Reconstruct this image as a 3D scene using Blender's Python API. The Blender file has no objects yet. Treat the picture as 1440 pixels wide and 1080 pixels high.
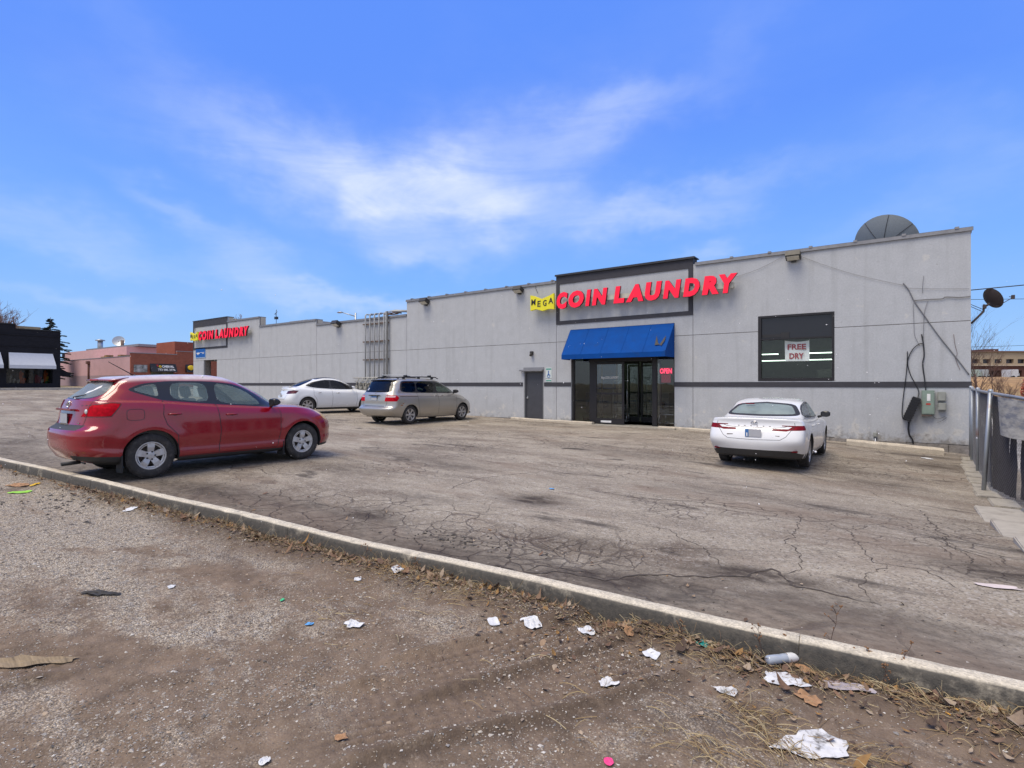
import bpy, bmesh, math, random
import numpy as np
from mathutils import Vector, Matrix
from mathutils.bvhtree import BVHTree
from mathutils import noise as mnoise

# ------------------------------------------------------------------ camera, world, sun, exposure
S = bpy.context.scene
COL = S.collection
CAM = (0.0, -19.85, 1.6)
CA, SA = 0.8127, 0.5827          # camera yaw: forward = (-SA, CA)
cam_d = bpy.data.cameras.new("camera"); cam = bpy.data.objects.new("camera", cam_d); COL.objects.link(cam)
cam.location = CAM
cam.rotation_euler = (math.radians(90), 0, math.atan2(SA, CA))
cam_d.sensor_width = 36.0; cam_d.lens = 19.0; cam_d.clip_end = 3000; cam_d.clip_start = 0.05
S.camera = cam
S.view_settings.view_transform = 'Standard'; S.view_settings.look = 'None'
S.view_settings.exposure = 0.0; S.view_settings.gamma = 1.0
S.cycles.use_denoising = True
S.cycles.max_bounces = 7; S.cycles.transparent_max_bounces = 14
SUN_EL, SUN_AZ = math.radians(64), math.radians(200)   # azimuth: from +Y clockwise
sd = Vector((math.sin(SUN_AZ)*math.cos(SUN_EL), math.cos(SUN_AZ)*math.cos(SUN_EL), math.sin(SUN_EL)))
sun_d = bpy.data.lights.new("sun", 'SUN'); sun = bpy.data.objects.new("sun", sun_d); COL.objects.link(sun)
sun_d.energy = 3.1; sun_d.angle = math.radians(34); sun_d.color = (1.0, 0.89, 0.73)
sun.rotation_euler = sd.to_track_quat('Z', 'Y').to_euler()

class NT:
    """tiny node-tree helper"""
    def __init__(s, tree): s.t = tree; s.n = tree.nodes; s.l = tree.links
    def add(s, typ, **kw):
        n = s.n.new(typ)
        for k, v in kw.items():
            if k.startswith('i_'): pass
            else: setattr(n, k, v)
        return n
    def put(s, sock, v):
        if v is None: return
        if isinstance(v, bpy.types.NodeSocket): s.l.new(v, sock)
        else: sock.default_value = v
    def math(s, op, a, b=None, c=None, clamp=False):
        n = s.add('ShaderNodeMath', operation=op, use_clamp=clamp)
        s.put(n.inputs[0], a); s.put(n.inputs[1], b)
        if c is not None: s.put(n.inputs[2], c)
        return n.outputs[0]
    def vmath(s, op, a, b=None):
        n = s.add('ShaderNodeVectorMath', operation=op); s.put(n.inputs[0], a); s.put(n.inputs[1], b)
        return n.outputs['Value'] if op in ('DOT_PRODUCT', 'LENGTH') else n.outputs[0]
    def mix(s, f, a, b, blend='MIX'):
        n = s.add('ShaderNodeMix', data_type='RGBA', blend_type=blend)
        s.put(n.inputs[0], f); s.put(n.inputs[6], a); s.put(n.inputs[7], b); return n.outputs[2]
    def noise(s, vec, scale, detail=3, rough=0.55, dist=0.0):
        n = s.add('ShaderNodeTexNoise'); s.put(n.inputs['Vector'], vec)
        n.inputs['Scale'].default_value = scale; n.inputs['Detail'].default_value = detail
        n.inputs['Roughness'].default_value = rough; n.inputs['Distortion'].default_value = dist
        return n.outputs[0]
    def voro(s, vec, scale, feature='F1', out='Distance'):
        n = s.add('ShaderNodeTexVoronoi', feature=feature); s.put(n.inputs['Vector'], vec)
        n.inputs['Scale'].default_value = scale; return n.outputs[out]
    def ramp(s, f, stops):
        n = s.add('ShaderNodeValToRGB'); s.put(n.inputs[0], f); e = n.color_ramp.elements
        while len(e) < len(stops): e.new(0.5)
        for q, (p, c) in zip(e, stops):
            q.position = p; q.color = (c, c, c, 1) if not hasattr(c, '__len__') else (*c[:3], 1)
        return n.outputs[0]
    def rng(s, v, a, b, c=0.0, d=1.0, smooth=False):
        n = s.add('ShaderNodeMapRange', clamp=True)
        if smooth: n.interpolation_type = 'SMOOTHSTEP'
        s.put(n.inputs[0], v); n.inputs[1].default_value = a; n.inputs[2].default_value = b
        n.inputs[3].default_value = c; n.inputs[4].default_value = d; return n.outputs[0]
    def mapv(s, vec, scale=(1, 1, 1), rot=(0, 0, 0), loc=(0, 0, 0)):
        n = s.add('ShaderNodeMapping'); s.put(n.inputs[0], vec)
        n.inputs['Scale'].default_value = scale; n.inputs['Rotation'].default_value = rot
        n.inputs['Location'].default_value = loc; return n.outputs[0]
    def xyz(s, v):
        n = s.add('ShaderNodeSeparateXYZ'); s.put(n.inputs[0], v); return n.outputs

W = bpy.data.worlds.new("World"); S.world = W; W.use_nodes = True
W.node_tree.nodes.clear()
t = NT(W.node_tree)
sky = t.add('ShaderNodeTexSky', sky_type='NISHITA'); sky.sun_disc = False
sky.sun_elevation = SUN_EL; sky.sun_rotation = SUN_AZ; sky.altitude = 100
sky.air_density = 1.0; sky.dust_density = 0.3; sky.ozone_density = 1.6
tc = t.add('ShaderNodeTexCoord').outputs['Generated']
d = t.xyz(tc)
# sky directions as azimuth (degrees from the bearing of the road) and elevation
fx = t.math('ADD', t.math('MULTIPLY', d[0], CA), t.math('MULTIPLY', d[1], SA))
fy = t.math('ADD', t.math('MULTIPLY', d[0], -SA), t.math('MULTIPLY', d[1], CA))
az = t.math('MULTIPLY', t.math('ARCTAN2', fx, fy), 180/math.pi)
el = t.math('MULTIPLY', t.math('ARCSINE', d[2]), 180/math.pi)
cv = t.add('ShaderNodeCombineXYZ'); t.put(cv.inputs[0], az); t.put(cv.inputs[1], el); cv = cv.outputs[0]
warp = t.noise(t.mapv(cv, (0.10, 0.16, 1)), 1.0, 4, 0.6)
warp2 = t.noise(t.mapv(cv, (0.10, 0.16, 1), loc=(7, 3, 0)), 1.0, 4, 0.6)
azw = t.math('ADD', az, t.math('MULTIPLY', t.math('SUBTRACT', warp, 0.5), 14))
elw = t.math('ADD', el, t.math('MULTIPLY', t.math('SUBTRACT', warp2, 0.5), 9))
def azel(px, py):
    dx = (px-720)/760; return math.degrees(math.atan(dx)), math.degrees(math.atan((540-py)/760/math.hypot(1, dx)))
CLOUDS = [(450, 240, 190, 42, -10, .50), (620, 270, 140, 52, -8, .95), (690, 245, 110, 70, 0, .30), (880, 160, 110, 30, 8, .42), (770, 205, 90, 60, 30, .16),
          (250, 120, 170, 40, -38, .12), (365, 365, 70, 30, -15, .42), (245, 290, 70, 18, -15, .34), (580, 350, 70, 24, -12, .42), (60, 315, 150, 30, -12, .28),
          (980, 285, 180, 24, 12, .28), (1005, 350, 40, 18, 20, .36), (500, 425, 110, 13, 0, .5), (1040, 60, 90, 30, 40, .08), (1300, 285, 170, 34, 14, .12), (110, 415, 130, 14, 0, .25),
          (1390, 190, 120, 40, -20, .15), (860, 300, 110, 22, 3, .34), (380, 400, 120, 18, -8, .25)]
acc = None
for (px, py, rx, ry, ang, s_) in CLOUDS:
    a0, e0 = azel(px, py); ka = 55/760.0 * math.cos(math.radians(a0)); 
    ra, re = rx*ka, ry*ka
    c_, s2 = math.cos(math.radians(ang)), math.sin(math.radians(ang))
    da = t.math('SUBTRACT', azw, a0); de = t.math('SUBTRACT', elw, e0)
    u = t.math('ADD', t.math('MULTIPLY', da, c_/ra), t.math('MULTIPLY', de, s2/ra))
    v = t.math('ADD', t.math('MULTIPLY', da, -s2/re), t.math('MULTIPLY', de, c_/re))
    r2 = t.math('ADD', t.math('MULTIPLY', u, u), t.math('MULTIPLY', v, v))
    g = t.math('MULTIPLY', t.math('POWER', 2.718, t.math('MULTIPLY', r2, -1.0)), s_)
    acc = g if acc is None else t.math('ADD', acc, g)
wisp = t.noise(t.mapv(cv, (0.055, 0.22, 1), rot=(0, 0, math.radians(12))), 1.0, 7, 0.62, 0.6)
wisp = t.rng(wisp, 0.26, 0.76, 0.30, 1.15)
cl = t.math('MULTIPLY', acc, wisp, clamp=True)
veil = t.math('MULTIPLY', t.rng(t.noise(t.mapv(cv, (0.03, 0.07, 1), loc=(3, 1, 0)), 1.0, 5, 0.6), 0.45, 0.8), 0.06)
cl = t.math('MINIMUM', t.math('ADD', cl, veil), 0.9)
hs = t.add('ShaderNodeHueSaturation'); hs.inputs['Saturation'].default_value = 1.15; hs.inputs['Value'].default_value = 1.0
t.put(hs.inputs['Color'], sky.outputs[0])
grad = t.add('ShaderNodeValToRGB'); t.put(grad.inputs[0], t.math('DIVIDE', el, 60.0))
ge = grad.color_ramp.elements; ge.new(0.2); ge.new(0.45)
for q, (p, c) in zip(ge, [(0.0, (3.9, 6.4, 10.0)), (0.17, (2.3, 5.0, 10.6)), (0.42, (1.35, 3.3, 10.6)), (1.0, (1.1, 2.85, 10.4))]):
    q.position = p; q.color = (c[0]/10, c[1]/10, c[2]/10, 1)
gr = t.mix(1.0, grad.outputs[0], (10, 10, 10, 1), 'MULTIPLY')
blue = t.mix(0.9, hs.outputs[0], gr)
skyc = t.mix(cl, blue, (7.6, 8.5, 10.2, 1))
# white cloud cover added overhead and behind, out of view, to neutralise the light
ov = t.math('MAXIMUM', t.rng(el, 44, 66, 0, 1, True), t.rng(fy, .25, -.35, 0, .62, True))
ovn = t.rng(t.noise(tc, 2.2, 4, .6), .3, .7, .80, 1.0)
skyc = t.mix(t.math('MULTIPLY', ov, ovn), skyc, (9.6, 9.3, 9.0, 1))
bg = t.add('ShaderNodeBackground'); t.put(bg.inputs[0], skyc); bg.inputs[1].default_value = 0.1
out = t.add('ShaderNodeOutputWorld'); t.l.new(bg.outputs[0], out.inputs[0])

# ------------------------------------------------------------------ geometry of the place
def interp(x, pts):
    if x <= pts[0][0]: return pts[0][1]
    for (a, b), (c, d_) in zip(pts, pts[1:]):
        if x <= c: return b + (d_-b)*(x-a)/(c-a)
    return pts[-1][1]
GW = [(-300, 1.9), (-88, 1.5), (-66, 1.2), (-45, .62), (-24, .18), (-16, .08), (-13, .0), (-6, -.07), (-2, -.18), (1.6, -.38), (6, -.5), (40, -.8), (300, -1)]
GN = [(-300, 1.9), (-88, 1.5), (-66, 1.2), (-45, .62), (-24, .25), (-10, .10), (-4, 0), (4, -.05), (40, -.8), (300, -1)]
_gx = np.array([p[0] for p in GW]); _gz = np.array([p[1] for p in GW])
_hx = np.array([p[0] for p in GN]); _hz = np.array([p[1] for p in GN])
def gz(x, y):
    k = np.clip((np.asarray(y, float)+14.5)/6.0, 0, 1); k = k*k*(3-2*k)
    r = np.interp(x, _gx, _gz)*k + np.interp(x, _hx, _hz)*(1-k)
    return float(r) if np.ndim(r) == 0 else r
def ray(px, py):
    a = (px-720)/760; b = (540-py)/760
    return Vector((CA*a - SA, SA*a + CA, b))
def P(px, py, depth):
    return Vector(CAM) + ray(px, py)*depth
def PY(px, py, y):                 # survey point on the plane Y = y
    r = ray(px, py); k = (y-CAM[1])/r.y; return Vector(CAM) + r*k
def PX(px, py, x):
    r = ray(px, py); k = (x-CAM[0])/r.x; return Vector(CAM) + r*k
def G(px, py):                     # survey point on the ground
    r = ray(px, py); k = -1.6/r.z
    for _ in range(12):
        p = Vector(CAM) + r*k; k = (gz(p.x, p.y)-1.6)/r.z
    return Vector(CAM) + r*k

# ------------------------------------------------------------------ object helpers
def tag(o, label=None, cat=None, group=None, kind=None):
    if label: o['label'] = label
    if cat: o['category'] = cat
    if group: o['group'] = group
    if kind: o['kind'] = kind
    return o
def empty(name, loc, label=None, cat=None, group=None, rz=0.0):
    o = bpy.data.objects.new(name, None); COL.objects.link(o); o.location = loc; o.rotation_euler = (0, 0, rz)
    o.empty_display_size = 0.2
    return tag(o, label, cat, group)
class MB:
    def __init__(s): s.v = []; s.f = []; s.m = []; s.sm = []
    def add(s, vs, fs, m=0, smooth=False):
        b = len(s.v); s.v += [tuple(p) for p in vs]
        for f in fs: s.f.append([i+b for i in f]); s.m.append(m); s.sm.append(smooth)
        return s
    def box(s, x0, x1, y0, y1, z0, z1, m=0, M=None):
        vs = [(x, y, z) for z in (z0, z1) for y in (y0, y1) for x in (x0, x1)]
        if M is not None: vs = [M @ Vector(p) for p in vs]
        return s.add(vs, [(0, 2, 3, 1), (4, 5, 7, 6), (0, 1, 5, 4), (2, 6, 7, 3), (0, 4, 6, 2), (1, 3, 7, 5)], m)
    def cyl(s, a, b, r, r2=None, n=10, m=0, caps=True, smooth=True):
        a = Vector(a); b = Vector(b); r2 = r if r2 is None else r2
        d_ = (b-a); 
        if d_.length < 1e-6: return s
        d_.normalize(); u = d_.orthogonal().normalized(); w = d_.cross(u)
        vs = []
        for c, rr in ((a, r), (b, r2)):
            for i in range(n):
                th = 2*math.pi*i/n; vs.append(c + (u*math.cos(th)+w*math.sin(th))*rr)
        s.add(vs, [(i, (i+1) % n, n+(i+1) % n, n+i) for i in range(n)], m, smooth)
        if caps: s.add(vs, [tuple(range(n-1, -1, -1)), tuple(range(n, 2*n))], m)
        return s
    def tube(s, pts, r, n=6, m=0):
        pts = [Vector(p) for p in pts]; q = [pts[0]]
        for p in pts[1:]:
            if (p-q[-1]).length > 1e-5: q.append(p)
        pts = q; vs = []; u = None
        for k, p in enumerate(pts):
            a = pts[max(0, k-1)]; b = pts[min(len(pts)-1, k+1)]; d_ = (b-a)
            d_ = d_.normalized() if d_.length > 1e-7 else (pts[-1]-pts[0]).normalized()
            u = d_.orthogonal().normalized() if u is None else (u-d_*u.dot(d_)).normalized()
            w = d_.cross(u); rr = r[k] if hasattr(r, '__len__') else r
            for i in range(n): th = 2*math.pi*i/n; vs.append(p+(u*math.cos(th)+w*math.sin(th))*rr)
        fs = [(k*n+i, k*n+(i+1) % n, (k+1)*n+(i+1) % n, (k+1)*n+i) for k in range(len(pts)-1) for i in range(n)]
        b0 = len(s.v); s.add(vs, fs, m, True)
        s.f.append([b0+i for i in range(n-1, -1, -1)]); s.m.append(m); s.sm.append(False)
        e0 = b0+(len(pts)-1)*n; s.f.append([e0+i for i in range(n)]); s.m.append(m); s.sm.append(False)
        return s
    def prism(s, poly, fn, h0, h1, m=0):        # poly in 2D, fn(u, v, h) -> 3D
        n = len(poly); vs = [fn(u, v, h0) for u, v in poly] + [fn(u, v, h1) for u, v in poly]
        s.add(vs, [tuple(range(n)), tuple(range(2*n-1, n-1, -1))] + [((i+1) % n, i, n+i, n+(i+1) % n) for i in range(n)], m)
        return s
    def lathe(s, prof, c, ax, n=28, m=0, a0=0, a1=2*math.pi):   # prof: (radius, along)
        c = Vector(c); ax = Vector(ax).normalized(); u = ax.orthogonal().normalized(); w = ax.cross(u)
        full = abs(a1-a0-2*math.pi) < 1e-6; cols = n if full else n+1
        vs = []
        for i in range(cols):
            th = a0+(a1-a0)*i/n
            for r, h in prof: vs.append(c + ax*h + (u*math.cos(th)+w*math.sin(th))*r)
        k = len(prof); fs = []
        for i in range(n):
            j = (i+1) % cols
            for q in range(k-1): fs.append((i*k+q, j*k+q, j*k+q+1, i*k+q+1))
        return s.add(vs, fs, m, True)
    def sphere(s, c, r, n=10, m=0, sc=(1, 1, 1)):
        pr = [(max(1e-4, math.sin(math.pi*i/n)), -math.cos(math.pi*i/n)) for i in range(n+1)]
        b = len(s.v); s.lathe([(p[0], p[1]) for p in pr], (0, 0, 0), (0, 0, 1), max(8, n), m)
        for i in range(b, len(s.v)):
            p = s.v[i]; s.v[i] = (c[0]+p[0]*r*sc[0], c[1]+p[1]*r*sc[1], c[2]+p[2]*r*sc[2])
        return s
    def mesh(s, name, mats, bevel=0.0):
        me = bpy.data.meshes.new(name); me.from_pydata(s.v, [], s.f)
        for m_ in (mats if isinstance(mats, (list, tuple)) else [mats]): me.materials.append(m_)
        me.polygons.foreach_set('material_index', s.m); me.polygons.foreach_set('use_smooth', s.sm)
        bm = bmesh.new(); bm.from_mesh(me)
        bmesh.ops.remove_doubles(bm, verts=bm.verts, dist=1e-5)
        bmesh.ops.recalc_face_normals(bm, faces=bm.faces)
        if bevel > 0:
            ed = [e for e in bm.edges if len(e.link_faces) == 2 and e.calc_face_angle(0) > 0.6]
            bmesh.ops.bevel(bm, geom=ed, offset=bevel, segments=2, affect='EDGES', clamp_overlap=True)
        bm.to_mesh(me); bm.free()
        return me
    def build(s, name, mats, parent=None, bevel=0.0):
        o = bpy.data.objects.new(name, s.mesh(name, mats, bevel)); COL.objects.link(o)
        if parent is not None: o.parent = parent
        return o
def np_mesh(name, v, f, mats, mi=None, smooth=False, parent=None):
    """v (n,3); f (m,k) constant k"""
    me = bpy.data.meshes.new(name); v = np.asarray(v, np.float32); f = np.asarray(f, np.int32)
    me.vertices.add(len(v)); me.vertices.foreach_set('co', v.ravel())
    k = f.shape[1]; me.loops.add(f.size); me.loops.foreach_set('vertex_index', f.ravel())
    me.polygons.add(len(f)); me.polygons.foreach_set('loop_start', np.arange(0, f.size, k, dtype=np.int32))
    me.polygons.foreach_set('loop_total', np.full(len(f), k, np.int32))
    for m_ in (mats if isinstance(mats, (list, tuple)) else [mats]): me.materials.append(m_)
    if mi is not None: me.polygons.foreach_set('material_index', np.asarray(mi, np.int32))
    me.polygons.foreach_set('use_smooth', np.full(len(f), smooth))
    me.update(calc_edges=True); me.validate()
    o = bpy.data.objects.new(name, me); COL.objects.link(o)
    if parent is not None: o.parent = parent
    return o
def children(o): return [c for c in bpy.data.objects if c.parent == o]
def copy_tree(o, parent=None):
    kids = children(o); inv = o.matrix_parent_inverse.copy(); c = o.copy(); COL.objects.link(c); c.parent = parent
    if parent is not None: c.matrix_parent_inverse = inv
    for k in kids: copy_tree(k, c)
    return c
def text_mesh(body, w, h, depth, mat, bold=0.0, shear=0.0, spacing=1.0):
    cu = bpy.data.curves.new('t', 'FONT'); cu.body = body; cu.size = 1.0; cu.offset = bold; cu.shear = shear
    cu.space_character = spacing; cu.resolution_u = 3
    o = bpy.data.objects.new('t', cu); COL.objects.link(o)
    bpy.context.view_layer.update()
    me = bpy.data.meshes.new_from_object(o.evaluated_get(bpy.context.evaluated_depsgraph_get()))
    bpy.data.objects.remove(o)
    bm = bmesh.new(); bm.from_mesh(me); bmesh.ops.remove_doubles(bm, verts=bm.verts, dist=1e-5)
    xs = [v_.co.x for v_ in bm.verts]; ys = [v_.co.y for v_ in bm.verts]
    x0, x1, y0, y1 = min(xs), max(xs), min(ys), max(ys)
    for v_ in bm.verts: v_.co = Vector(((v_.co.x-x0)/(x1-x0)*w, (v_.co.y-y0)/(y1-y0)*h, 0))
    if depth > 0:
        for f_ in bm.faces: 
            if f_.normal.z < 0: f_.normal_flip()
        ret = bmesh.ops.extrude_face_region(bm, geom=list(bm.faces))
        for e in ret['geom']:
            if isinstance(e, bmesh.types.BMVert): e.co.z += depth
        bmesh.ops.recalc_face_normals(bm, faces=bm.faces)
    for f_ in bm.faces: f_.smooth = False
    me2 = bpy.data.meshes.new('lettering'); bm.to_mesh(me2); bm.free(); bpy.data.meshes.remove(me)
    for m_ in (mat if isinstance(mat, (list, tuple)) else [mat]): me2.materials.append(m_)
    return me2
def text_obj(name, body, x0, z0, w, h, y, depth, mat, parent=None, face='-Y', **kw):
    """lettering on a wall: x0,z0 lower-left corner, back on plane y, facing -Y (or +X with y,x swapped)"""
    me = text_mesh(body, w, h, depth, mat, **kw)
    o = bpy.data.objects.new(name, me); COL.objects.link(o)
    if face == '-Y': o.matrix_world = Matrix.Translation((x0, y, z0)) @ Matrix.Rotation(math.pi/2, 4, 'X')
    else: o.matrix_world = Matrix.Translation((y, x0, z0)) @ Matrix.Rotation(math.pi/2, 4, 'Z') @ Matrix.Rotation(math.pi/2, 4, 'X')
    if parent is not None: mw = o.matrix_world.copy(); o.parent = parent; o.matrix_parent_inverse = parent_inv(parent); o.matrix_world = mw
    return o
def parent_inv(p):
    m = Matrix.LocRotScale(p.location, p.rotation_euler, p.scale)
    return m.inverted()
def adopt(o, parent):
    """parent o (built in world coordinates) keeping it in place"""
    o.parent = parent; o.matrix_parent_inverse = parent_inv(parent); return o

# ------------------------------------------------------------------ materials
def mat(name, col, rough=0.6, metal=0.0, var=0.12, vs=6.0, bump=0.0, bs=60.0, emit=0.0, coat=0.0, dirt=None, spec=0.5, ecol=None, stretch=(1, 1, 1), fleck=0.0):
    m = bpy.data.materials.new(name); m.use_nodes = True; m.node_tree.nodes.clear(); t = NT(m.node_tree)
    o = t.add('ShaderNodeOutputMaterial'); b = t.add('ShaderNodeBsdfPrincipled')
    t.l.new(b.outputs[0], o.inputs[0])
    pos = t.add('ShaderNodeNewGeometry').outputs['Position'] if stretch == (1, 1, 1) else t.mapv(t.add('ShaderNodeNewGeometry').outputs['Position'], stretch)
    c = (*col, 1)
    n = t.noise(pos, vs, 4, 0.6)
    lo = tuple(x*(1-var) for x in col)+(1,); hi = tuple(min(1, x*(1+var)) for x in col)+(1,)
    cc = t.mix(t.rng(n, 0.3, 0.7), lo, hi)
    if dirt:
        dn = t.rng(t.noise(pos, vs*0.6, 6, 0.65), dirt[1], dirt[1]+0.15)
        cc = t.mix(t.math('MULTIPLY', dn, dirt[2]), cc, (*dirt[0], 1))
    if fleck:
        fl = t.voro(pos, 90.0, 'F1', 'Color'); fv = t.math('MULTIPLY', t.xyz(fl)[0], fleck)
        cc = t.mix(fv, cc, (0, 0, 0, 1))
    t.put(b.inputs['Base Color'], cc)
    t.put(b.inputs['Roughness'], t.rng(n, 0.2, 0.8, max(0.02, rough-0.06), min(1, rough+0.06)))
    b.inputs['Metallic'].default_value = metal; b.inputs['Specular IOR Level'].default_value = spec
    if coat: b.inputs['Coat Weight'].default_value = coat; b.inputs['Coat Roughness'].default_value = 0.06
    if emit: b.inputs['Emission Color'].default_value = (*(ecol or col), 1); b.inputs['Emission Strength'].default_value = emit
    if bump:
        bn = t.add('ShaderNodeBump'); bn.inputs['Strength'].default_value = 1.0; bn.inputs['Distance'].default_value = bump
        t.put(bn.inputs['Height'], t.noise(pos, bs, 4, 0.6)); t.l.new(bn.outputs[0], b.inputs['Normal'])
    return m
def glass(name, tint, refl=1.0, rough=0.0, film=0.0, fcol=(.55, .60, .58)):
    m = bpy.data.materials.new(name); m.use_nodes = True; m.node_tree.nodes.clear(); t = NT(m.node_tree)
    o = t.add('ShaderNodeOutputMaterial'); tr = t.add('ShaderNodeBsdfTransparent'); tr.inputs[0].default_value = (*tint, 1)
    gl = t.add('ShaderNodeBsdfGlossy'); gl.inputs['Roughness'].default_value = rough; gl.inputs[0].default_value = (1, 1, 1, 1)
    n = t.add('ShaderNodeNewGeometry'); pos = n.outputs['Position']
    bn = t.add('ShaderNodeBump'); bn.inputs['Distance'].default_value = 0.004; bn.inputs['Strength'].default_value = 0.3
    t.put(bn.inputs['Height'], t.noise(pos, 1.6, 2)); t.l.new(bn.outputs[0], gl.inputs['Normal'])
    lw = t.add('ShaderNodeFresnel'); lw.inputs[0].default_value = 1.5
    f = t.math('MULTIPLY', lw.outputs[0], refl, clamp=True)
    mx = t.add('ShaderNodeMixShader'); t.put(mx.inputs[0], f); t.l.new(tr.outputs[0], mx.inputs[1]); t.l.new(gl.outputs[0], mx.inputs[2])
    if film:
        df = t.add('ShaderNodeBsdfDiffuse'); df.inputs[0].default_value = (*fcol, 1); m2 = t.add('ShaderNodeMixShader')
        t.put(m2.inputs[0], t.rng(t.noise(pos, 2.5, 4, .6), .2, .8, film*.75, film*1.25)); t.l.new(mx.outputs[0], m2.inputs[1]); t.l.new(df.outputs[0], m2.inputs[2]); mx = m2
    t.l.new(mx.outputs[0], o.inputs[0]); return m
M = {}
M['black'] = mat('black_rubber', (.02, .02, .022), .6)
M['darkmetal'] = mat('dark_metal', (.045, .045, .05), .45, .3)
M['steel'] = mat('galvanised_steel', (.42, .44, .46), .42, .8, bump=.001)
M['white'] = mat('white_paint', (.78, .78, .76), .5)
M['conc'] = mat('concrete', (.42, .385, .32), .9, bump=.004, bs=90, dirt=((.12, .11, .10), .52, .6), fleck=.25)
# ------------------------------------------------------------------ ground
rng = np.random.default_rng(7)
def vnoise(x, y, s, seed=0):
    """smooth 2-D value noise, numpy"""
    x = np.asarray(x)*s; y = np.asarray(y)*s; xi = np.floor(x).astype(np.int64); yi = np.floor(y).astype(np.int64)
    fx_, fy_ = x-xi, y-yi; fx_ = fx_*fx_*(3-2*fx_); fy_ = fy_*fy_*(3-2*fy_)
    def h(a, b):
        n = (a*374761393 + b*668265263 + seed*974634777) & 0xffffffff
        n = ((n ^ (n >> 13))*1274126177) & 0xffffffff
        return ((n ^ (n >> 16)) & 0xffff)/65535.0
    return (h(xi, yi)*(1-fx_)+h(xi+1, yi)*fx_)*(1-fy_) + (h(xi, yi+1)*(1-fx_)+h(xi+1, yi+1)*fx_)*fy_
def fbm(x, y, s, o=4, seed=0):
    r = 0; a = .5
    for k in range(o): r = r + a*(vnoise(x, y, s*2**k, seed+k*11)-.5); a *= .5
    return r
def sheet(name, xs, ys, mats, fn, smooth=True, keep=None):
    X, Y = np.meshgrid(xs, ys); Z = fn(X, Y); nx, ny = len(xs), len(ys)
    v = np.stack([X.ravel(), Y.ravel(), Z.ravel()], 1)
    i = (np.arange(ny-1)[:, None]*nx + np.arange(nx-1)[None, :]).ravel()
    f = np.stack([i, i+1, i+1+nx, i+nx], 1)
    if keep is not None:
        c = v[f].mean(1); f = f[keep(c[:, 0], c[:, 1])]
        used = np.unique(f); mp = np.full(len(v), -1); mp[used] = np.arange(len(used)); v = v[used]; f = mp[f]
    return np_mesh(name, v, f, mats, smooth=smooth)
# kerb line (back edge of its top) in plan
K0, K1 = Vector((-13.4, -17.27)), Vector((.51, -16.12))
kd = (K1-K0).normalized(); kn = Vector((-kd.y, kd.x))         # kn points to the building
def kerb_y(x): return K0.y + (np.asarray(x)-K0.x)*(kd.y/kd.x)
def kdist(x, y): return (np.asarray(y)-kerb_y(x))*kd.x        # >0 on the car park side

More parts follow.
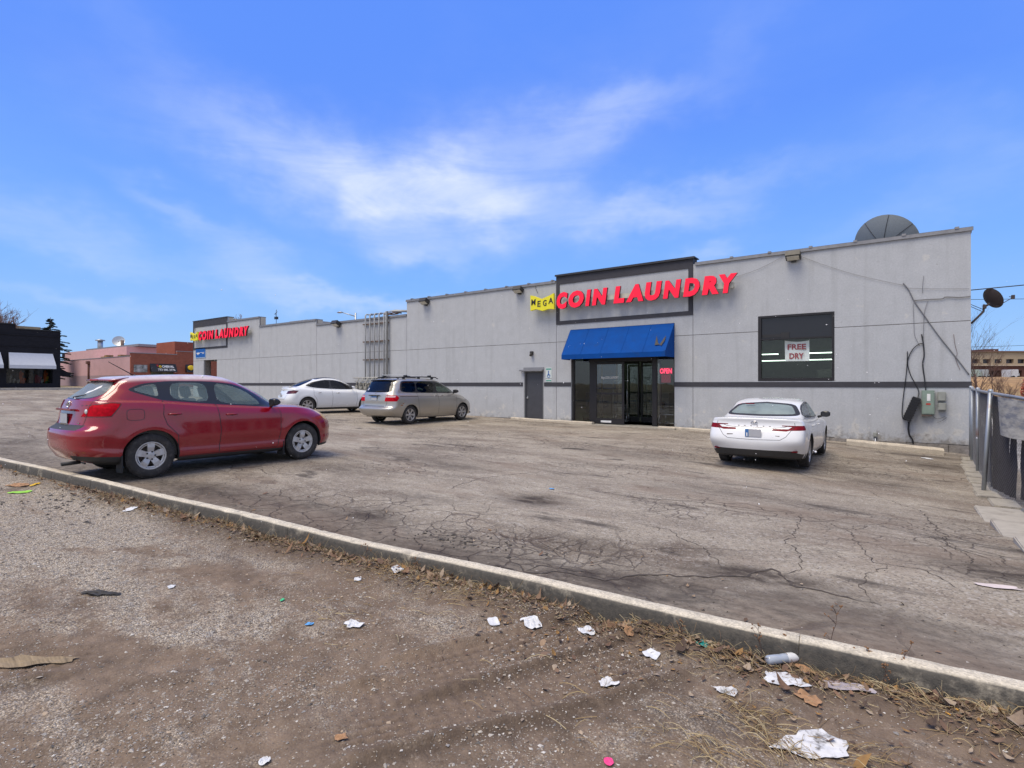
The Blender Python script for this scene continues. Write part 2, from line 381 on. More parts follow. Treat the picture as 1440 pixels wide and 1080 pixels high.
def ground_mat(name, kind):
    m = bpy.data.materials.new(name); m.use_nodes = True; m.node_tree.nodes.clear(); t = NT(m.node_tree)
    o = t.add('ShaderNodeOutputMaterial'); b = t.add('ShaderNodeBsdfPrincipled'); t.l.new(b.outputs[0], o.inputs[0])
    b.inputs['Specular IOR Level'].default_value = 0.25
    pos = t.add('ShaderNodeNewGeometry').outputs['Position']
    if kind == 'asphalt':
        st = t.voro(pos, 70, 'F1', 'Color'); sv = t.xyz(st)[0]
        st2 = t.xyz(t.voro(pos, 22, 'F1', 'Color'))[1]
        big = t.noise(t.mapv(pos, (.35, .8, 1), rot=(0, 0, .1)), 1.0, 6, .62, .8)
        mid = t.noise(t.mapv(pos, (.8, 2.2, 1), rot=(0, 0, -.12)), 1.0, 6, .68, .5)
        fine = t.noise(pos, 9, 5, .7)
        c = t.mix(t.rng(big, .36, .62), (.240, .202, .158, 1), (.420, .370, .295, 1))
        c = t.mix(t.rng(mid, .54, .70), c, (.175, .134, .100, 1))
        c = t.mix(t.math('MULTIPLY', t.rng(mid, .30, .42, 1, 0), .55), c, (.50, .44, .37, 1))
        c = t.mix(t.rng(fine, .35, .7, 0, .40), c, (.155, .130, .108, 1))
        c = t.mix(t.rng(sv, .80, .97, 0, .55), c, (.46, .43, .39, 1))
        c = t.mix(t.rng(sv, .0, .3, .6, 0), c, (.06, .055, .05, 1))
        c = t.mix(t.rng(st2, .9, .99, 0, .35), c, (.5, .47, .43, 1))
        # dark broken strip along the kerb
        xyz = t.xyz(pos)
        kdn = t.math('SUBTRACT', xyz[1], t.math('MULTIPLY_ADD', xyz[0], kd.y/kd.x, K0.y-K0.x*kd.y/kd.x))
        kdn = t.math('ADD', kdn, t.math('MULTIPLY', t.math('SUBTRACT', t.noise(pos, 1.3, 5, .65), .5), 2.2))
        rough_ = t.noise(t.mapv(pos, (7, 11, 1)), 1.0, 6, .75); strip = t.mix(t.rng(rough_, .36, .62), (.055, .045, .036, 1), (.235, .198, .155, 1))
        c = t.mix(t.rng(kdn, .5, 1.7, .80, 0, True), c, strip)
        # oil and wet patches
        oil = t.noise(t.mapv(pos, (.55, 1.3, 1), loc=(31, 7, 0)), 1.0, 5, .6, .4)
        c = t.mix(t.rng(oil, .60, .68, 0, .8), c, (.055, .046, .04, 1))
        br = t.noise(t.mapv(pos, (.30, .9, 1), rot=(0, 0, .25), loc=(5, 17, 0)), 1.0, 6, .65, .7)
        c = t.mix(t.rng(br, .52, .66, 0, .55), c, (.20, .150, .112, 1))
        sa_ = t.add('ShaderNodeAttribute', attribute_name='stain').outputs['Fac']
        c = t.mix(t.math('MULTIPLY', sa_, t.rng(t.noise(t.mapv(pos, (3, 6, 1)), 1.0, 6, .7), .32, .55, .25, 1)), c, (.060, .047, .038, 1))
        # alligator cracking in patches
        wp = t.mix(.10, pos, t.add('ShaderNodeTexNoise').outputs[1])
        nz = t.add('ShaderNodeTexNoise'); t.put(nz.inputs['Vector'], pos); nz.inputs['Scale'].default_value = 3; nz.inputs['Detail'].default_value = 5
        wp = t.vmath('ADD', pos, t.vmath('MULTIPLY', nz.outputs[1], (.35, .35, .0)))
        c1 = t.voro(wp, 2.3, 'DISTANCE_TO_EDGE'); c2 = t.voro(wp, .55, 'DISTANCE_TO_EDGE')
        c3 = t.voro(wp, 5.5, 'DISTANCE_TO_EDGE')
        msk = t.rng(t.noise(t.mapv(pos, (.16, .28, 1), loc=(4, 9, 0)), 1.0, 3, .5), .52, .60)
        msk3 = t.rng(t.noise(t.mapv(pos, (.3, .5, 1), loc=(14, 2, 0)), 1.0, 3, .5), .53, .60)
        k1 = t.math('MULTIPLY', t.rng(c1, .006, .024, .9, 0), msk); k2 = t.math('MULTIPLY', t.rng(c2, .004, .011, .6, 0), t.rng(t.noise(t.mapv(pos, (.12, .2, 1)), 1.0, 2), .45, .55))
        k3 = t.math('MULTIPLY', t.rng(c3, .015, .05, .8, 0), msk3)
        ck = t.math('MAXIMUM', t.math('MAXIMUM', k1, k2), k3)
        c = t.mix(t.math('MULTIPLY', ck, .62), c, (.045, .03, .027, 1))
        hgt = t.math('SUBTRACT', t.math('ADD', t.math('MULTIPLY', fine, .6), t.math('MULTIPLY', sv, .45)), t.math('MULTIPLY', ck, 1.2))
        bd = .011
    elif kind in ('gravel', 'dirt'):
        s1 = t.voro(pos, 95, 'F1', 'Color'); v1 = t.xyz(s1); s2 = t.xyz(t.voro(pos, 38, 'F1', 'Color'))
        d1 = t.voro(pos, 95, 'F1'); d2 = t.voro(pos, 38, 'F1')
        c = t.mix(t.rng(v1[0], 0, 1), (.19, .150, .110, 1), (.86, .75, .60, 1))
        c = t.mix(t.rng(v1[1], .72, .95, 0, .8), c, (.58, .47, .34, 1))
        c = t.mix(t.rng(v1[2], .85, .9, 0, .8), c, (.58, .55, .50, 1))
        c = t.mix(t.rng(s2[0], .80, .86, 0, .75), c, t.mix(s2[1], (.07, .065, .062, 1), (.55, .52, .48, 1)))
        c = t.mix(t.rng(d1, .35, .62, 0, .6), c, (.06, .05, .042, 1))
        # earth washed over the stones
        xyz = t.xyz(pos)
        n1 = t.noise(t.mapv(pos, (.9, 1.5, 1), loc=(3, 0, 0)), 1.0, 6, .62, .4)
        n1 = t.math('ADD', n1, t.rng(xyz[0], -8.5, -2.0, -.12, .15))
        n3 = t.noise(pos, 14, 5, .7)
        earth = t.rng(t.math('ADD', n1, t.math('MULTIPLY', t.math('SUBTRACT', n3, .5), .30)), .44, .60)
        ec = t.mix(t.rng(t.noise(pos, 5, 6, .7), .3, .7), (.090, .062, .041, 1), (.230, .168, .119, 1))
        ec = t.mix(t.rng(t.noise(pos, 60, 3, .7), .64, .80, 0, .6), ec, (.40, .35, .29, 1))
        c = t.mix(t.math('MULTIPLY', earth, .93), c, ec)
        at = t.add('ShaderNodeAttribute', attribute_name='soil').outputs['Fac']; at2 = t.add('ShaderNodeAttribute', attribute_name='damp').outputs['Fac']
        c = t.mix(t.math('MULTIPLY', at, .92), c, t.mix(t.rng(t.noise(pos, 25, 5, .7), .3, .7), (.115, .080, .056, 1), (.225, .168, .122, 1)))
        c = t.mix(t.math('MULTIPLY', at2, t.rng(n3, .35, .6, .45, .95)), c, (.055, .040, .030, 1))
        dk = t.noise(t.mapv(pos, (.7, 1.2, 1), loc=(13, 5, 0)), 1.0, 6, .65, .6)
        c = t.mix(t.rng(dk, .57, .70, 0, .6), c, (.10, .074, .057, 1))
        hgt = t.math('ADD', t.math('MULTIPLY', t.math('SUBTRACT', 1.0, d1), t.rng(earth, 0, 1, 1.0, .25)), t.math('MULTIPLY', n3, .8))
        bd = .012
    else:                       # far, dry grass and earth
        c = t.mix(t.rng(t.noise(pos, .5, 6, .7), .35, .65), (.20, .165, .11, 1), (.36, .30, .20, 1))
        c = t.mix(t.rng(t.noise(pos, 12, 5, .7), .5, .8), c, (.12, .10, .07, 1)); hgt = t.noise(pos, 30, 4); bd = .02
    t.put(b.inputs['Base Color'], c); b.inputs['Roughness'].default_value = .92
    bn = t.add('ShaderNodeBump'); bn.inputs['Distance'].default_value = bd; t.put(bn.inputs['Height'], hgt)
    t.l.new(bn.outputs[0], b.inputs['Normal'])
    return m
M['asphalt'] = ground_mat('worn_asphalt', 'asphalt'); M['gravel'] = ground_mat('gravel_and_earth', 'gravel'); M['dry'] = ground_mat('dry_grass_earth', 'dry')
def span(a, b, n): return np.linspace(a, b, n)
bx_ = np.unique(np.concatenate([span(-900, -100, 9), span(-100, 30, 53), span(30, 900, 9)]))
by_ = np.unique(np.concatenate([span(-700, -60, 7), span(-60, 60, 41), span(60, 1200, 9)]))
g0 = sheet('ground', bx_, by_, M['dry'], lambda X, Y: gz(X, Y)-.10); tag(g0, kind='structure')
# car park
def lot_z(X, Y):
    d_ = kdist(X, Y)
    z = gz(X, Y) + fbm(X, Y, .5, 3, 3)*.05 + fbm(X, Y, 2.5, 3, 9)*.012
    k = np.exp(-((d_-1.0)/.5)**2)*np.clip((X+9)/4, 0, 1)
    z = z - k*(.02+.05*np.clip(vnoise(X, Y, 1.2, 5)-.45, 0, 1)*2)
    p = G(750, 702); q = np.exp(-(((X-p.x)/.55)**2+((Y-p.y)/.35)**2)); z = z - .03*q + q*fbm(X, Y, 9, 2, 4)*.04
    return np.where(Y > -.6, gz(X, Y), z)
lx = np.unique(np.concatenate([span(-47, -16, 80), span(-16, 2.2, 240)])); ly = np.unique(np.concatenate([span(-19.5, -13.0, 130), span(-13.0, .25, 90)]))
lot = sheet('parking_lot', lx, ly, M['asphalt'], lot_z, keep=lambda x, y: kdist(x, y) > -.12); tag(lot, kind='structure')
STAINS = [(750, 702, .45, .35, .95), (860, 806, .55, .22, .9), (1065, 806, .5, .18, 1), (700, 800, .9, .12, .8), (930, 812, .9, .12, .75), (510, 722, .5, .25, .7), (600, 700, .7, .25, .45), (420, 745, .6, .3, .5), (1010, 690, 1.2, .4, .35), (300, 690, 1.2, .4, .6), (480, 660, .9, .5, .45),
          (640, 655, .8, .4, .5), (1405, 805, .5, .35, .8), (1310, 655, .8, .5, .6), (1150, 655, 1.0, .7, .5), (1240, 680, .9, .4, .4), (560, 640, 1.5, .5, .4), (900, 640, 1.6, .6, .3), (820, 760, .5, .25, .4), (960, 770, .6, .2, .3), (1180, 850, 1.0, .25, .5), (330, 650, 1.6, .9, .5), (620, 775, .7, .2, .6), (1240, 630, 1.6, .35, .8), (1330, 655, .8, .5, .6), (1300, 642, 1.0, .3, .7), (30, 620, 1.5, .5, .5), (160, 600, 2, .6, .3)]
lv_ = np.empty(len(lot.data.vertices)*3, np.float32); lot.data.vertices.foreach_get('co', lv_); lv_ = lv_.reshape(-1, 3).astype(float); sv_ = np.zeros(len(lv_))
for px_, py_, rx_, ry_, s_ in STAINS:
    p_ = G(px_, py_); a_ = lv_[:, 0]-p_.x; b_ = lv_[:, 1]-p_.y; u_ = a_*kd.x+b_*kd.y; w_ = -a_*kd.y+b_*kd.x
    sv_ = np.maximum(sv_, s_*np.exp(-(u_/rx_)**2-(w_/ry_)**2))
at_ = lot.data.attributes.new('stain', 'FLOAT', 'POINT'); at_.data.foreach_set('value', np.clip(sv_*1.3, 0, 1).astype(np.float32))
# street and far pavements to the left
st_ = sheet('street', span(-62, -47, 8), span(-90, 90, 40), M['asphalt'], lambda X, Y: gz(X, Y)-.02); tag(st_, kind='structure')
lf = sheet('side_lot', span(-47, -13.6, 24), span(-70, -17.0, 30), M['asphalt'], lambda X, Y: gz(X, Y)-.01,
           keep=lambda x, y: kdist(x, y) < -.05) ; tag(lf, kind='structure')
pv = MB()
for x0, x1 in ((-65.99, -62.0),):
    ys = span(-90, 90, 60)
    for a, b_ in zip(ys, ys[1:]): pv.box(x0, x1, a+.006, b_-.006, gz(-64, a)-.3, gz(-64, a)+.10)
M['pave'] = mat('pavement_concrete', (.40, .37, .32), .9, bump=.003, bs=50, dirt=((.2, .18, .15), .5, .5))
tag(pv.build('sidewalk', M['pave'], bevel=.01), kind='structure')
# gravel ground in front of the kerb
TR = [(G(470, 1010), G(905, 905), .26), (G(560, 948), G(880, 862), .16), (G(0, 945), G(100, 925), .10)]
def near_z(X, Y):
    z = gz(X, Y) + fbm(X, Y, .8, 3, 21)*.07 + fbm(X, Y, 4, 3, 22)*.030 + fbm(X, Y, 18, 3, 23)*.016 + np.abs(fbm(X, Y, 40, 2, 29))*.012
    d_ = kdist(X, Y)+.16
    z = z + .035*np.exp(-((d_+.12)/.22)**2)*(.4+vnoise(X, Y, 3, 31)*1.2)
    z = z + .05*np.clip(vnoise(X, Y, 1.6, 40)-.62, 0, 1)
    for a, b_, w in TR:
        dx, dy = b_.x-a.x, b_.y-a.y; L = math.hypot(dx, dy); ux, uy = dx/L, dy/L
        s = (X-a.x)*ux+(Y-a.y)*uy; q = -(X-a.x)*uy+(Y-a.y)*ux + .05*np.sin(s*1.3)
        k = np.clip((w-np.abs(q))/.05, 0, 1)*np.clip(s/.4+.5, 0, 1)*np.clip((L-s)/.4+.5, 0, 1)
        rim = np.exp(-((np.abs(q)-w-.05)/.04)**2)*np.clip(s/.4+.5, 0, 1)*np.clip((L-s)/.4+.5, 0, 1)
        gro = .5+.5*np.cos(q*2*math.pi/.062)
        z = z*(1-k) + (gz(X, Y)-.012+fbm(X, Y, .8, 3, 21)*.07 + gro*.013*np.clip(vnoise(X, Y, 3.0, 90)*2-.3, 0, 1) + .004*np.sin(s*90))*k + rim*.034
    return z - .01
nx_ = np.unique(np.concatenate([span(-16.5, -7, 420), span(-7, 1.6, 620)])); ny_ = span(-21.0, -15.6, 330)
near = sheet('gravel_ground', nx_, ny_, M['gravel'], near_z, keep=lambda x, y: kdist(x, y) < -.10); tag(near, kind='structure')
vv = np.empty(len(near.data.vertices)*3, np.float32); near.data.vertices.foreach_get('co', vv); vv = vv.reshape(-1, 3); X_, Y_ = vv[:, 0].astype(float), vv[:, 1].astype(float)
soil = np.zeros(len(X_)); damp = np.zeros(len(X_))
for a, b_, w in TR:
    dx, dy = b_.x-a.x, b_.y-a.y; L = math.hypot(dx, dy); ux, uy = dx/L, dy/L
    s = (X_-a.x)*ux+(Y_-a.y)*uy; q = -(X_-a.x)*uy+(Y_-a.y)*ux + .05*np.sin(s*1.3); e_ = np.clip(s/.5+.6, 0, 1)*np.clip((L-s)/.5+.6, 0, 1)
    soil = np.maximum(soil, np.clip((w+.08-np.abs(q))/.08, 0, 1)*e_); damp = np.maximum(damp, np.exp(-((q+w+.10)/.07)**2)*e_*.8)
    damp = np.maximum(damp, (.5-.5*np.cos(q*2*math.pi/.062))*np.clip((w-np.abs(q))/.05, 0, 1)*e_*.6*np.clip(vnoise(X_, Y_, 3.0, 90)*2-.3, 0, 1))
dk_ = -kdist(X_, Y_)-.15+fbm(X_, Y_, 2.5, 4, 61)*.35
damp = np.maximum(damp, np.clip(1.25-dk_/.36, 0, 1)*1.0*np.clip((X_+9)/3, .45, 1)); soil = np.maximum(soil, np.clip(1-(dk_-.2)/.5, 0, 1)*.8*np.clip((X_+8)/3, 0, 1))
pw = G(960, 1000); bl = np.exp(-(((X_-pw.x)*.85+(Y_-pw.y)*.5)/.55)**2-(((Y_-pw.y)*.85-(X_-pw.x)*.5)/.16)**2)*(.6+fbm(X_, Y_, 7, 3, 66)*1.6); damp = np.maximum(damp, np.clip(bl, 0, 1))
for nm_, ar in (('soil', soil), ('damp', damp)):
    a_ = near.data.attributes.new(nm_, 'FLOAT', 'POINT'); a_.data.foreach_set('value', ar.astype(np.float32))
ng2 = sheet('gravel_ground', span(-16.5, 14, 40), span(-45, -21.0, 30), M['gravel'], lambda X, Y: gz(X, Y)-.012); tag(ng2, kind='structure')
ng3 = sheet('gravel_ground', span(1.6, 14, 20), span(-21.0, -15.0, 12), M['gravel'], lambda X, Y: gz(X, Y)-.012, keep=lambda x, y: kdist(x, y) < -.10); tag(ng3, kind='structure')
# right hand yard beyond the fence
M['yard'] = mat('yard_pale_gravel', (.38, .36, .34), .95, var=.5, vs=1.5, bump=.01, bs=20, dirt=((.10, .09, .08), .5, .8))
yd = sheet('yard', span(2.2, 60, 24), span(-14.9, 60, 24), M['yard'], lambda X, Y: gz(X, Y)-.02); tag(yd, kind='structure')

# concrete kerb: lengths cast end to end
M['kerb'] = mat('kerb_concrete', (.68, .61, .48), .9, var=.14, vs=9, bump=.004, bs=120, dirt=((.20, .18, .15), .55, .6), fleck=.35)
km = M['kerb']; t = NT(km.node_tree); b = [n for n in t.n if n.type == 'BSDF_PRINCIPLED'][0]
old = b.inputs['Base Color'].links[0].from_socket
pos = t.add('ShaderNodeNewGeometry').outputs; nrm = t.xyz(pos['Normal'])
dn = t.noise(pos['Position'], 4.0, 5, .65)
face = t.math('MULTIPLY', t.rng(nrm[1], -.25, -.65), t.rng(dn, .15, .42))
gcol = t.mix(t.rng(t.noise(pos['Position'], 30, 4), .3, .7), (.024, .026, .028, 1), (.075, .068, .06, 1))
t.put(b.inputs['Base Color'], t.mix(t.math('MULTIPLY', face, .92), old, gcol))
L = (K1-K0).length
xk, seg = -9.0, 0
kerb = MB()
import itertools
pos_ = -9.0; end = L+9.0
jr = random.Random(3)
def kz(p): return gz(p.x, p.y)
cuts = [pos_]
while cuts[-1] < end: cuts.append(cuts[-1]+jr.uniform(1.3, 2.9))
kerb_v, kerb_f = [], []
prof = [(-.155, -.25), (-.15, .045), (-.146, .095), (-.142, .118), (-.128, .130), (-.07, .134), (-.02, .133), (-.006, .126), (0.0, .11), (.0, -.2)]
for a, b_ in zip(cuts, cuts[1:]):
    n = 26; rows = []
    hj = jr.uniform(-.002, .002); oj = jr.uniform(-.002, .002)
    for i in range(n+1):
        s = a+.0015+(b_-a-.003)*i/n; c = K0+kd*s; z0 = kz(c)
        row = []
        for j, (o_, h) in enumerate(prof):
            q = c+kn*(o_+oj); chip = 0
            if 1 < j < 8:
                chip = max(0, mnoise.noise(Vector((s*5, j*.3, 3)))-.34)*.04 + mnoise.noise(Vector((s*22, j*2.1, 0)))*.003
            row.append((q.x, q.y + (chip*.7 if j < 5 else -chip*.5), z0+h+hj-chip*.7+mnoise.noise(Vector((s*.6, 1, 2)))*.012))
        rows.append(row)
    base = len(kerb_v)
    for r in rows: kerb_v += r
    k = len(prof)
    for i in range(n):
        for j in range(k-1): kerb_f.append((base+i*k+j, base+(i+1)*k+j, base+(i+1)*k+j+1, base+i*k+j+1))
    for rr in (0, n):
        kerb_f.append(tuple(base+rr*k+j for j in range(k)))
me = bpy.data.meshes.new('kerb'); me.from_pydata(kerb_v, [], kerb_f); me.materials.append(km)
bm = bmesh.new(); bm.from_mesh(me); bmesh.ops.recalc_face_normals(bm, faces=bm.faces); bm.to_mesh(me); bm.free()
for p_ in me.polygons: p_.use_smooth = len(p_.vertices) == 4
ko = bpy.data.objects.new('kerb', me); COL.objects.link(ko); tag(ko, kind='structure')

# long cracks, opened and crumbled, and a worn parking line
def polyribbon(name, pts, w0, w1, m, seed, up=.004, jit=.03, step=.05):
    R_ = random.Random(seed); P_ = [G(*p) for p in pts]; out = []
    for a, b in zip(P_, P_[1:]):
        n = max(1, int((b-a).length/step))
        for i in range(n): out.append(a.lerp(b, i/n))
    out.append(P_[-1]); vs = []; off = 0
    for i, p in enumerate(out):
        a = out[max(0, i-1)]; b = out[min(len(out)-1, i+1)]; d = (b-a).normalized(); nn = Vector((-d.y, d.x, 0)); off = off*.7+R_.uniform(-jit, jit); w = R_.uniform(w0, w1)/2*min(1, .2+i/6, .2+(len(out)-1-i)/6)
        for s in (-1, 1):
            q = p+nn*(off+s*w); vs.append((q.x, q.y, float(lot_z(np.array(q.x), np.array(q.y)))+up))
    mb = MB(); mb.add(vs, [(2*i, 2*i+1, 2*i+3, 2*i+2) for i in range(len(out)-1)]); return tag(mb.build(name, m), kind='structure')
crm_ = mat('crack_dirt', (.065, .052, .042), .95, var=.5, vs=12)
CR = [([(520, 778), (575, 792), (640, 797), (700, 793), (735, 801), (790, 797), (850, 806), (905, 799), (960, 806), (1040, 806), (1085, 800), (1120, 822), (1180, 832), (1240, 846)], .008, .035), ([(730, 801), (760, 790), (800, 792), (850, 797)], .004, .014), ([(770, 683), (830, 690), (900, 700), (980, 706), (1060, 716), (1130, 722)], .006, .02),
      ([(1130, 722), (1110, 760), (1128, 790), (1105, 812)], .003, .012), ([(1130, 722), (1190, 745), (1230, 790), (1300, 800), (1360, 830)], .003, .012), ([(1010, 800), (990, 770), (940, 745), (880, 735)], .003, .010), ([(1180, 745), (1250, 735), (1330, 760), (1380, 800)], .003, .010), ([(620, 690), (680, 672), (760, 662), (830, 668)], .004, .014), ([(1245, 790), (1210, 820), (1235, 846)], .003, .010),
      ([(1060, 640), (1130, 668), (1220, 690), (1300, 720), (1340, 770), (1420, 800)], .004, .014)]
for i, (pts, a, b) in enumerate(CR): polyribbon('asphalt_crack', pts, a, b, crm_, 40+i)
pl_ = bpy.data.materials.new('worn_line'); pl_.use_nodes = True; pl_.node_tree.nodes.clear(); t = NT(pl_.node_tree)
o_ = t.add('ShaderNodeOutputMaterial'); d1 = t.add('ShaderNodeBsdfDiffuse'); d1.inputs[0].default_value = (.52, .46, .36, 1); tr_ = t.add('ShaderNodeBsdfTransparent'); mx_ = t.add('ShaderNodeMixShader')
t.put(mx_.inputs[0], t.rng(t.noise(t.add('ShaderNodeNewGeometry').outputs['Position'], 9, 5, .75), .48, .66, 0, .6)); t.l.new(tr_.outputs[0], mx_.inputs[1]); t.l.new(d1.outputs[0], mx_.inputs[2]); t.l.new(mx_.outputs[0], o_.inputs[0])
polyribbon('parking_line', [(1243, 634), (1290, 665), (1335, 694), (1385, 722)], .09, .10, pl_, 3, jit=.0)
polyribbon('parking_line', [(905, 622), (1000, 640), (1100, 668)], .08, .10, pl_, 4, jit=.0)
# ------------------------------------------------------------------ the laundry building
def WX(px, y=0.0): return PY(px, 500, y).x
def WZ(px, py, y=0.0): return PY(px, py, y).z
BX0, BX1 = WX(272), 1.63
TOP = [(BX0, WX(320), 6.47), (WX(320), WX(365), 6.15), (WX(365), WX(445), 5.53), (WX(445), WX(572), 5.23), (WX(572), BX1, 5.97)]
M['stucco'] = mat('grey_stucco', (.505, .52, .535), .93, var=.06, vs=2.5, bump=.004, bs=120, dirt=((.40, .41, .42), .56, .35), fleck=.10)
sm = M['stucco']; t = NT(sm.node_tree); b = [n for n in t.n if n.type == 'BSDF_PRINCIPLED'][0]
old = b.inputs['Base Color'].links[0].from_socket; pos = t.add('ShaderNodeNewGeometry').outputs['Position']; z_ = t.xyz(pos)[2]
stk = t.noise(t.mapv(pos, (3.2, 1, .22)), 1.0, 5, .62)
old = t.mix(t.rng(t.noise(pos, 22, 3, .75), .35, .75, 0, .45), old, (.30, .315, .34, 1)); c = t.mix(t.rng(stk, .52, .72, 0, .22), old, (.20, .20, .195, 1))
sp = t.noise(pos, 260, 2, .8); c = t.mix(t.rng(sp, .60, .8, 0, .35), c, (.15, .15, .15, 1)); c = t.mix(t.rng(sp, .38, .22, 0, .3), c, (.6, .6, .6, 1))
pl = t.noise(pos, 2.4, 6, .7); low = t.rng(z_, 1.1, -.1, 0, .13)
c = t.mix(t.rng(t.math('ADD', pl, low), .62, .68, 0, .75), c, (.56, .55, .52, 1))
dl = t.math('ADD', t.noise(pos, 5, 5, .7), t.rng(z_, .35, -.25, 0, .35)); c = t.mix(t.rng(dl, .62, .85, 0, .7), c, (.15, .135, .12, 1))
t.put(b.inputs['Base Color'], c)
M['band'] = mat('charcoal_trim', (.045, .045, .055), .8, var=.15, bump=.002, bs=90)
M['cream'] = mat('cream_parapet', (.50, .45, .36), .9, var=.12)
M['cap'] = mat('coping_metal', (.26, .26, .27), .55, .4)
M['found'] = mat('foundation_stone', (.24, .22, .20), .95, var=.3, vs=9, bump=.02, bs=14)
bld = empty('laundry_building', (-21, 0, 0), 'long low grey stucco laundry building with stepped parapet and charcoal stripe', 'building')
def B(mb, name, mats, bevel=0.0, parent=None): 
    o = mb.build(name, mats, None, bevel); return adopt(o, parent or bld)
# openings: entrance, side door, big window, breezeway
EX0, EX1, EZ1 = WX(803), WX(948.6), 3.78
DX0, DX1, DZ1 = WX(737), WX(764.5), 2.17
WX0, WX1, WZ0, WZ1 = WX(1066), WX(1173.5), 1.70, 3.90
QX0, QX1, QZ1 = WX(286.5), WX(305), 3.42
OPEN = [(EX0, EX1, -1, EZ1), (DX0, DX1, -1, DZ1), (WX0, WX1, WZ0, WZ1), (QX0, QX1, -1, QZ1)]
cols = sorted({BX0, BX1, WX(320), WX(365), WX(445), WX(572), WX(782.5), WX(974.5), EX0, EX1, DX0, DX1, WX0, WX1, QX0, QX1, -30.0, -34.0})
grooves_x = {round(v, 3) for v in (WX(445), WX(572), WX(782.5), WX(974.5), WX(365))}
GZ_ = 3.385
def top_at(x):
    for a, b_, z in TOP:
        if a-1e-6 <= x <= b_+1e-6: return z
rows = [-.02, 1.50, 1.67, WZ0, DZ1, GZ_, QZ1, EZ1, WZ1]
mb = MB(); bandmb = MB()
def base_z(x): return interp(x, [(-45, .62), (-24, .18), (-13, .0), (-6, -.03), (-2, -.09), (1.63, -.14)])
for x0, x1 in zip(cols, cols[1:]):
    xm = (x0+x1)/2; tz = top_at(xm)
    zs = sorted({z for z in rows if z < tz} | {tz}); zs[0] = base_z(xm)
    zs = [zs[0]]+[z for z in zs[1:] if z > zs[0]+.05]
    merged = []
    for z0, z1 in zip(zs, zs[1:]):
        zm = (z0+z1)/2
        if any(a < xm < b_ and c_ < zm < d_ for a, b_, c_, d_ in OPEN): continue
        if abs(z0-1.5) < 1e-6 and abs(z1-1.67) < 1e-6: pass
        merged.append((z0, z1))
    out_ = []
    for z0, z1 in merged:
        if out_ and abs(out_[-1][1]-z0) < 1e-6 and abs(z0-GZ_) > 1e-6: out_[-1] = (out_[-1][0], z1)
        else: out_.append((z0, z1))
    g0_ = .009 if round(x0, 3) in grooves_x else 0; g1_ = .009 if round(x1, 3) in grooves_x else 0
    for z0, z1 in out_:
        za = z0+(.010 if abs(z0-GZ_) < 1e-6 else 0); zb = z1-(.010 if abs(z1-GZ_) < 1e-6 else 0)
        mb.box(x0+g0_, x1-g1_, 0, .10, za, zb)
    # backing core, 2 cm behind the grooves
core = MB()
for x0, x1 in zip(cols, cols[1:]):
    xm = (x0+x1)/2; tz = top_at(xm)
    ops = [o for o in OPEN if o[0] < xm < o[1]]
    lo = -.6
    yd_ = .44
    if ops:
        o = ops[0]
        if o[2] > 0: core.box(x0+.001, x1-.001, .02, yd_, lo, o[2]+.002)
        core.box(x0+.001, x1-.001, .02, yd_, o[3]-.002, tz-.001)
    else: core.box(x0+.001, x1-.001, .02, yd_, lo, tz-.001)
B(mb, 'stucco_wall', M['stucco']); B(core, 'wall_core', M['found'])
# stripe
stripes = [(QX1+.9, DX0-.05), (DX1+.35, EX0-.002), (EX1+.002, BX1)]
m_ = MB(); m_.box(QX1, DX0-.06, -.018, .0, 1.50, 1.67); m_.box(DX1+.03, EX0, -.018, 0, 1.50, 1.67); m_.box(EX1, BX1+.018, -.018, 0, 1.50, 1.67); m_.box(BX1, BX1+.018, 0, 12, 1.50, 1.67)
B(m_, 'charcoal_stripe', M['band'])
# foundation ledge showing at the right
m_ = MB(); fr = random.Random(5)
for i in range(16):
    a = -6.2+i*(BX1+6.2)/16; b_ = a+(BX1+6.2)/16
    m_.box(a+.005, b_-.005, -.035-fr.random()*.02, .02, -.8, base_z((a+b_)/2)-.004-fr.random()*.01)
B(m_, 'foundation', M['found'], bevel=.006)
# side and rear walls, roofs, parapet backs and returns
m_ = MB(); m_.box(BX1-.30, BX1, .441, 24, -.9, 5.96); m_.box(BX0, BX1, 23.7, 24, -.6, 4.9)
B(m_, 'side_wall', M['stucco'])
m_ = MB()
for a, b_, z in TOP: m_.box(a, b_, .442, 23.69, min(4.9, z-.35), min(5.0, z-.25))
B(m_, 'roof', mat('roof_felt', (.12, .12, .125), .9))
for (a, b_, z), (c_, d_, z2) in zip(TOP, TOP[1:]):        # returns looking to the right
    if z > z2: m_ = MB(); m_.box(b_-.02, b_+.004, .10, .445, z2, z-.002); B(m_, 'parapet_return', M['cream'])
m_ = MB(); m_.box(WX(320)-.3, WX(320)+.2, .5, 2.6, 5.0, 6.38); B(m_, 'roof_block', M['cream'])
m_ = MB(); m_.box(WX(365)+.0, WX(390), 2.2, 6.0, 5.0, 6.05)
B(m_, 'roof_block', mat('pale_brick', (.48, .46, .44), .9, fleck=.3), bevel=.01)
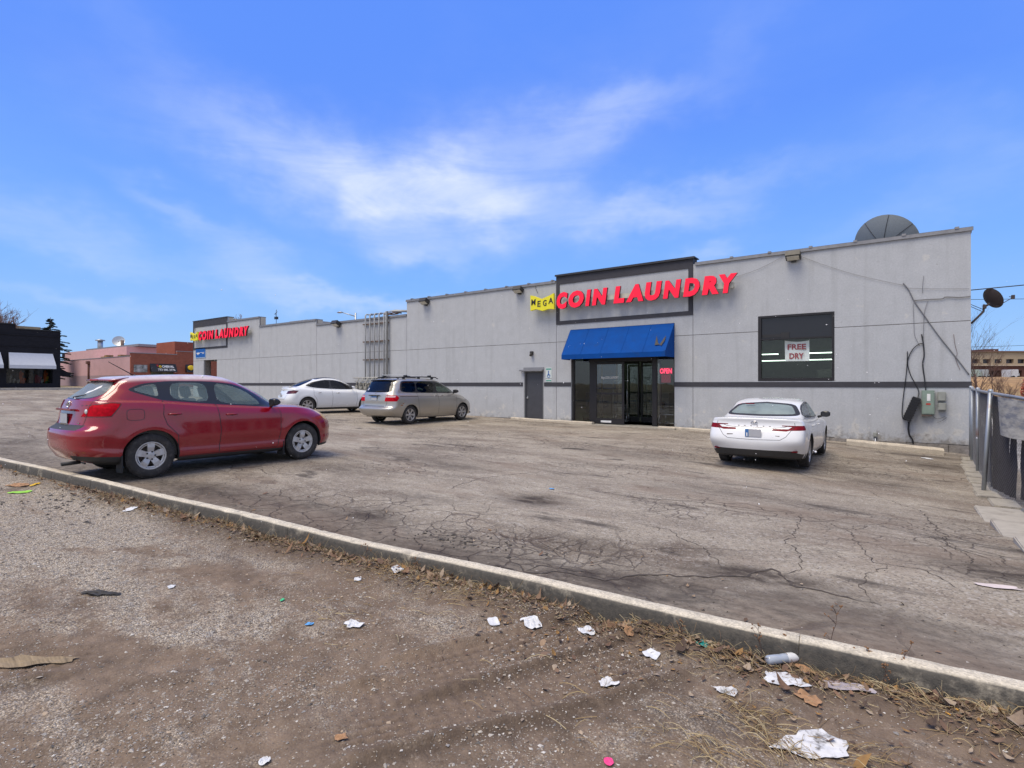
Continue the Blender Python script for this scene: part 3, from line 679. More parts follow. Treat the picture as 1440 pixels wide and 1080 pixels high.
# copings
m_ = MB()
for i, (a, b_, z) in enumerate(TOP):
    if i == 0: continue
    e = .05 if i == 4 else 0
    for aa, bb in (((a-.03, WX(782.5)-.035), (WX(974.5)+.085, b_+e)) if i == 4 else ((a, b_),)):
        m_.box(aa, bb, -.045, .47, z, z+.045); m_.box(aa, bb, -.052, -.044, z-.07, z+.04)
    x = a+.4
    while x < b_-.2 and i == 4:
        if not WX(782.5)-.1 < x < WX(974.5)+.15: m_.box(x-.05, x+.05, -.07, .2, z+.02, z+.085)
        x += 1.22
m_.box(BX1-.30, BX1+.06, .47, 24, 5.965, 6.01)
B(m_, 'coping', M['cap'], bevel=.006)
def cut_frame(x0, x1, z0, z1, tt, ts, tb, nm):
    m_ = MB()
    m_.box(x0, x1, -.03, .0, z1-tt, z1); m_.box(x0, x0+ts, -.03, .0, z0+tb, z1-tt); m_.box(x1-ts, x1, -.03, .0, z0+tb, z1-tt); m_.box(x0, x1, -.03, .0, z0, z0+tb)
    return B(m_, nm, M['band'])
# sign panels standing a little higher than the parapet
FX0, FX1 = WX(782.5), WX(974.5)
m_ = MB(); m_.box(FX0, FX1, .0, .44, 5.975, 6.20); m_.box(FX0, FX1, -.0, .001, 5.9, 5.97); B(m_, 'raised_parapet', M['stucco'])
cut_frame(FX0, FX1, 4.12, 6.20, .37, .16, .15, 'sign_surround')
m_ = MB(); m_.box(FX0-.03, FX1+.08, -.09, .48, 6.20, 6.24); m_.box(FX0-.03, FX1+.08, -.10, -.088, 6.16, 6.24); B(m_, 'coping', M['darkmetal'], bevel=.005)
m_ = MB(); m_.box(FX1-.005, FX1+.012, -.03, .44, 5.98, 6.19); B(m_, 'parapet_end', M['band'])
cut_frame(BX0, WX(320), 4.25, 6.44, .45, .16, .15, 'sign_surround')
m_ = MB(); m_.box(BX0-.03, WX(320)+.03, -.06, .48, 6.47, 6.51); B(m_, 'coping', M['darkmetal'])
m_ = MB(); m_.box(BX0, BX0+.9, .44, .9, -.6, 6.4); m_.box(BX0, BX0+.4, 3.0, 23.7, -.6, 6.0); m_.box(BX0, BX0+.4, .9, 3.0, QZ1, 6.0); m_.box(QX1, -20.6, 2.99, 3.2, .0, 5); m_.box(QX1, QX1+.3, .44, 2.99, 0, 5); B(m_, 'corner_pillar', M['stucco'])
# side door
sdm = mat('dark_grey_door_paint', (.060, .062, .072), .45, var=.1)
m_ = MB(); m_.box(DX0+.05, DX1-.04, .09, .14, .02, DZ1-.05)
dr = B(m_, 'side_door', sdm, bevel=.004)
m_ = MB(); m_.box(DX0-.001, DX0+.045, -.004, .16, .0, DZ1); m_.box(DX1-.04, DX1+.001, -.004, .16, .0, DZ1); m_.box(DX0+.045, DX1-.04, -.004, .16, DZ1-.045, DZ1); B(m_, 'door_frame', mat('grey_door_frame', (.20, .205, .21), .6))
m_ = MB(); m_.sphere((DX0+.13, .065, .98), .035); m_.cyl((DX0+.13, .09, .98), (DX0+.13, .06, .98), .02); m_.box(DX0+.11, DX0+.16, .082, .09, .93, 1.07)
o = m_.build('door_knob', M['steel']); o.parent = dr
m_ = MB(); m_.box(DX0-.16, DX1+.02, -.16, .0, DZ1+.03, DZ1+.06); m_.box(DX0-.16, DX1+.02, -.17, -.155, DZ1-.005, DZ1+.06); m_.box(DX0-.02, DX1+.02, -.03, 0, DZ1+.06, DZ1+.16)
B(m_, 'door_hood', M['cap'])
# entrance: aluminium frame, glass
fm = mat('dark_bronze_aluminium', (.030, .028, .030), .42, .4); gm = glass('shop_glass', (.80, .84, .82), 1.5)
gmd = glass('window_glass', (.90, .94, .91), 1.2); FY = .10
def ex(px): return WX(px, FY)
m_ = MB(); z2 = 3.78
def bar(x0, x1, z0, z1, dy=.0, th=.10): m_.box(x0, x1, FY-dy, FY+th, z0, z1)
X = [EX0+.04, ex(829), ex(836.5), ex(917), ex(923.5), EX1-.005]
TR_ = 2.84   # transom
zb_ = -.04
for a, b_ in ((EX0+.001, EX0+.10), (X[1]-.0, X[2]), (X[3]-.0, X[4]), (EX1-.06, EX1-.001)): bar(a, b_, zb_, z2)
for a, b_ in ((EX0+.10, X[1]), (X[4], EX1-.06)): bar(a, b_, TR_, TR_+.07); bar(a, b_, z2-.06, z2); bar(a, b_, zb_, zb_+.05)
bar(X[2], X[3], TR_-.34, TR_+.06, .03); bar(X[2], X[3], z2-.06, z2)
B(m_, 'entrance_frame', fm, bevel=.004)
m_ = MB()
for a, b_, z0, z1 in ((EX0+.10, X[1], zb_+.05, TR_), (X[4], EX1-.06, zb_+.05, TR_)):
    m_ = MB(); m_.add([(a, FY+.04, z0), (b_, FY+.04, z0), (b_, FY+.04, z1), (a, FY+.04, z1)], [(0, 1, 2, 3)]); B(m_, 'side_light', gm)
m_ = MB(); m_.box(EX0+.10, X[1], FY+.04, FY+.048, TR_+.07, z2-.06); m_.box(X[2], X[3], FY+.04, FY+.048, TR_+.06, z2-.06); m_.box(X[4], EX1-.06, FY+.04, FY+.048, TR_+.07, z2-.06)
B(m_, 'transom_window', gm)
def leaf(x0, x1, y, zt, mid, st=.09, word=None):
    m_ = MB(); zb = 0.0
    m_.box(x0, x0+st, y, y+.045, zb, zt); m_.box(x1-st, x1, y, y+.045, zb, zt); m_.box(x0+st, x1-st, y, y+.045, zt-st, zt); m_.box(x0+st, x1-st, y, y+.045, zb, zb+.22)
    if mid: m_.box(x0+st, x1-st, y, y+.045, mid, mid+.07)
    dd = B(m_, 'sliding_door', fm, bevel=.003)
    g_ = MB(); g_.box(x0+st, x1-st, y+.02, y+.026, zb+.22, mid or zt-st); 
    if mid: g_.box(x0+st, x1-st, y+.02, y+.026, mid+.07, zt-st)
    o = g_.build('door_glass', gm); adopt(o, bld); o.parent = dd; o.matrix_parent_inverse = Matrix.Identity(4)
    return dd
xl0, xl1 = X[2]+.02, ex(878.5)
l1 = leaf(xl0, xl1, FY-.06, TR_-.36, 1.18)
# this leaf stands at world coordinates under the building
o = text_obj('door_lettering', 'Mega COIN LAUNDRY', ex(846), 1.78, ex(870.5)-ex(846), .13, FY-.042, .002, M['white'], None, bold=.01, shear=.2); adopt(o, bld)
m_ = MB(); m_.box(xl0+.28, xl1-.55, FY-.066, FY-.058, .05, .13); B(m_, 'kick_sticker', M['white'])
for a_, b_ in ((866, 899), (901.5, 930)): leaf(WX(a_, 1.7), WX(b_, 1.7), 1.7, 2.55, 0, .07)
m_ = MB(); m_.box(WX(820, 1.7), WX(960, 1.7), 1.69, 1.76, 2.56, 2.80); B(m_, 'inner_header', fm)
m_ = MB(); m_.box(WX(820, 1.7), WX(866, 1.7)-.02, 1.70, 1.75, 0, .10); m_.box(WX(845, 1.7), WX(845, 1.7)+.07, 1.70, 1.75, .10, 2.55); B(m_, 'inner_frame', fm)
# threshold and low kerb pieces at the foot of the wall
tm = mat('cream_concrete', (.60, .53, .42), .9, bump=.004, bs=90, dirt=((.22, .19, .16), .56, .5), fleck=.25)
def kerbpiece(px0, px1, y0, y1, h, name='stone_step', lab=None, grp=None, cat='kerb stone'):
    xa, xb = WX(px0, y0), WX(px1, y0); mb_ = MB(); n = max(3, int((xb-xa)/.22)); rr = random.Random(int(px0))
    vs = []; fs = []
    pr = [(y0, -.3), (y0, h*.72), (y0+.03, h), (y1-.02, h*1.02), (y1, h*.9), (y1, -.3)]
    for i in range(n+1):
        x = xa+(xb-xa)*i/n; g = gz(x, y0)
        for (yy, zz) in pr: vs.append((x+rr.uniform(-.01, .01), yy+rr.uniform(-.008, .008), g+zz+rr.uniform(-.006, .006)))
    k = len(pr)
    for i in range(n):
        for j in range(k-1): fs.append((i*k+j, (i+1)*k+j, (i+1)*k+j+1, i*k+j+1))
    fs.append(tuple(range(k))); fs.append(tuple(n*k+j for j in range(k)))
    mb_.add(vs, fs); o = mb_.build(name, tm, None, bevel=.0); tag(o, lab, cat, grp); return o
kerbpiece(718, 832, -.42, -.20, .10, 'wall_kerb', 'weathered low concrete kerb below the grey side door, left of the entrance', 'kerbs at the foot of the wall')
kerbpiece(925, 1010, -.42, -.20, .09, 'wall_kerb', 'low concrete kerb right of the glass entrance, reaching behind the white sedan', 'kerbs at the foot of the wall')
m_ = MB(); m_.box(EX0+.2, EX1+.2, -.6, 2.2, -.30, -.02); st = m_.build('entrance_slab', M['conc'], None, .01); tag(st, kind='structure')
ws = kerbpiece(1190, 1328, -1.0, -.74, .17, 'wheel_stop', 'long concrete wheel stop lying below the window wall near the right corner', None, 'wheel stop')
# big window
m_ = MB(); y = .06
for a, b_, c_, d_ in ((WX0, WX0+.10, WZ0, WZ1), (WX1-.07, WX1, WZ0, WZ1), (WX0+.10, WX1-.07, WZ0, WZ0+.10), (WX0+.10, WX1-.07, WZ1-.07, WZ1), (WX0+.10, WX1-.07, 3.08, 3.13)): m_.box(a, b_, -.006, y+.06, c_, d_)
wf = B(m_, 'shop_window', fm, bevel=.003)
m_ = MB(); m_.add([(WX0+.10, y+.02, WZ0+.10), (WX1-.07, y+.02, WZ0+.10), (WX1-.07, y+.02, 3.08), (WX0+.10, y+.02, 3.08)], [(0, 1, 2, 3)]); o = m_.build('pane', gmd); o.parent = wf
m_ = MB(); m_.box(WX0+.10, WX1-.07, y+.0, y+.03, 3.13, WZ1-.07); o = m_.build('dark_upper_panel', mat('smoked_panel', (.018, .018, .022), .12, var=.05)); o.parent = wf
m_ = MB(); m_.box(WX0+.12, WX0+.95, y-.01, y-.001, 3.16, 3.27); m_.box(WX0+.7, WX0+.95, y-.02, y-.011, 3.13, 3.32); o = m_.build('vent_slot', M['black']); o.parent = wf
# interior seen through the glass
inn = mat('interior_wall_paint', (.24, .24, .20), .85, var=.08); flo = mat('interior_floor_tile', (.27, .25, .22), .4, var=.15, vs=3)
m_ = MB(); m_.box(-20, 1.2, 13.9, 14.0, -.1, 4.4); m_.box(1.2, 1.3, .45, 13.9, -.1, 4.4); m_.box(-20.1, -20, .45, 13.9, -.1, 4.4)
m_.box(-19.9, EX0-.3, .445, .50, -.1, 4.4); m_.box(EX1+.25, WX0-.2, .445, .50, -.1, 4.4); m_.box(WX0-.2, WX1+.2, .445, .50, -.1, WZ0-.1)
m_.box(-6.6, -6.5, 3.4, 9, -.1, 3.0)
B(m_, 'interior_wall', inn)
m_ = MB(); m_.box(-20, 1.2, .441, 13.9, -.2, -.02); B(m_, 'interior_floor', flo)
m_ = MB(); m_.box(-20, 1.2, .441, 13.9, 4.15, 4.2); B(m_, 'ceiling', mat('ceiling_tile', (.50, .50, .45), .9))
tb = mat('lit_tube', (.8, .95, .85), .5, emit=3.5, ecol=(.80, 1.0, .86))
for yy, zz in ((2.2, 4.06), (5.5, 2.86), (7.5, 2.66), (12.6, 4.06)):
    for k in range(9):
        if zz < 3 and k < 6: continue
        m_ = MB(); m_.box(-18.5+k*2.15, -17.1+k*2.15, yy-.04, yy+.04, zz, zz+.035); B(m_, 'fluorescent_tube', tb)
wash = mat('washer_steel', (.30, .31, .32), .35, .7); wfr = mat('washer_front', (.16, .18, .22), .4)
def washer(x, y, flip=0):
    m_ = MB(); m_.box(x, x+.72, y, y+.7, 0, 1.15, 0); m_.box(x+.02, x+.70, y-.012, y, .9, 1.12, 1)
    m_.cyl((x+.36, y-.03, .52), (x+.36, y, .52), .25, n=18, m=1); m_.cyl((x+.36, y-.045, .52), (x+.36, y-.03, .52), .18, n=18, m=2)
    o = B(m_, 'washing_machine', [wash, wfr, M['black']], bevel=.0)
for k in range(6): washer(-14.2+k*.8, 7.0)
for k in range(7): washer(-9.2+k*.8, 11.5)
m_ = MB(); m_.box(-12.2, -11.0, 4.4, 4.6, 1.35, 2.7); B(m_, 'blue_board', mat('blue_board', (.01, .10, .30), .5))
wpm = mat('tan_poster', (.30, .19, .11), .7)
m_ = MB(); m_.box(-9.5, -8.6, 13.8, 13.88, 1.0, 2.5); B(m_, 'wall_poster', wpm)
m_ = MB(); m_.box(-5.5, -4.4, 9.8, 9.88, 1.5, 1.9); B(m_, 'wall_notice', M['white'])
m_ = MB(); m_.box(-6.45, -3.0, 9.9, 10.1, 0, 1.95); m_.box(-3.0, 1.1, 7.9, 8.1, 0, 2.25); B(m_, 'partition', mat('partition_panel', (.16, .16, .135), .7))
# laundry carts
crm = mat('chromed_wire', (.55, .56, .58), .3, .9)
def cart(x, y, rz, lab):
    e = empty('laundry_cart', (x, y, -.02), lab, 'laundry cart', 'wire laundry carts inside the entrance', rz)
    f = MB(); r = .011
    for sx in (-.28, .28):
        for sy in (-.42, .42): f.tube([(sx, sy, .08), (sx*.9, sy*.95, .42)], r); 
        f.tube([(sx, -.42, .10), (sx, .42, .10)], r); f.tube([(sx, -.36, .42), (sx, -.36, 1.75)], r)
    f.tube([(-.28, -.36, 1.75), (.28, -.36, 1.75)], r); f.tube([(-.28, -.42, .1), (.28, -.42, .1)], r); f.tube([(-.28, .42, .1), (.28, .42, .1)], r)
    f.build('cart_frame', crm, e)
    k = MB()
    for i in range(9):
        u = -.26+.52*i/8; k.tube([(u, -.40, .75), (u*.9, -.34, .42), (u*.9, .34, .42), (u, .40, .75)], .004, 4)
    for z_ in (.42, .53, .64, .75):
        q = .9+.1*(z_-.42)/.33; pp = [(-.28*q, -.41*q, z_), (.28*q, -.41*q, z_), (.28*q, .41*q, z_), (-.28*q, .41*q, z_), (-.28*q, -.41*q, z_)]; k.tube(pp, .007 if z_ == .75 else .004, 4)
    k.build('wire_basket', crm, e)
    for sx in (-.26, .26):
        for sy in (-.4, .4):
            w_ = MB(); w_.cyl((sx-.012, sy, .05), (sx+.012, sy, .05), .05, n=12); w_.build('caster', M['black'], e)
cart(ex(861), .95, .3, 'chromed wire laundry cart standing behind the closed left glass door leaf')
cart(ex(934), .95, 1.4, 'wire laundry cart behind the right side glass under the red open sign')
cart(ex(885)-.6, 3.6, .9, 'wire laundry cart deep inside the doorway behind the inner doors')
# neon sign
ns = empty('open_sign', (ex(935), FY+.1, 2.25), 'red lit OPEN sign hanging inside the glass right of the entrance doors', 'neon sign')
rd = mat('red_neon', (1, .05, .12), .4, emit=2.2, ecol=(1, .04, .12)); rd2 = mat('red_sign_panel', (.16, .02, .035), .5, emit=.10, ecol=(1, .1, .15))
xo0, xo1 = ex(927), ex(943.5)
zo0, zo1 = WZ(935, 525.2, FY), WZ(935, 518, FY)
o = text_obj('lettering', 'OPEN', xo0, zo0, xo1-xo0, zo1-zo0, FY+.09, .01, rd, None, bold=.01); adopt(o, ns)
m_ = MB(); m_.box(xo0-.02, xo1+.02, FY+.10, FY+.12, zo0-.03, zo1+.03); o = m_.build('backing', rd2); adopt(o, ns)
m_ = MB()
for k in range(5):
    xx = xo0+.06+k*(xo1-xo0-.16)/4; m_.box(xx, xx+.045, FY+.09, FY+.11, WZ(935, 538, FY), zo0-.06)
m_.box(xo0+.04, xo1-.05, FY+.112, FY+.12, WZ(935, 538, FY), zo0-.05)
o = m_.build('hours_panel', rd2); adopt(o, ns)
# FREE DRY banner inside the window
bn = empty('banner', (WX(1120, .15), .17, 2.5), 'white FREE DRY banner in red letters hanging behind the big window', 'banner')
bp = [PY(px, py, .2) for px, py in ((1103.5, 479), (1138, 478.5), (1138.5, 507.5), (1104, 508))]
m_ = MB(); nb = 10; vs = []
for j in range(nb+1):
    for i in range(nb+1):
        a_, b_ = i/nb, j/nb; p = bp[0]*(1-a_)*(1-b_)+bp[1]*a_*(1-b_)+bp[2]*a_*b_+bp[3]*(1-a_)*b_
        vs.append((p.x, .2+.012*math.sin(a_*9+b_*2), p.z-(.045*math.sin(a_*math.pi)*(1-b_))))
m_.add(vs, [(j*(nb+1)+i, j*(nb+1)+i+1, (j+1)*(nb+1)+i+1, (j+1)*(nb+1)+i) for j in range(nb) for i in range(nb)], 0, True)
o = m_.build('cloth', mat('banner_cloth', (.93, .93, .94), .8, emit=.0)); adopt(o, bn)
redl = mat('dark_red_ink', (.38, .02, .03), .6)
for wd, x0p, x1p, y0p, y1p in (('FREE', 1107.5, 1133.5, 491.5, 483.8), ('DRY', 1110, 1130.5, 504.5, 496.5)):
    xa, xb = WX(x0p, .18), WX(x1p, .18); za, zb = WZ(1120, y0p, .18), WZ(1120, y1p, .18)
    o = text_obj('lettering', wd, xa, za, xb-xa, zb-za, .18, .003, redl, None, bold=.03); adopt(o, bn)
for q_ in (0, 1):
    m_ = MB(); m_.tube([(bp[q_].x, .2, bp[q_].z), (bp[q_].x, .2, 3.1)], .004); o = m_.build('string', M['white']); adopt(o, bn)
# awning
aw = mat('blue_awning_canvas', (.003, .060, .27), .85, spec=.15, var=.1, vs=3, dirt=((.02, .05, .12), .60, .5), bump=.003, bs=8)
PRJ = .95
ax0, ax1 = EX0-.02, EX1+.0; zt = 3.86; 
zf = WZ(789.5, 499, -PRJ); zv = WZ(789.5, 505.5, -PRJ)
xf0, xf1 = WX(789.5, -PRJ), EX1-.02
m_ = MB(); n = 14; vs = []
def awp(u, v):
    x = (ax0*(1-v)+xf0*v)*(1-u)+(ax1*(1-v)+xf1*v)*u; sag = .05*math.sin(v*math.pi)*(.5+.5*math.cos(u*6*math.pi))
    return (x, -.02-(PRJ-.02)*v, zt*(1-v)+zf*v - sag*.5)
for j in range(n+1):
    for i in range(4*n+1): vs.append(awp(i/(4*n), j/n))
q = 4*n+1
m_.add(vs, [(j*q+i, j*q+i+1, (j+1)*q+i+1, (j+1)*q+i) for j in range(n) for i in range(4*n)], 0, True)
m_.add([awp(0, 1), awp(1, 1), (xf1, -PRJ, zv), (xf0, -PRJ, zv)], [(0, 1, 2, 3)])
m_.add([awp(0, 0), awp(0, 1), (xf0, -PRJ, zv), (ax0, -.02, zv)], [(0, 1, 2, 3)]); m_.add([awp(1, 0), awp(1, 1), (xf1, -PRJ, zv), (ax1, -.02, zv)], [(0, 1, 2, 3)])
awo = B(m_, 'awning', aw)
for u_ in (.2, .4, .6, .8):
    m_ = MB(); m_.tube([(p_[0], p_[1]-.008, p_[2]+.004) for p_ in (awp(u_, v_/8) for v_ in range(9))], .0035, 4); B(m_, 'awning_seam', aw, parent=None)
m_ = MB(); m_.add([awp(.885, .45), awp(.895, .80), awp(.935, .78), awp(.915, .70)], [(0, 1, 2, 3)]); m_.add([awp(.935, .78), awp(.965, .45), awp(.97, .62), awp(.955, .82)], [(0, 1, 2, 3)])
for i in range(len(m_.v)): m_.v[i] = (m_.v[i][0], m_.v[i][1]-.02, m_.v[i][2]+.03)
o = m_.build('torn_patch', M['black']); adopt(o, bld); o.parent = awo; o.matrix_parent_inverse = Matrix.Identity(4)
m_ = MB(); m_.box(EX0, EX1, -.02, .10, EZ1-.0, EZ1+.09); B(m_, 'awning_rail', M['darkmetal'])

# ---------------- lettering signs
redp = mat('red_sign_face', (.85, .004, .03), .6, var=.03, emit=.32, ecol=(1, .01, .08)); redside = mat('dark_red_return', (.09, .004, .012), .4)
yel = mat('yellow_sign_face', (.80, .72, .02), .4, var=.04, emit=.05); rw = mat('raceway_cream', (.52, .50, .42), .6)
SY = -.36
sgn = empty('shop_sign', (WX(900, SY), 0, 5.0), 'large red COIN LAUNDRY letters with yellow MEGA plaque, across the framed panel above the awning', 'sign', 'coin laundry signs')
LET = [('C', 205, 278), ('O', 285, 388), ('I', 398, 436), ('N', 443, 547), ('L', 588, 663), ('A', 672, 790), ('U', 800, 915), ('N', 922, 1045), ('D', 1058, 1170), ('R', 1185, 1300), ('Y', 1300, 1425)]
for ch, a, b_ in LET:
    x0, x1 = WX(740+a/4.8, SY), WX(740+b_/4.8, SY); ov = .02 if ch in 'COU' else 0
    me = text_mesh(ch, x1-x0, .66+ov*2, .10, [redside, redp], bold=.07, shear=.16)
    for p_ in me.polygons: p_.material_index = 1 if min(me.vertices[i].co.z for i in p_.vertices) > .09 else 0
    o = bpy.data.objects.new('letter', me); COL.objects.link(o)
    o.matrix_world = Matrix.Translation((x0, SY+.10, 4.745-ov)) @ Matrix.Rotation(math.pi/2, 4, 'X'); adopt(o, sgn)
m_ = MB(); m_.box(WX(790, SY), WX(1030, SY), -.25, -.09, 4.93, 5.12)
for k in range(9):
    x = WX(800, SY)+k*(WX(1025, SY)-WX(800, SY))/8; m_.box(x-.03, x+.03, -.09, .0, 4.98, 5.06)
o = m_.build('raceway', rw); adopt(o, sgn)
ZP = lambda px, py: (WX(px, SY), WZ(px, py, SY))
poly = [ZP(740+a/4.8, 375+b_/4.8) for a, b_ in ((27, 193), (52, 198), (103, 218), (150, 197), (184, 178), (187, 287), (152, 285), (107, 299), (66, 287), (28, 298))]
m_ = MB(); m_.prism(poly, lambda u, v, h: (u, h, v), SY, SY+.12); o = m_.build('yellow_plaque', yel, None, .006); adopt(o, sgn); yp = o
for ch, a, b_, c_, d_ in (('M', 33, 62, 222, 262), ('E', 74, 96, 232, 271), ('G', 112, 136, 226, 266), ('A', 148, 180, 211, 251)):
    x0, x1 = WX(740+a/4.8, SY-.02), WX(740+b_/4.8, SY-.02); za, zb = WZ(740+a/4.8, 375+d_/4.8, SY), WZ(740+a/4.8, 375+c_/4.8, SY)
    o = text_obj('plaque_letter', ch, x0, za, x1-x0, zb-za, SY-.002, .012, M['black'], None, bold=.015, shear=.05); adopt(o, sgn)
m_ = MB(); m_.box(WX(760, SY), WX(764, SY), -.25, 0, 4.9, 5.0); m_.tube([(WX(757), -.05, 5.55), (WX(753), -.05, 5.9)], .01)
o = m_.build('sign_bracket', M['darkmetal']); adopt(o, sgn)
bpy.context.view_layer.update()
s2 = copy_tree(sgn); s2['label'] = 'far COIN LAUNDRY letters with yellow plaque, above the small blue sign'
s2.location = sgn.location + Vector((WX(349, SY)-WX(1037, SY), 0, .17))
# small blue sign at the left corner
bs = empty('blue_sign', (WX(282), -.03, 3.9), 'small blue sign with white marks high on the left corner pillar', 'sign')
xa, xb = WX(276), WX(289); za, zb = 3.66, 4.30
m_ = MB(); m_.box(xa-.05, xb+.05, -.03, .0, za-.06, zb+.06); o = m_.build('sign_border', mat('pale_blue_board', (.35, .5, .7), .5)); adopt(o, bs)
m_ = MB(); m_.box(xa, xb, -.04, -.031, za, zb); o = m_.build('sign_face', mat('blue_board_face', (.005, .11, .42), .5)); adopt(o, bs)
m_ = MB(); u = xb-xa
m_.box(xa+.1*u, xa+.45*u, -.046, -.041, 3.93, 4.02); m_.sphere((xa+.25*u, -.044, 3.93), .10, 8, sc=(1, .05, 1)); m_.box(xa+.5*u, xa+.92*u, -.046, -.041, 4.0, 4.03); m_.box(xa+.72*u, xa+.9*u, -.046, -.041, 3.92, 3.96)
o = m_.build('white_marks', M['white']); adopt(o, bs)
# ---------------- lamps, pipes, meters, cables on the wall
def flood(px, py, s, lab):
    x, z = WX(px), WZ(px, py); e = empty('wall_lamp', (x, 0, z), lab, 'flood light', 'flood lights along the top of the wall')
    m_ = MB(); M4 = Matrix.Rotation(math.radians(-28), 4, 'X')
    m_.box(-.22*s, .22*s, -.34*s, -.05*s, -.09*s, .10*s, M=M4); m_.build('lamp_housing', mat('bronze_housing', (.035, .032, .028), .5) if 'hous' not in M else M['hous'], e, .015)
    m_ = MB(); m_.box(-.18*s, .18*s, -.30*s, -.09*s, -.102*s, -.091*s, M=M4); m_.build('lens', M['lens'], e)
    m_ = MB(); m_.box(-.07*s, .07*s, -.08*s, 0, -.10*s, .08*s); m_.build('mount', M['hous'], e)
M['hous'] = mat('bronze_housing', (.035, .032, .028), .5); M['lens'] = mat('lamp_lens', (.55, .52, .42), .25)
flood(1116.5, 365, 1.0, 'brown flood light high on the wall between the red letters and the big window')
flood(731.5, 411, 1.0, 'brown flood light near the parapet just left of the yellow plaque')
flood(600, 427, 1.1, 'brown flood light near the top of the wall just right of the parapet step')
flood(476.5, 458, 1.2, 'brown flood light on the lower parapet left of the rack of vertical pipes')
e = empty('door_lamp', (WX(748.5), 0, WZ(748, 497)), 'tiny lamp on the wall above the grey side door', 'wall lamp')
m_ = MB(); m_.box(-.07, .07, -.10, 0, -.06, .09); m_.cyl((0, -.08, -.02), (.02, -.17, -.10), .05, .065); m_.build('lamp_housing', M['hous'], e, .01)
# pipes
pm = mat('painted_grey_pipe', (.36, .37, .37), .6, .2); rust = mat('rusty_bracket', (.16, .11, .09), .8)
pr = empty('pipe_rack', (WX(528), 0, 1), 'rack of six tall grey gas pipes climbing the wall behind the van', 'pipes')
for i, px in enumerate((513.9, 520.2, 526.6, 533, 540)):
    x = WX(px, -.15); m_ = MB(); tz = 5.40
    m_.tube([(x, -.15, 1.85), (x, -.15, tz), (x+.02, -.10, tz+.07), (x+.06, .3, tz+.08)], .038, 8); m_.build('pipe', pm).parent = None
    o = bpy.data.objects[-1] if False else None
for o in [o for o in bpy.data.objects if o.name.startswith('pipe') and o.type == 'MESH' and o.parent is None]: adopt(o, pr)
m_ = MB(); x = WX(543.8, -.15); m_.tube([(x, -.15, 1.2), (x, -.15, 5.5), (x+.3, .2, 5.55), (x+1.2, .6, 5.5)], .07, 10); adopt(m_.build('thick_pipe', pm), pr)
m_ = MB()
for z_ in (4.93, 3.95+.0, 2.95): m_.box(WX(512), WX(548), -.10, -.03, z_-.03, z_+.03)
adopt(m_.build('pipe_bracket', rust), pr)
gmm = empty('gas_meters', (WX(522), 0, .5), 'cluster of small gas meters and fittings under the pipe rack', 'gas meters')
rr = random.Random(9)
for i in range(6):
    x = WX(503.5+i*6.4, -.25); m_ = MB(); z0 = 1.35
    m_.cyl((x-.10, -.3, z0), (x+.10, -.3, z0), .13, n=12); m_.box(x-.12, x+.12, -.40, -.20, z0-.14, z0+.12); m_.cyl((x, -.42, z0+.02), (x, -.40, z0+.02), .07, n=12)
    o = m_.build('meter', mat('meter_grey', (.30, .29, .25), .6) if 'mg' not in M else M['mg'], None, .01); M.setdefault('mg', o.data.materials[0]); adopt(o, gmm)
    m_ = MB(); m_.tube([(x-.08, -.3, z0+.1), (x-.08, -.3, z0+.35), (x-.08, -.2, z0+.42), (x+.0, -.18, 1.95)], .025); m_.tube([(x+.08, -.3, z0+.1), (x+.08, -.3, z0+.30), (x+.16, -.3, z0+.30), (x+.16, -.3, z0-.2)], .022)
    for q in range(4): m_.sphere((x+rr.uniform(-.15, .15), -.33+rr.uniform(-.08, .08), z0+rr.uniform(.1, .45)), rr.uniform(.03, .055), 6)
    adopt(m_.build('fittings', M['mg']), gmm)
m_ = MB(); m_.tube([(WX(500), -.16, 1.95), (WX(541), -.16, 1.95)], .035); adopt(m_.build('manifold', mat('white_pipe', (.42, .41, .38), .6)), gmm)
# electrical services at the right end
def wp(px, py, y=-.03): return PY(px, py, y)
def wallbox(name, lab, px0, px1, py0, py1, dep, m, cat, top=True, label2=None):
    a, b_ = wp(px0, py1), wp(px1, py0); e = empty(name, ((a.x+b_.x)/2, 0, a.z), lab, cat)
    m_ = MB(); m_.box(a.x, b_.x, -dep, 0, a.z, b_.z); adopt(m_.build('cabinet', m, None, .008), e)
    m_ = MB(); m_.box(a.x+.015, b_.x-.015, -dep-.012, -dep, a.z+.02, b_.z-.02); adopt(m_.build('cover', m, None, .005), e)
    return e, a, b_
gb = mat('sage_green_enamel', (.23, .30, .25), .55, dirt=((.10, .09, .07), .62, .6)); grb = mat('grey_box_enamel', (.30, .31, .28), .6)
e, a, b_ = wallbox('electrical_cabinet', 'sage green electrical cabinet with a sticker, on the wall near the right corner', 1296, 1314, 549, 582.5, .16, gb, 'electrical box')
m_ = MB(); m_.box(a.x+.12, a.x+.2, -.176, -.173, b_.z-.3, b_.z-.1); adopt(m_.build('white_sticker', M['white']), e)
m_ = MB(); m_.box(a.x+.10, a.x+.2, -.176, -.173, b_.z-.42, b_.z-.37, M=None); adopt(m_.build('red_sticker', mat('red_sticker', (.45, .05, .03), .6)), e)
m_ = MB(); m_.box(a.x+.0, b_.x-.06, -.15, -.02, a.z-.04, a.z); adopt(m_.build('base_plate', rust), e)
wallbox('meter_box', 'small grey meter box, the upper one right of the green cabinet', 1318.5, 1330, 551, 564, .12, grb, 'electrical box')
wallbox('meter_box', 'small grey meter box, the lower one right of the green cabinet', 1319, 1330.5, 566.5, 577, .14, grb, 'electrical box')
wallbox('conduit_box', 'small pale outlet box on a short conduit low on the wall above the wheel stop', 1228, 1233.5, 608.5, 614.5, .08, grb, 'outlet box')
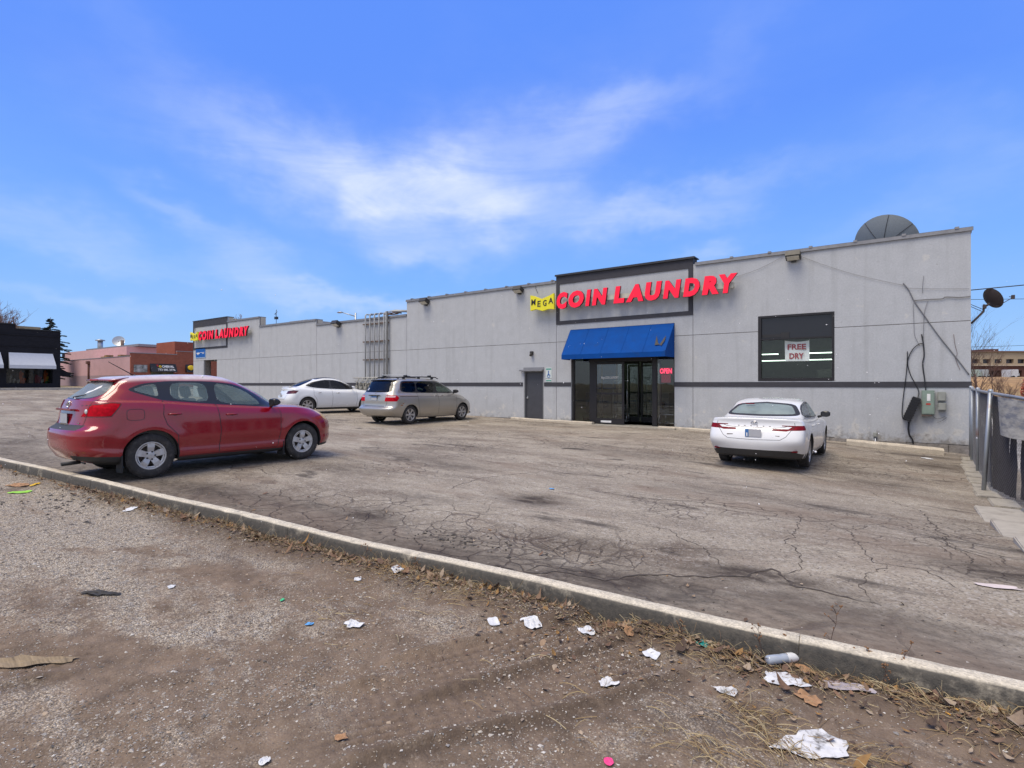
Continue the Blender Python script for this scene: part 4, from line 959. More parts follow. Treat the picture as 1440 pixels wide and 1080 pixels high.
m_ = MB(); p = wp(1231, 615); m_.cyl((p.x, -.04, p.z), (p.x, -.04, -.5), .02); o = m_.build('conduit', M['steel']); tag(o, 'short grey conduit below the pale outlet box above the wheel stop', 'conduit')
bk = mat('black_cable', (.018, .018, .02), .5); gyc = mat('grey_cable', (.17, .17, .18), .6)
# the black splice case hanging askew
q0, q1 = wp(1289.5, 559, -.14), wp(1274.5, 591, -.14); dv = (q1-q0); m_ = MB(); ln = dv.length
R = Matrix.Translation(q0) @ dv.to_track_quat('Z', 'X').to_matrix().to_4x4()
m_.box(-.10, .10, -.12, .12, 0, ln, M=R)
for k in range(9): m_.box(-.115, .115, -.135, .135, ln*(.06+k*.11), ln*(.06+k*.11)+.02, M=R)
o = m_.build('splice_case', bk, None, .006); tag(o, 'black ribbed splice case hanging askew from cables left of the green cabinet', 'cable box')
def cable(name, pts, r, m, lab, y=-.03, n=6):
    P3 = [wp(p[0], p[1], p[2] if len(p) > 2 else y) for p in pts]; sm_ = []
    for i in range(len(P3)-1):
        p0 = P3[max(0, i-1)]; p1 = P3[i]; p2 = P3[i+1]; p3 = P3[min(len(P3)-1, i+2)]
        for k in range(5):
            s = k/5; sm_.append(.5*((2*p1)+(p2-p0)*s+(2*p0-5*p1+4*p2-p3)*s*s+(3*p1-p0-3*p2+p3)*s**3))
    sm_.append(P3[-1]); m_ = MB(); m_.tube(sm_, r*.75, n); o = m_.build(name, m); tag(o, lab, 'cable', 'cables on the right end of the wall'); return o
cable('cable', [(1276, 494), (1275, 520), (1270, 560), (1268.5, 580), (1270, 589), (1276, 591)], .016, bk, 'black cable hanging straight down the wall into the foot of the splice case')
cable('cable', [(1298.5, 484), (1293, 483.5), (1283, 492), (1276.5, 508), (1280, 526), (1288, 541), (1292, 551), (1290, 562, -.14)], .016, bk, 'black looping cable curving from the top down to the splice case')
cable('cable', [(1296, 470), (1298.5, 484), (1299.5, 500), (1297.5, 512), (1300, 532), (1302, 549, -.08)], .022, bk, 'thick black cable dropping into the top of the green cabinet')
cable('cable', [(1270, 398), (1278, 408), (1286, 424), (1300, 444), (1320, 472), (1344, 502), (1363, 527)], .020, gyc, 'grey diagonal cable slanting from high on the wall to the right corner')
cable('cable', [(1285, 422.5), (1305, 421), (1325, 420), (1330, 417.5), (1350, 418), (1365, 416.5)], .018, gyc, 'grey horizontal cable from the diagonal one to the building corner')
cable('cable', [(1272, 405), (1310, 406), (1363, 406)], .006, gyc, 'thin faint wire running level to the right corner')
cable('cable', [(1284, 426), (1285, 450), (1286, 470), (1290, 480), (1293, 486)], .008, gyc, 'thin wire hanging down left of the thick black cable')
cable('cable', [(1305, 423), (1300, 440), (1298.5, 470), (1298, 484)], .008, gyc, 'thin wire dropping from the horizontal cable to the black loop')
cable('cable', [(1030, 391), (1060, 381), (1082, 371), (1100, 361)], .006, gyc, 'thin wire rising from the letter Y to the parapet')
cable('cable', [(1128, 361), (1160, 373), (1210, 388), (1270, 401)], .006, gyc, 'thin sagging wire from the flood light toward the diagonal cable')
cable('cable', [(1310, 583), (1316, 588.5), (1323, 588), (1328, 586), (1330.5, 587.5), (1324, 592), (1318, 594)], .006, bk, 'thin loose wire curling below the green cabinet')
cable('cable', [(1278, 593), (1277.5, 604), (1279, 612), (1283, 618), (1284, 624)], .03, bk, 'bundle of black wire ends dangling below the splice case')
cable('cable', [(1341, 470), (1343, 485), (1346, 497), (1344, 505), (1350, 520)], .008, rust, 'bare brown vine stem on the wall left of the right corner')
cable('cable', [(1299, 388), (1297.5, 400), (1297, 412)], .008, gyc, 'short upright wire stub above the horizontal cable')
# service lines leaving to the right
def line(name, a, b_, sag, r, lab):
    pts = []
    for k in range(13):
        s = k/12; p = a.lerp(b_, s); pts.append(p-Vector((0, 0, 4*sag*s*(1-s))))
    m_ = MB(); m_.tube(pts, r, 5); tag(m_.build(name, bk), lab, 'wire', 'overhead wires at the right')
line('overhead_wire', Vector((BX1, .0, WZ(1365, 408))), Vector((18, 6, 5.6)), .05, .014, 'topmost overhead wire leaving the building corner past the small dish')
line('overhead_wire', Vector((BX1, .2, WZ(1365, 420))), Vector((30, 14, 4.7)), .3, .007, 'faint lower overhead wire crossing the sky beyond the small dish')
line('overhead_wire', P(1350, 488, 60), P(1500, 482, 60), .1, .02, 'lowest faint overhead wire above the far beige building')
# accessibility sign by the door
e = empty('parking_sign', (WX(771), -.01, 1.9), 'small blue and white accessible sign with green strips right of the side door', 'sign')
wsn = mat('sign_white', (.6, .66, .64), .5); gsn = mat('sign_green', (.08, .32, .25), .5); bsn = mat('sign_blue', (.01, .12, .42), .5)
a, b_ = wp(767, 532), wp(775.5, 517); m_ = MB(); m_.box(a.x, b_.x, -.012, -.002, a.z, b_.z); m_.box(a.x, b_.x, -.012, -.002, wp(767, 537).z, wp(767, 533).z); adopt(m_.build('panel', wsn), e)
m_ = MB(); m_.box(a.x+.02, b_.x-.02, -.015, -.0125, b_.z-.09, b_.z-.03); m_.box(a.x+.02, b_.x-.02, -.015, -.0125, wp(767, 536).z, wp(767, 534.5).z); adopt(m_.build('green_strip', gsn), e)
m_ = MB(); m_.sphere(((a.x+b_.x)/2-.01, -.013, b_.z-.15), .028, 8, sc=(1, .2, 1)); m_.lathe([(.055, -.004), (.055, .004), (.08, .004), (.08, -.004), (.055, -.004)], ((a.x+b_.x)/2, -.015, a.z+.10), (0, 1, 0), 16)
m_.box((a.x+b_.x)/2-.03, (a.x+b_.x)/2+.01, -.018, -.0125, a.z+.13, b_.z-.18); m_.box((a.x+b_.x)/2-.0, (a.x+b_.x)/2+.08, -.018, -.0125, a.z+.12, a.z+.15)
adopt(m_.build('wheelchair_symbol', bsn), e)
# dishes
dm = bpy.data.materials.new('perforated_dish'); dm = mat('grey_mesh_dish', (.23, .26, .28), .7, .2, var=.1, vs=30)
cx = WX(1242, 3.0); cz = WZ(1242, 344, 3.0); dish = empty('large_dish', (cx, 3.0, 5.0), 'large grey mesh satellite dish standing on the roof near the right corner', 'satellite dish')
axd = Vector((.30, .78, .42)).normalized()
prof_ = [(max(.001, 1.02*i/10), .26*(i/10)**2) for i in range(11)]
m_ = MB(); m_.lathe(prof_, Vector((cx, 3.0, cz-.05)), axd, 40); adopt(m_.build('reflector', dm), dish)
m_ = MB(); u = axd.orthogonal().normalized(); w = axd.cross(u)
for k in range(8):
    th = k*math.pi/4+.2; dd = u*math.cos(th)+w*math.sin(th)
    m_.tube([Vector((cx, 3.0, cz-.05))+dd*(1.02*i/6)+axd*(.26*(i/6)**2-.012) for i in range(7)], .008, 5)
adopt(m_.build('rib', M['darkmetal']), dish)
m_ = MB(); m_.cyl((cx, 3.0, 4.9), (cx, 3.0, cz-.1), .06); adopt(m_.build('mast', M['steel']), dish)
brn = mat('brown_dish_paint', (.050, .036, .034), .6)
sd_ = empty('small_dish', (BX1, .6, 3.3), 'small brown satellite dish on a bent arm off the right corner', 'satellite dish')
a = PX(1365.5, 455, BX1); y0 = -.0
def rp(px, py): return PY(px, py, .25)
m_ = MB(); m_.tube([rp(1365.5, 455), rp(1371, 450), rp(1383, 438), rp(1384, 428)], .028, 8); m_.box(rp(1382, 433).x, rp(1387, 433).x, .18, .32, rp(1385, 434).z, rp(1385, 429).z)
m_.tube([rp(1365, 428), rp(1382, 435)], .008); m_.tube([rp(1365, 431), rp(1381, 438)], .008)
adopt(m_.build('bracket_arm', brn), sd_)
axs = Vector((-.72, -.50, -.42)).normalized()
c0 = rp(1393, 421); m_ = MB(); m_.lathe([(max(.001, .30*i/8), -.08*(i/8)**2) for i in range(9)], c0, axs, 28); o = m_.build('reflector', brn); adopt(o, sd_)
m_ = MB(); m_.tube([rp(1396, 432), rp(1404, 430), rp(1423, 419)], .009); m_.box(rp(1422, 418).x, rp(1427, 418).x, .20, .28, rp(1425, 420).z, rp(1425, 415).z); m_.tube([rp(1419, 417), rp(1423, 418)], .01); adopt(m_.build('feed_arm', brn), sd_)
m_ = MB(); m_.tube([rp(1385, 431), rp(1392, 427)], .03); adopt(m_.build('dish_mount', brn), sd_)
# thin post left of the side door, roof antenna
m_ = MB(); p = G(718, 588); m_.tube([(p.x, p.y+.1, p.z), (p.x+.03, p.y+.1, p.z+.42)], .02); tag(m_.build('short_post', rust), 'short rusty rod standing at the wall left of the side door', 'post')
ant = empty('roof_antenna', (WX(388, 4), 4, 5.2), 'thin spindly antenna on the roof of the low left section', 'antenna')
m_ = MB(); x = WX(388.5, 4); m_.tube([(x, 4, 5.2), (x, 4, WZ(388, 436, 4))], .02); m_.box(x-.12, x+.12, 3.9, 4.1, WZ(388, 449, 4), WZ(388, 445.5, 4)); adopt(m_.build('mast', M['darkmetal']), ant)
m_ = MB(); z_ = WZ(388, 440, 4); m_.tube([(x-.25, 4, z_-.1), (x+.15, 4, z_+.08)], .02); m_.tube([(x-.1, 4, z_-.2), (x+.05, 4, z_+.25)], .015); adopt(m_.build('crossbar', M['darkmetal']), ant)
# scrap on the roof above the pipe rack
m_ = MB()
for i in range(8):
    x = WX(541+i*2.2, .3); m_.tube([(x, .3, 5.42+.05*math.sin(i*2)), (x+.4, .35, 5.46+.06*math.cos(i*3))], .035)
tag(m_.build('roof_hose', rust), 'brown tangled hose lying on the parapet at the top of the pipe rack', 'hose')
# ------------------------------------------------------------------ cars
def paint(name, col, metal=.0, rough=.35, dirt=.35, sky_sheen=0):
    m = bpy.data.materials.new(name); m.use_nodes = True; m.node_tree.nodes.clear(); t = NT(m.node_tree)
    o = t.add('ShaderNodeOutputMaterial'); b = t.add('ShaderNodeBsdfPrincipled'); t.l.new(b.outputs[0], o.inputs[0])
    pos = t.add('ShaderNodeTexCoord').outputs['Object']; ge = t.add('ShaderNodeNewGeometry').outputs
    z_ = t.xyz(pos)[2]; n = t.noise(pos, 3.0, 6, .65); n2 = t.noise(pos, 40, 3, .7)
    c = t.mix(t.rng(n, .3, .7), tuple(x*.95 for x in col)+(1,), (*col, 1))
    dm_ = t.math('MULTIPLY', t.math('ADD', t.rng(z_, .75, .25, 0, 1), t.math('MULTIPLY', t.math('SUBTRACT', n, .5), 1.2)), dirt, clamp=True)
    sp = t.rng(t.noise(pos, 55, 2, .6), .66, .74, 0, .35)
    dm_ = t.math('MAXIMUM', dm_, t.math('MULTIPLY', sp, dirt))
    c = t.mix(dm_, c, (.13, .115, .10, 1))
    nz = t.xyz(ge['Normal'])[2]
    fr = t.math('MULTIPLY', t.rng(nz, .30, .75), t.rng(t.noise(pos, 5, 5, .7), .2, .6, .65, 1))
    c = t.mix(t.math('MULTIPLY', fr, t.rng(z_, 1.50, 1.585, 0, sky_sheen)), c, (.72, .70, .72, 1))  # white sky reflection painted into the colour of the up-facing roof edge
    c = t.mix(ge['Backfacing'], c, (.16, .16, .155, 1))
    t.put(b.inputs['Base Color'], c); b.inputs['Metallic'].default_value = metal
    t.put(b.inputs['Roughness'], t.math('ADD', t.math('MULTIPLY', dm_, .4), rough))
    t.put(b.inputs['Coat Weight'], t.math('SUBTRACT', .75, t.math('MULTIPLY', t.math('MULTIPLY', fr, t.rng(z_, 1.50, 1.585)), .7 if sky_sheen else 0))); t.put(b.inputs['Coat Roughness'], t.rng(dm_, 0, .6, .05, .5)); b.inputs['Coat IOR'].default_value = 1.5
    return m
M['cglass'] = glass('car_glass', (.66, .72, .70), .6, film=.30, fcol=(.50, .55, .56)); M['cglass2'] = glass('tinted_car_glass', (.13, .14, .14), .8); M['cglass3'] = glass('clear_car_glass', (.84, .92, .88), .8, film=.26, fcol=(.44, .58, .55))
M['trim'] = mat('black_car_trim', (.016, .016, .018), .35, var=.1, coat=.3); M['plastic'] = mat('dark_grey_plastic', (.035, .035, .036), .6)
M['tyre'] = mat('tyre_rubber', (.032, .030, .029), .85, var=.3, vs=20, bump=.002, bs=60, dirt=((.10, .09, .08), .5, .5)); M['alloy'] = mat('alloy_rim', (.46, .45, .44), .38, .55, dirt=((.16, .13, .10), .55, .5), vs=14)
M['hubcap'] = mat('silver_wheel_cover', (.52, .51, .49), .42, .3, dirt=((.20, .16, .13), .58, .4), vs=14); M['rotor'] = mat('rusty_disc', (.06, .045, .04), .7, .3)
M['seat'] = mat('grey_seat_cloth', (.17, .17, .165), .9); M['lampred'] = mat('tail_lamp_red', (.42, .002, .012), .6, coat=.0, spec=.08, var=.35, vs=22, emit=.02, ecol=(1, .02, .04)); M['lampdark'] = mat('dark_tail_lamp', (.07, .004, .008), .2, coat=.3, var=.4, vs=12)
M['lampclear'] = mat('clear_lamp', (.62, .62, .60), .12, coat=1.0, var=.15, vs=30); M['lampred2'] = mat('deep_tail_lamp_red', (.17, .003, .010), .5, coat=.0, spec=.15, var=.4, vs=22); M['amber'] = mat('amber_lamp', (.72, .38, .10), .2, coat=1.0, var=.2); M['chrome'] = mat('chrome', (.62, .62, .63), .12, 1.0, var=.03)
M['plate'] = mat('licence_plate', (.42, .43, .46), .5, var=.06, vs=5); M['plateblue'] = mat('plate_blue', (.04, .16, .42), .5)

def outline(L, NR, NS, NF):
    r, f, w = L['r'], L['f'], L['w']; lr, lf = L.get('lr', .45), L.get('lf', .6); nr, nf = L.get('nr', 2.8), L.get('nf', 2.4)
    lr = min(lr, (f-r)*.45); lf = min(lf, (f-r)*.45)
    def q(l_, n, rear):
        a_ = []
        for i in range(200):
            th = math.pi/2*i/199; c, s_ = math.cos(th), math.sin(th)
            a_.append((l_*(1-c**(2/n)), s_**(2/n)))
        return a_
    def resample(p, n):
        d_ = [0]
        for a, b_ in zip(p, p[1:]): d_.append(d_[-1]+math.hypot(a[0]-b_[0], (a[1]-b_[1])))
        out = []; j = 0
        for i in range(n+1):
            s = d_[-1]*i/n
            while j < len(d_)-2 and d_[j+1] < s: j += 1
            k = (s-d_[j])/max(1e-9, d_[j+1]-d_[j]); out.append((p[j][0]+(p[j+1][0]-p[j][0])*k, p[j][1]+(p[j+1][1]-p[j][1])*k))
        return out
    R = resample([(r+a, max(w, 1e-4)*y) for a, y in q(lr, nr, 1)], NR)
    F = resample([(f-a, max(w, 1e-4)*y) for a, y in q(lf, nf, 0)], NF)[::-1]
    a0, a1 = r+lr, f-lf
    Sd = [(a0+(a1-a0)*i/NS, w) for i in range(NS+1)]
    pts = R + Sd[1:] + F[1:]
    tp = L.get('taper'); out = []
    for a, y in pts:
        if tp: y *= interp(a, tp)
        z = interp_s(a, L['z'])
        z -= L.get('drop', 0)*0
        zc = L.get('cr', 0)      # raise towards the centre line (crown)
        out.append((a, y, z + zc*(1-(y/max(w, 1e-3))**2)))
    return out
def interp_s(x, pts):
    if not hasattr(pts, '__len__'): return pts
    if x <= pts[0][0]: return pts[0][1]
    if x >= pts[-1][0]: return pts[-1][1]
    for i, ((a, b_), (c, d_)) in enumerate(zip(pts, pts[1:])):
        if x <= c:
            m0 = (pts[i+1][1]-pts[i-1][1])/(pts[i+1][0]-pts[i-1][0]) if i > 0 else (d_-b_)/(c-a)
            m1 = (pts[i+2][1]-pts[i][1])/(pts[i+2][0]-pts[i][0]) if i+2 < len(pts) else (d_-b_)/(c-a)
            h = c-a; t_ = (x-a)/h; t2, t3 = t_*t_, t_**3
            return (2*t3-3*t2+1)*b_+(t3-2*t2+t_)*h*m0+(-2*t3+3*t2)*d_+(t3-t2)*h*m1
def shell(levels, arches, wheels, NR=16, NS=56, NF=18):
    Ls = [outline(L, NR, NS, NF) for L in levels]; A = np.array(Ls)      # K x N x 3
    K, N, _ = A.shape; sharp = [L.get('sharp', False) for L in levels]; sharp[0] = sharp[-1] = True
    tk = [0.0]
    for k in range(K-1): tk.append(tk[-1]+max(.02, float(np.mean(np.linalg.norm(A[k+1]-A[k], axis=1)))))
    rows = []
    for k in range(K-1):
        h = tk[k+1]-tk[k]; d_ = (A[k+1]-A[k])/h
        m0 = d_ if sharp[k] else ((A[k]-A[k-1])/(tk[k]-tk[k-1])*(h) + d_*(tk[k]-tk[k-1]))/(h+tk[k]-tk[k-1])
        m1 = d_ if sharp[k+1] else (d_*(tk[k+2]-tk[k+1]) + (A[k+2]-A[k+1])/(tk[k+2]-tk[k+1])*h)/(h+tk[k+2]-tk[k+1])
        n = levels[k].get('n', 5)
        for i in range(n):
            s = i/n; s2, s3 = s*s, s**3
            rows.append((2*s3-3*s2+1)*A[k]+(s3-2*s2+s)*h*m0+(-2*s3+3*s2)*A[k+1]+(s3-s2)*h*m1)
    rows.append(A[-1]); G_ = np.array(rows)
    # swell the wheel arches
    for (wa, wz, R_, amt) in arches:
        d_ = np.hypot(G_[:, :, 0]-wa, G_[:, :, 2]-wz); side = np.clip((G_[:, :, 1]-.55)/.2, 0, 1)
        G_[:, :, 1] += amt*np.exp(-((d_-R_)/.10)**2)*side*(G_[:, :, 2] < 1.0)
    return G_
class Car:
    """a = distance from the rear bumper, y = half width; object space: X = y (right), Y = a - axle, Z up"""
    def __init__(s, levels, arches, wheels, origin_a):
        s.oa = origin_a; Gd = shell(levels, arches, wheels); K, N, _ = Gd.shape
        me = bpy.data.meshes.new('shell'); v = Gd.reshape(-1, 3)
        v = np.stack([v[:, 1], v[:, 0]-origin_a, v[:, 2]], 1)
        f = [(k*N+i, k*N+i+1, (k+1)*N+i+1, (k+1)*N+i) for k in range(K-1) for i in range(N-1)]
        me.from_pydata([tuple(p) for p in v], [], f)
        s.bm = bmesh.new(); s.bm.from_mesh(me); bpy.data.meshes.remove(me)
        bmesh.ops.remove_doubles(s.bm, verts=s.bm.verts, dist=2e-4)
        bmesh.ops.dissolve_degenerate(s.bm, dist=1e-4, edges=s.bm.edges)
        bmesh.ops.recalc_face_normals(s.bm, faces=s.bm.faces)
        s.bm.faces.ensure_lookup_table()
        c = max(s.bm.faces, key=lambda q: q.calc_center_median().z)
        if c.normal.z < 0: bmesh.ops.reverse_faces(s.bm, faces=s.bm.faces)
        s.reg = s.bm.faces.layers.int.new('reg'); s.ids = {'body': 0}
        s.bvh = BVHTree.FromBMesh(s.bm); s.bvh0 = s.bvh
        s.bm.normal_update(); s.vn = None
        s.base = s.bm.copy(); s.base.faces.ensure_lookup_table(); s.base.normal_update()
    def conv(s, poly, ax):    # polygon points (a,z) / (y,z) / (y,a) to object-space 2D
        if ax == 'side': return [(a-s.oa, z) for a, z in poly]
        if ax == 'top': return [(y, a-s.oa) for y, a in poly]
        return list(poly)
    def c2(s, co, ax): return (co.y, co.z) if ax == 'side' else ((co.x, co.y) if ax == 'top' else (co.x, co.z))
    def cut(s, poly, ax, cond):
        poly = s.conv(poly, ax); xs = [p[0] for p in poly]; ys = [p[1] for p in poly]; e = .05
        bb = (min(xs)-e, max(xs)+e, min(ys)-e, max(ys)+e)
        for (p, q) in zip(poly, poly[1:]+poly[:1]):
            dx, dy = q[0]-p[0], q[1]-p[1]
            if math.hypot(dx, dy) < 1e-6: continue
            n2 = (dy, -dx)
            if ax == 'side': co, no = Vector((0, p[0], p[1])), Vector((0, n2[0], n2[1]))
            elif ax == 'top': co, no = Vector((p[0], p[1], 0)), Vector((n2[0], n2[1], 0))
            else: co, no = Vector((p[0], 0, p[1])), Vector((n2[0], 0, n2[1]))
            no.normalize()
            # only faces near this edge
            ex0, ex1 = min(p[0], q[0])-.03, max(p[0], q[0])+.03; ey0, ey1 = min(p[1], q[1])-.03, max(p[1], q[1])+.03
            fs = []
            for f in s.bm.faces:
                if not cond(f): continue
                u = [s.c2(v.co, ax) for v in f.verts]
                if max(a[0] for a in u) < ex0 or min(a[0] for a in u) > ex1 or max(a[1] for a in u) < ey0 or min(a[1] for a in u) > ey1: continue
                fs.append(f)
            if not fs: continue
            geom = set(fs)
            for f in fs: geom.update(f.edges); geom.update(f.verts)
            bmesh.ops.bisect_plane(s.bm, geom=list(geom), dist=1e-5, plane_co=co, plane_no=no)
        return poly
    def region(s, name, specs, cond=None, over=None):
        """specs: list of (axis, polygon); a face belongs where it lies in all of them"""
        cond0 = cond or (lambda f: True)
        base = {'side': lambda f: f.normal.x > .12, 'rear': lambda f: f.normal.y < -.10 , 'front': lambda f: f.normal.y > .15, 'top': lambda f: f.normal.z > .15}
        axs = [a for a, _ in specs]
        def cd(f): return cond0(f) and any(base[a](f) for a in axs)
        polys = [(a, s.cut(p, a, cd)) for a, p in specs]
        i = s.ids.setdefault(name, len(s.ids))
        for f in s.bm.faces:
            if over is not None and f[s.reg] not in [s.ids[o] for o in over]: continue
            if not cd(f): continue
            c = f.calc_center_median()
            if all(inside(s.c2(c, a), p) for a, p in polys): f[s.reg] = i
    def extract(s, name, objname, m, parent, mode='join', offset=0.0, thick=0.0, hole=False, label=None):
        """mode join: both halves one mesh; pair: two objects; right: only x>0"""
        i = s.ids[name]; fs = [f for f in s.bm.faces if f[s.reg] == i]
        if not fs: print('EMPTY REGION', name); return []
        idx = {}; vs = []; F = []
        for f in fs:
            r = []
            for v in f.verts:
                if v not in idx: idx[v] = len(vs); vs.append(v.co.copy())
                r.append(idx[v])
            F.append(r)
        N_ = []
        for v in vs:
            loc, n, fi, d_ = s.bvh0.find_nearest(v)
            bf = s.base.faces[fi]; ws = [1/((loc-bv.co).length+1e-4) for bv in bf.verts]; nn = Vector((0, 0, 0))
            for w_, bv in zip(ws, bf.verts): nn += bv.normal*w_
            if abs(v.x) < 1e-3: nn.x = 0
            N_.append(nn.normalized())
        if offset: vs = [v+n*offset for v, n in zip(vs, N_)]
        res = []
        def mk(vv, ff, nn):
            me = bpy.data.meshes.new(objname); me.from_pydata([tuple(x) for x in vv], [], ff)
            for m_ in (m if isinstance(m, (list, tuple)) else [m]): me.materials.append(m_)
            me.polygons.foreach_set('use_smooth', [True]*len(ff)); me.update()
            try: me.normals_split_custom_set_from_vertices([tuple(n) for n in nn])
            except Exception as ex: print('normals', ex)
            if thick:
                b = bmesh.new(); b.from_mesh(me)
            o = bpy.data.objects.new(objname, me); COL.objects.link(o); o.parent = parent; res.append(o)
            if label: o['label'] = label
            return o
        mv = [Vector((-v.x, v.y, v.z)) for v in vs]; mn = [Vector((-n.x, n.y, n.z)) for n in N_]; mf = [r[::-1] for r in F]
        if mode == 'join':
            k = len(vs); mk(vs+mv, F+[[i_+k for i_ in r] for r in mf], N_+mn)
        elif mode == 'pair': mk(vs, F, N_); mk(mv, mf, mn)
        else: mk(vs, F, N_)
        return res
    def hit(s, u, v, ax, out=0.0):
        """point on the shell seen along the axis"""
        if ax != 'side' and u < 0:
            h = s.hit(-u, v, ax, out)
            return (Vector((-h[0].x, h[0].y, h[0].z)), h[1]) if h[0] is not None else h
        if ax == 'side': o, d_ = Vector((3, u-s.oa, v)), Vector((-1, 0, 0))
        elif ax == 'rear': o, d_ = Vector((u, -6, v)), Vector((0, 1, 0))
        elif ax == 'front': o, d_ = Vector((u, 8, v)), Vector((0, -1, 0))
        else: o, d_ = Vector((u, v-s.oa, 4)), Vector((0, 0, -1))
        h = s.bvh0.ray_cast(o, d_)
        if h[0] is None: return None, None
        return h[0]+h[1]*out, h[1]
    def ribbon(s, pts, ax, w, m, parent, name, out=.0015, both=True, closed=False, step=.03):
        if closed: pts = list(pts)+[pts[0]]
        P_ = []
        for (a, b_), (c, d_) in zip(pts, pts[1:]):
            n = max(1, int(math.hypot(c-a, d_-b_)/step))
            for i in range(n): P_.append((a+(c-a)*i/n, b_+(d_-b_)*i/n))
        P_.append(pts[-1]); H = []
        for u, v in P_:
            h = s.hit(u, v, ax, out)
            if h[0] is not None: H.append(h)
        vs = []; fs = []
        for k, (p, n) in enumerate(H):
            t_ = (H[min(k+1, len(H)-1)][0]-H[max(0, k-1)][0])
            if t_.length < 1e-6: t_ = Vector((0, 1, 0))
            q = t_.normalized().cross(n).normalized()*w/2; vs += [p-q, p+q]
        for k in range(len(H)-1):
            if (H[k+1][0]-H[k][0]).length < .15: fs.append((2*k, 2*k+1, 2*k+3, 2*k+2))
        mb = MB(); mb.add(vs, fs, 0, True); mir = ([(-v[0], v[1], v[2]) for v in [tuple(x) for x in vs]], [f[::-1] for f in fs])
        centre = ax != 'side' and min(abs(p_[0]) for p_ in pts) < .01
        if both and centre: mb.add(*mir, 0, True)
        if both and not centre: m2 = MB(); m2.add(*mir, 0, True); m2.build(name, m, parent)
        o = mb.build(name, m, parent); return o
def inside(p, poly):
    x, y = p; r = False; n = len(poly); j = n-1
    for i in range(n):
        xi, yi = poly[i]; xj, yj = poly[j]
        if (yi > y) != (yj > y) and x < (xj-xi)*(y-yi)/(yj-yi)+xi: r = not r
        j = i
    return r
def circ(a, z, r, n=30): return [(a+r*math.cos(2*math.pi*i/n), z+r*math.sin(2*math.pi*i/n)) for i in range(n)]
def smooth_poly(pts, n=4, keep=()):
    """rounds a polygon by corner cutting; indexes in keep stay sharp"""
    out = []; N = len(pts)
    for i, p in enumerate(pts):
        if i in keep: out.append(p); continue
        a, b_ = pts[i-1], pts[(i+1) % N]
        p0 = (p[0]*.72+a[0]*.28, p[1]*.72+a[1]*.28); p1 = (p[0]*.72+b_[0]*.28, p[1]*.72+b_[1]*.28)
        for k in range(n+1):
            t_ = k/n; out.append(((1-t_)**2*p0[0]+2*t_*(1-t_)*p[0]+t_*t_*p1[0], (1-t_)**2*p0[1]+2*t_*(1-t_)*p[1]+t_*t_*p1[1]))
    return out
def inset(poly, d_):
    cx = sum(p[0] for p in poly)/len(poly); cy = sum(p[1] for p in poly)/len(poly)
    out = []; n = len(poly); area = sum(poly[i][0]*poly[(i+1) % n][1]-poly[(i+1) % n][0]*poly[i][1] for i in range(n)); sg = 1 if area > 0 else -1
    for i in range(n):
        a, p, b_ = poly[i-1], poly[i], poly[(i+1) % n]
        e1 = (p[0]-a[0], p[1]-a[1]); e2 = (b_[0]-p[0], b_[1]-p[1]); l1 = math.hypot(*e1) or 1; l2 = math.hypot(*e2) or 1
        n1 = (-e1[1]/l1*sg, e1[0]/l1*sg); n2 = (-e2[1]/l2*sg, e2[0]/l2*sg); nx, ny = n1[0]+n2[0], n1[1]+n2[1]; l = math.hypot(nx, ny) or 1
        k = d_/max(.5, math.cos(math.acos(max(-1, min(1, (n1[0]*n2[0]+n1[1]*n2[1]))))/2)); out.append((p[0]+nx/l*k, p[1]+ny/l*k))
    return out

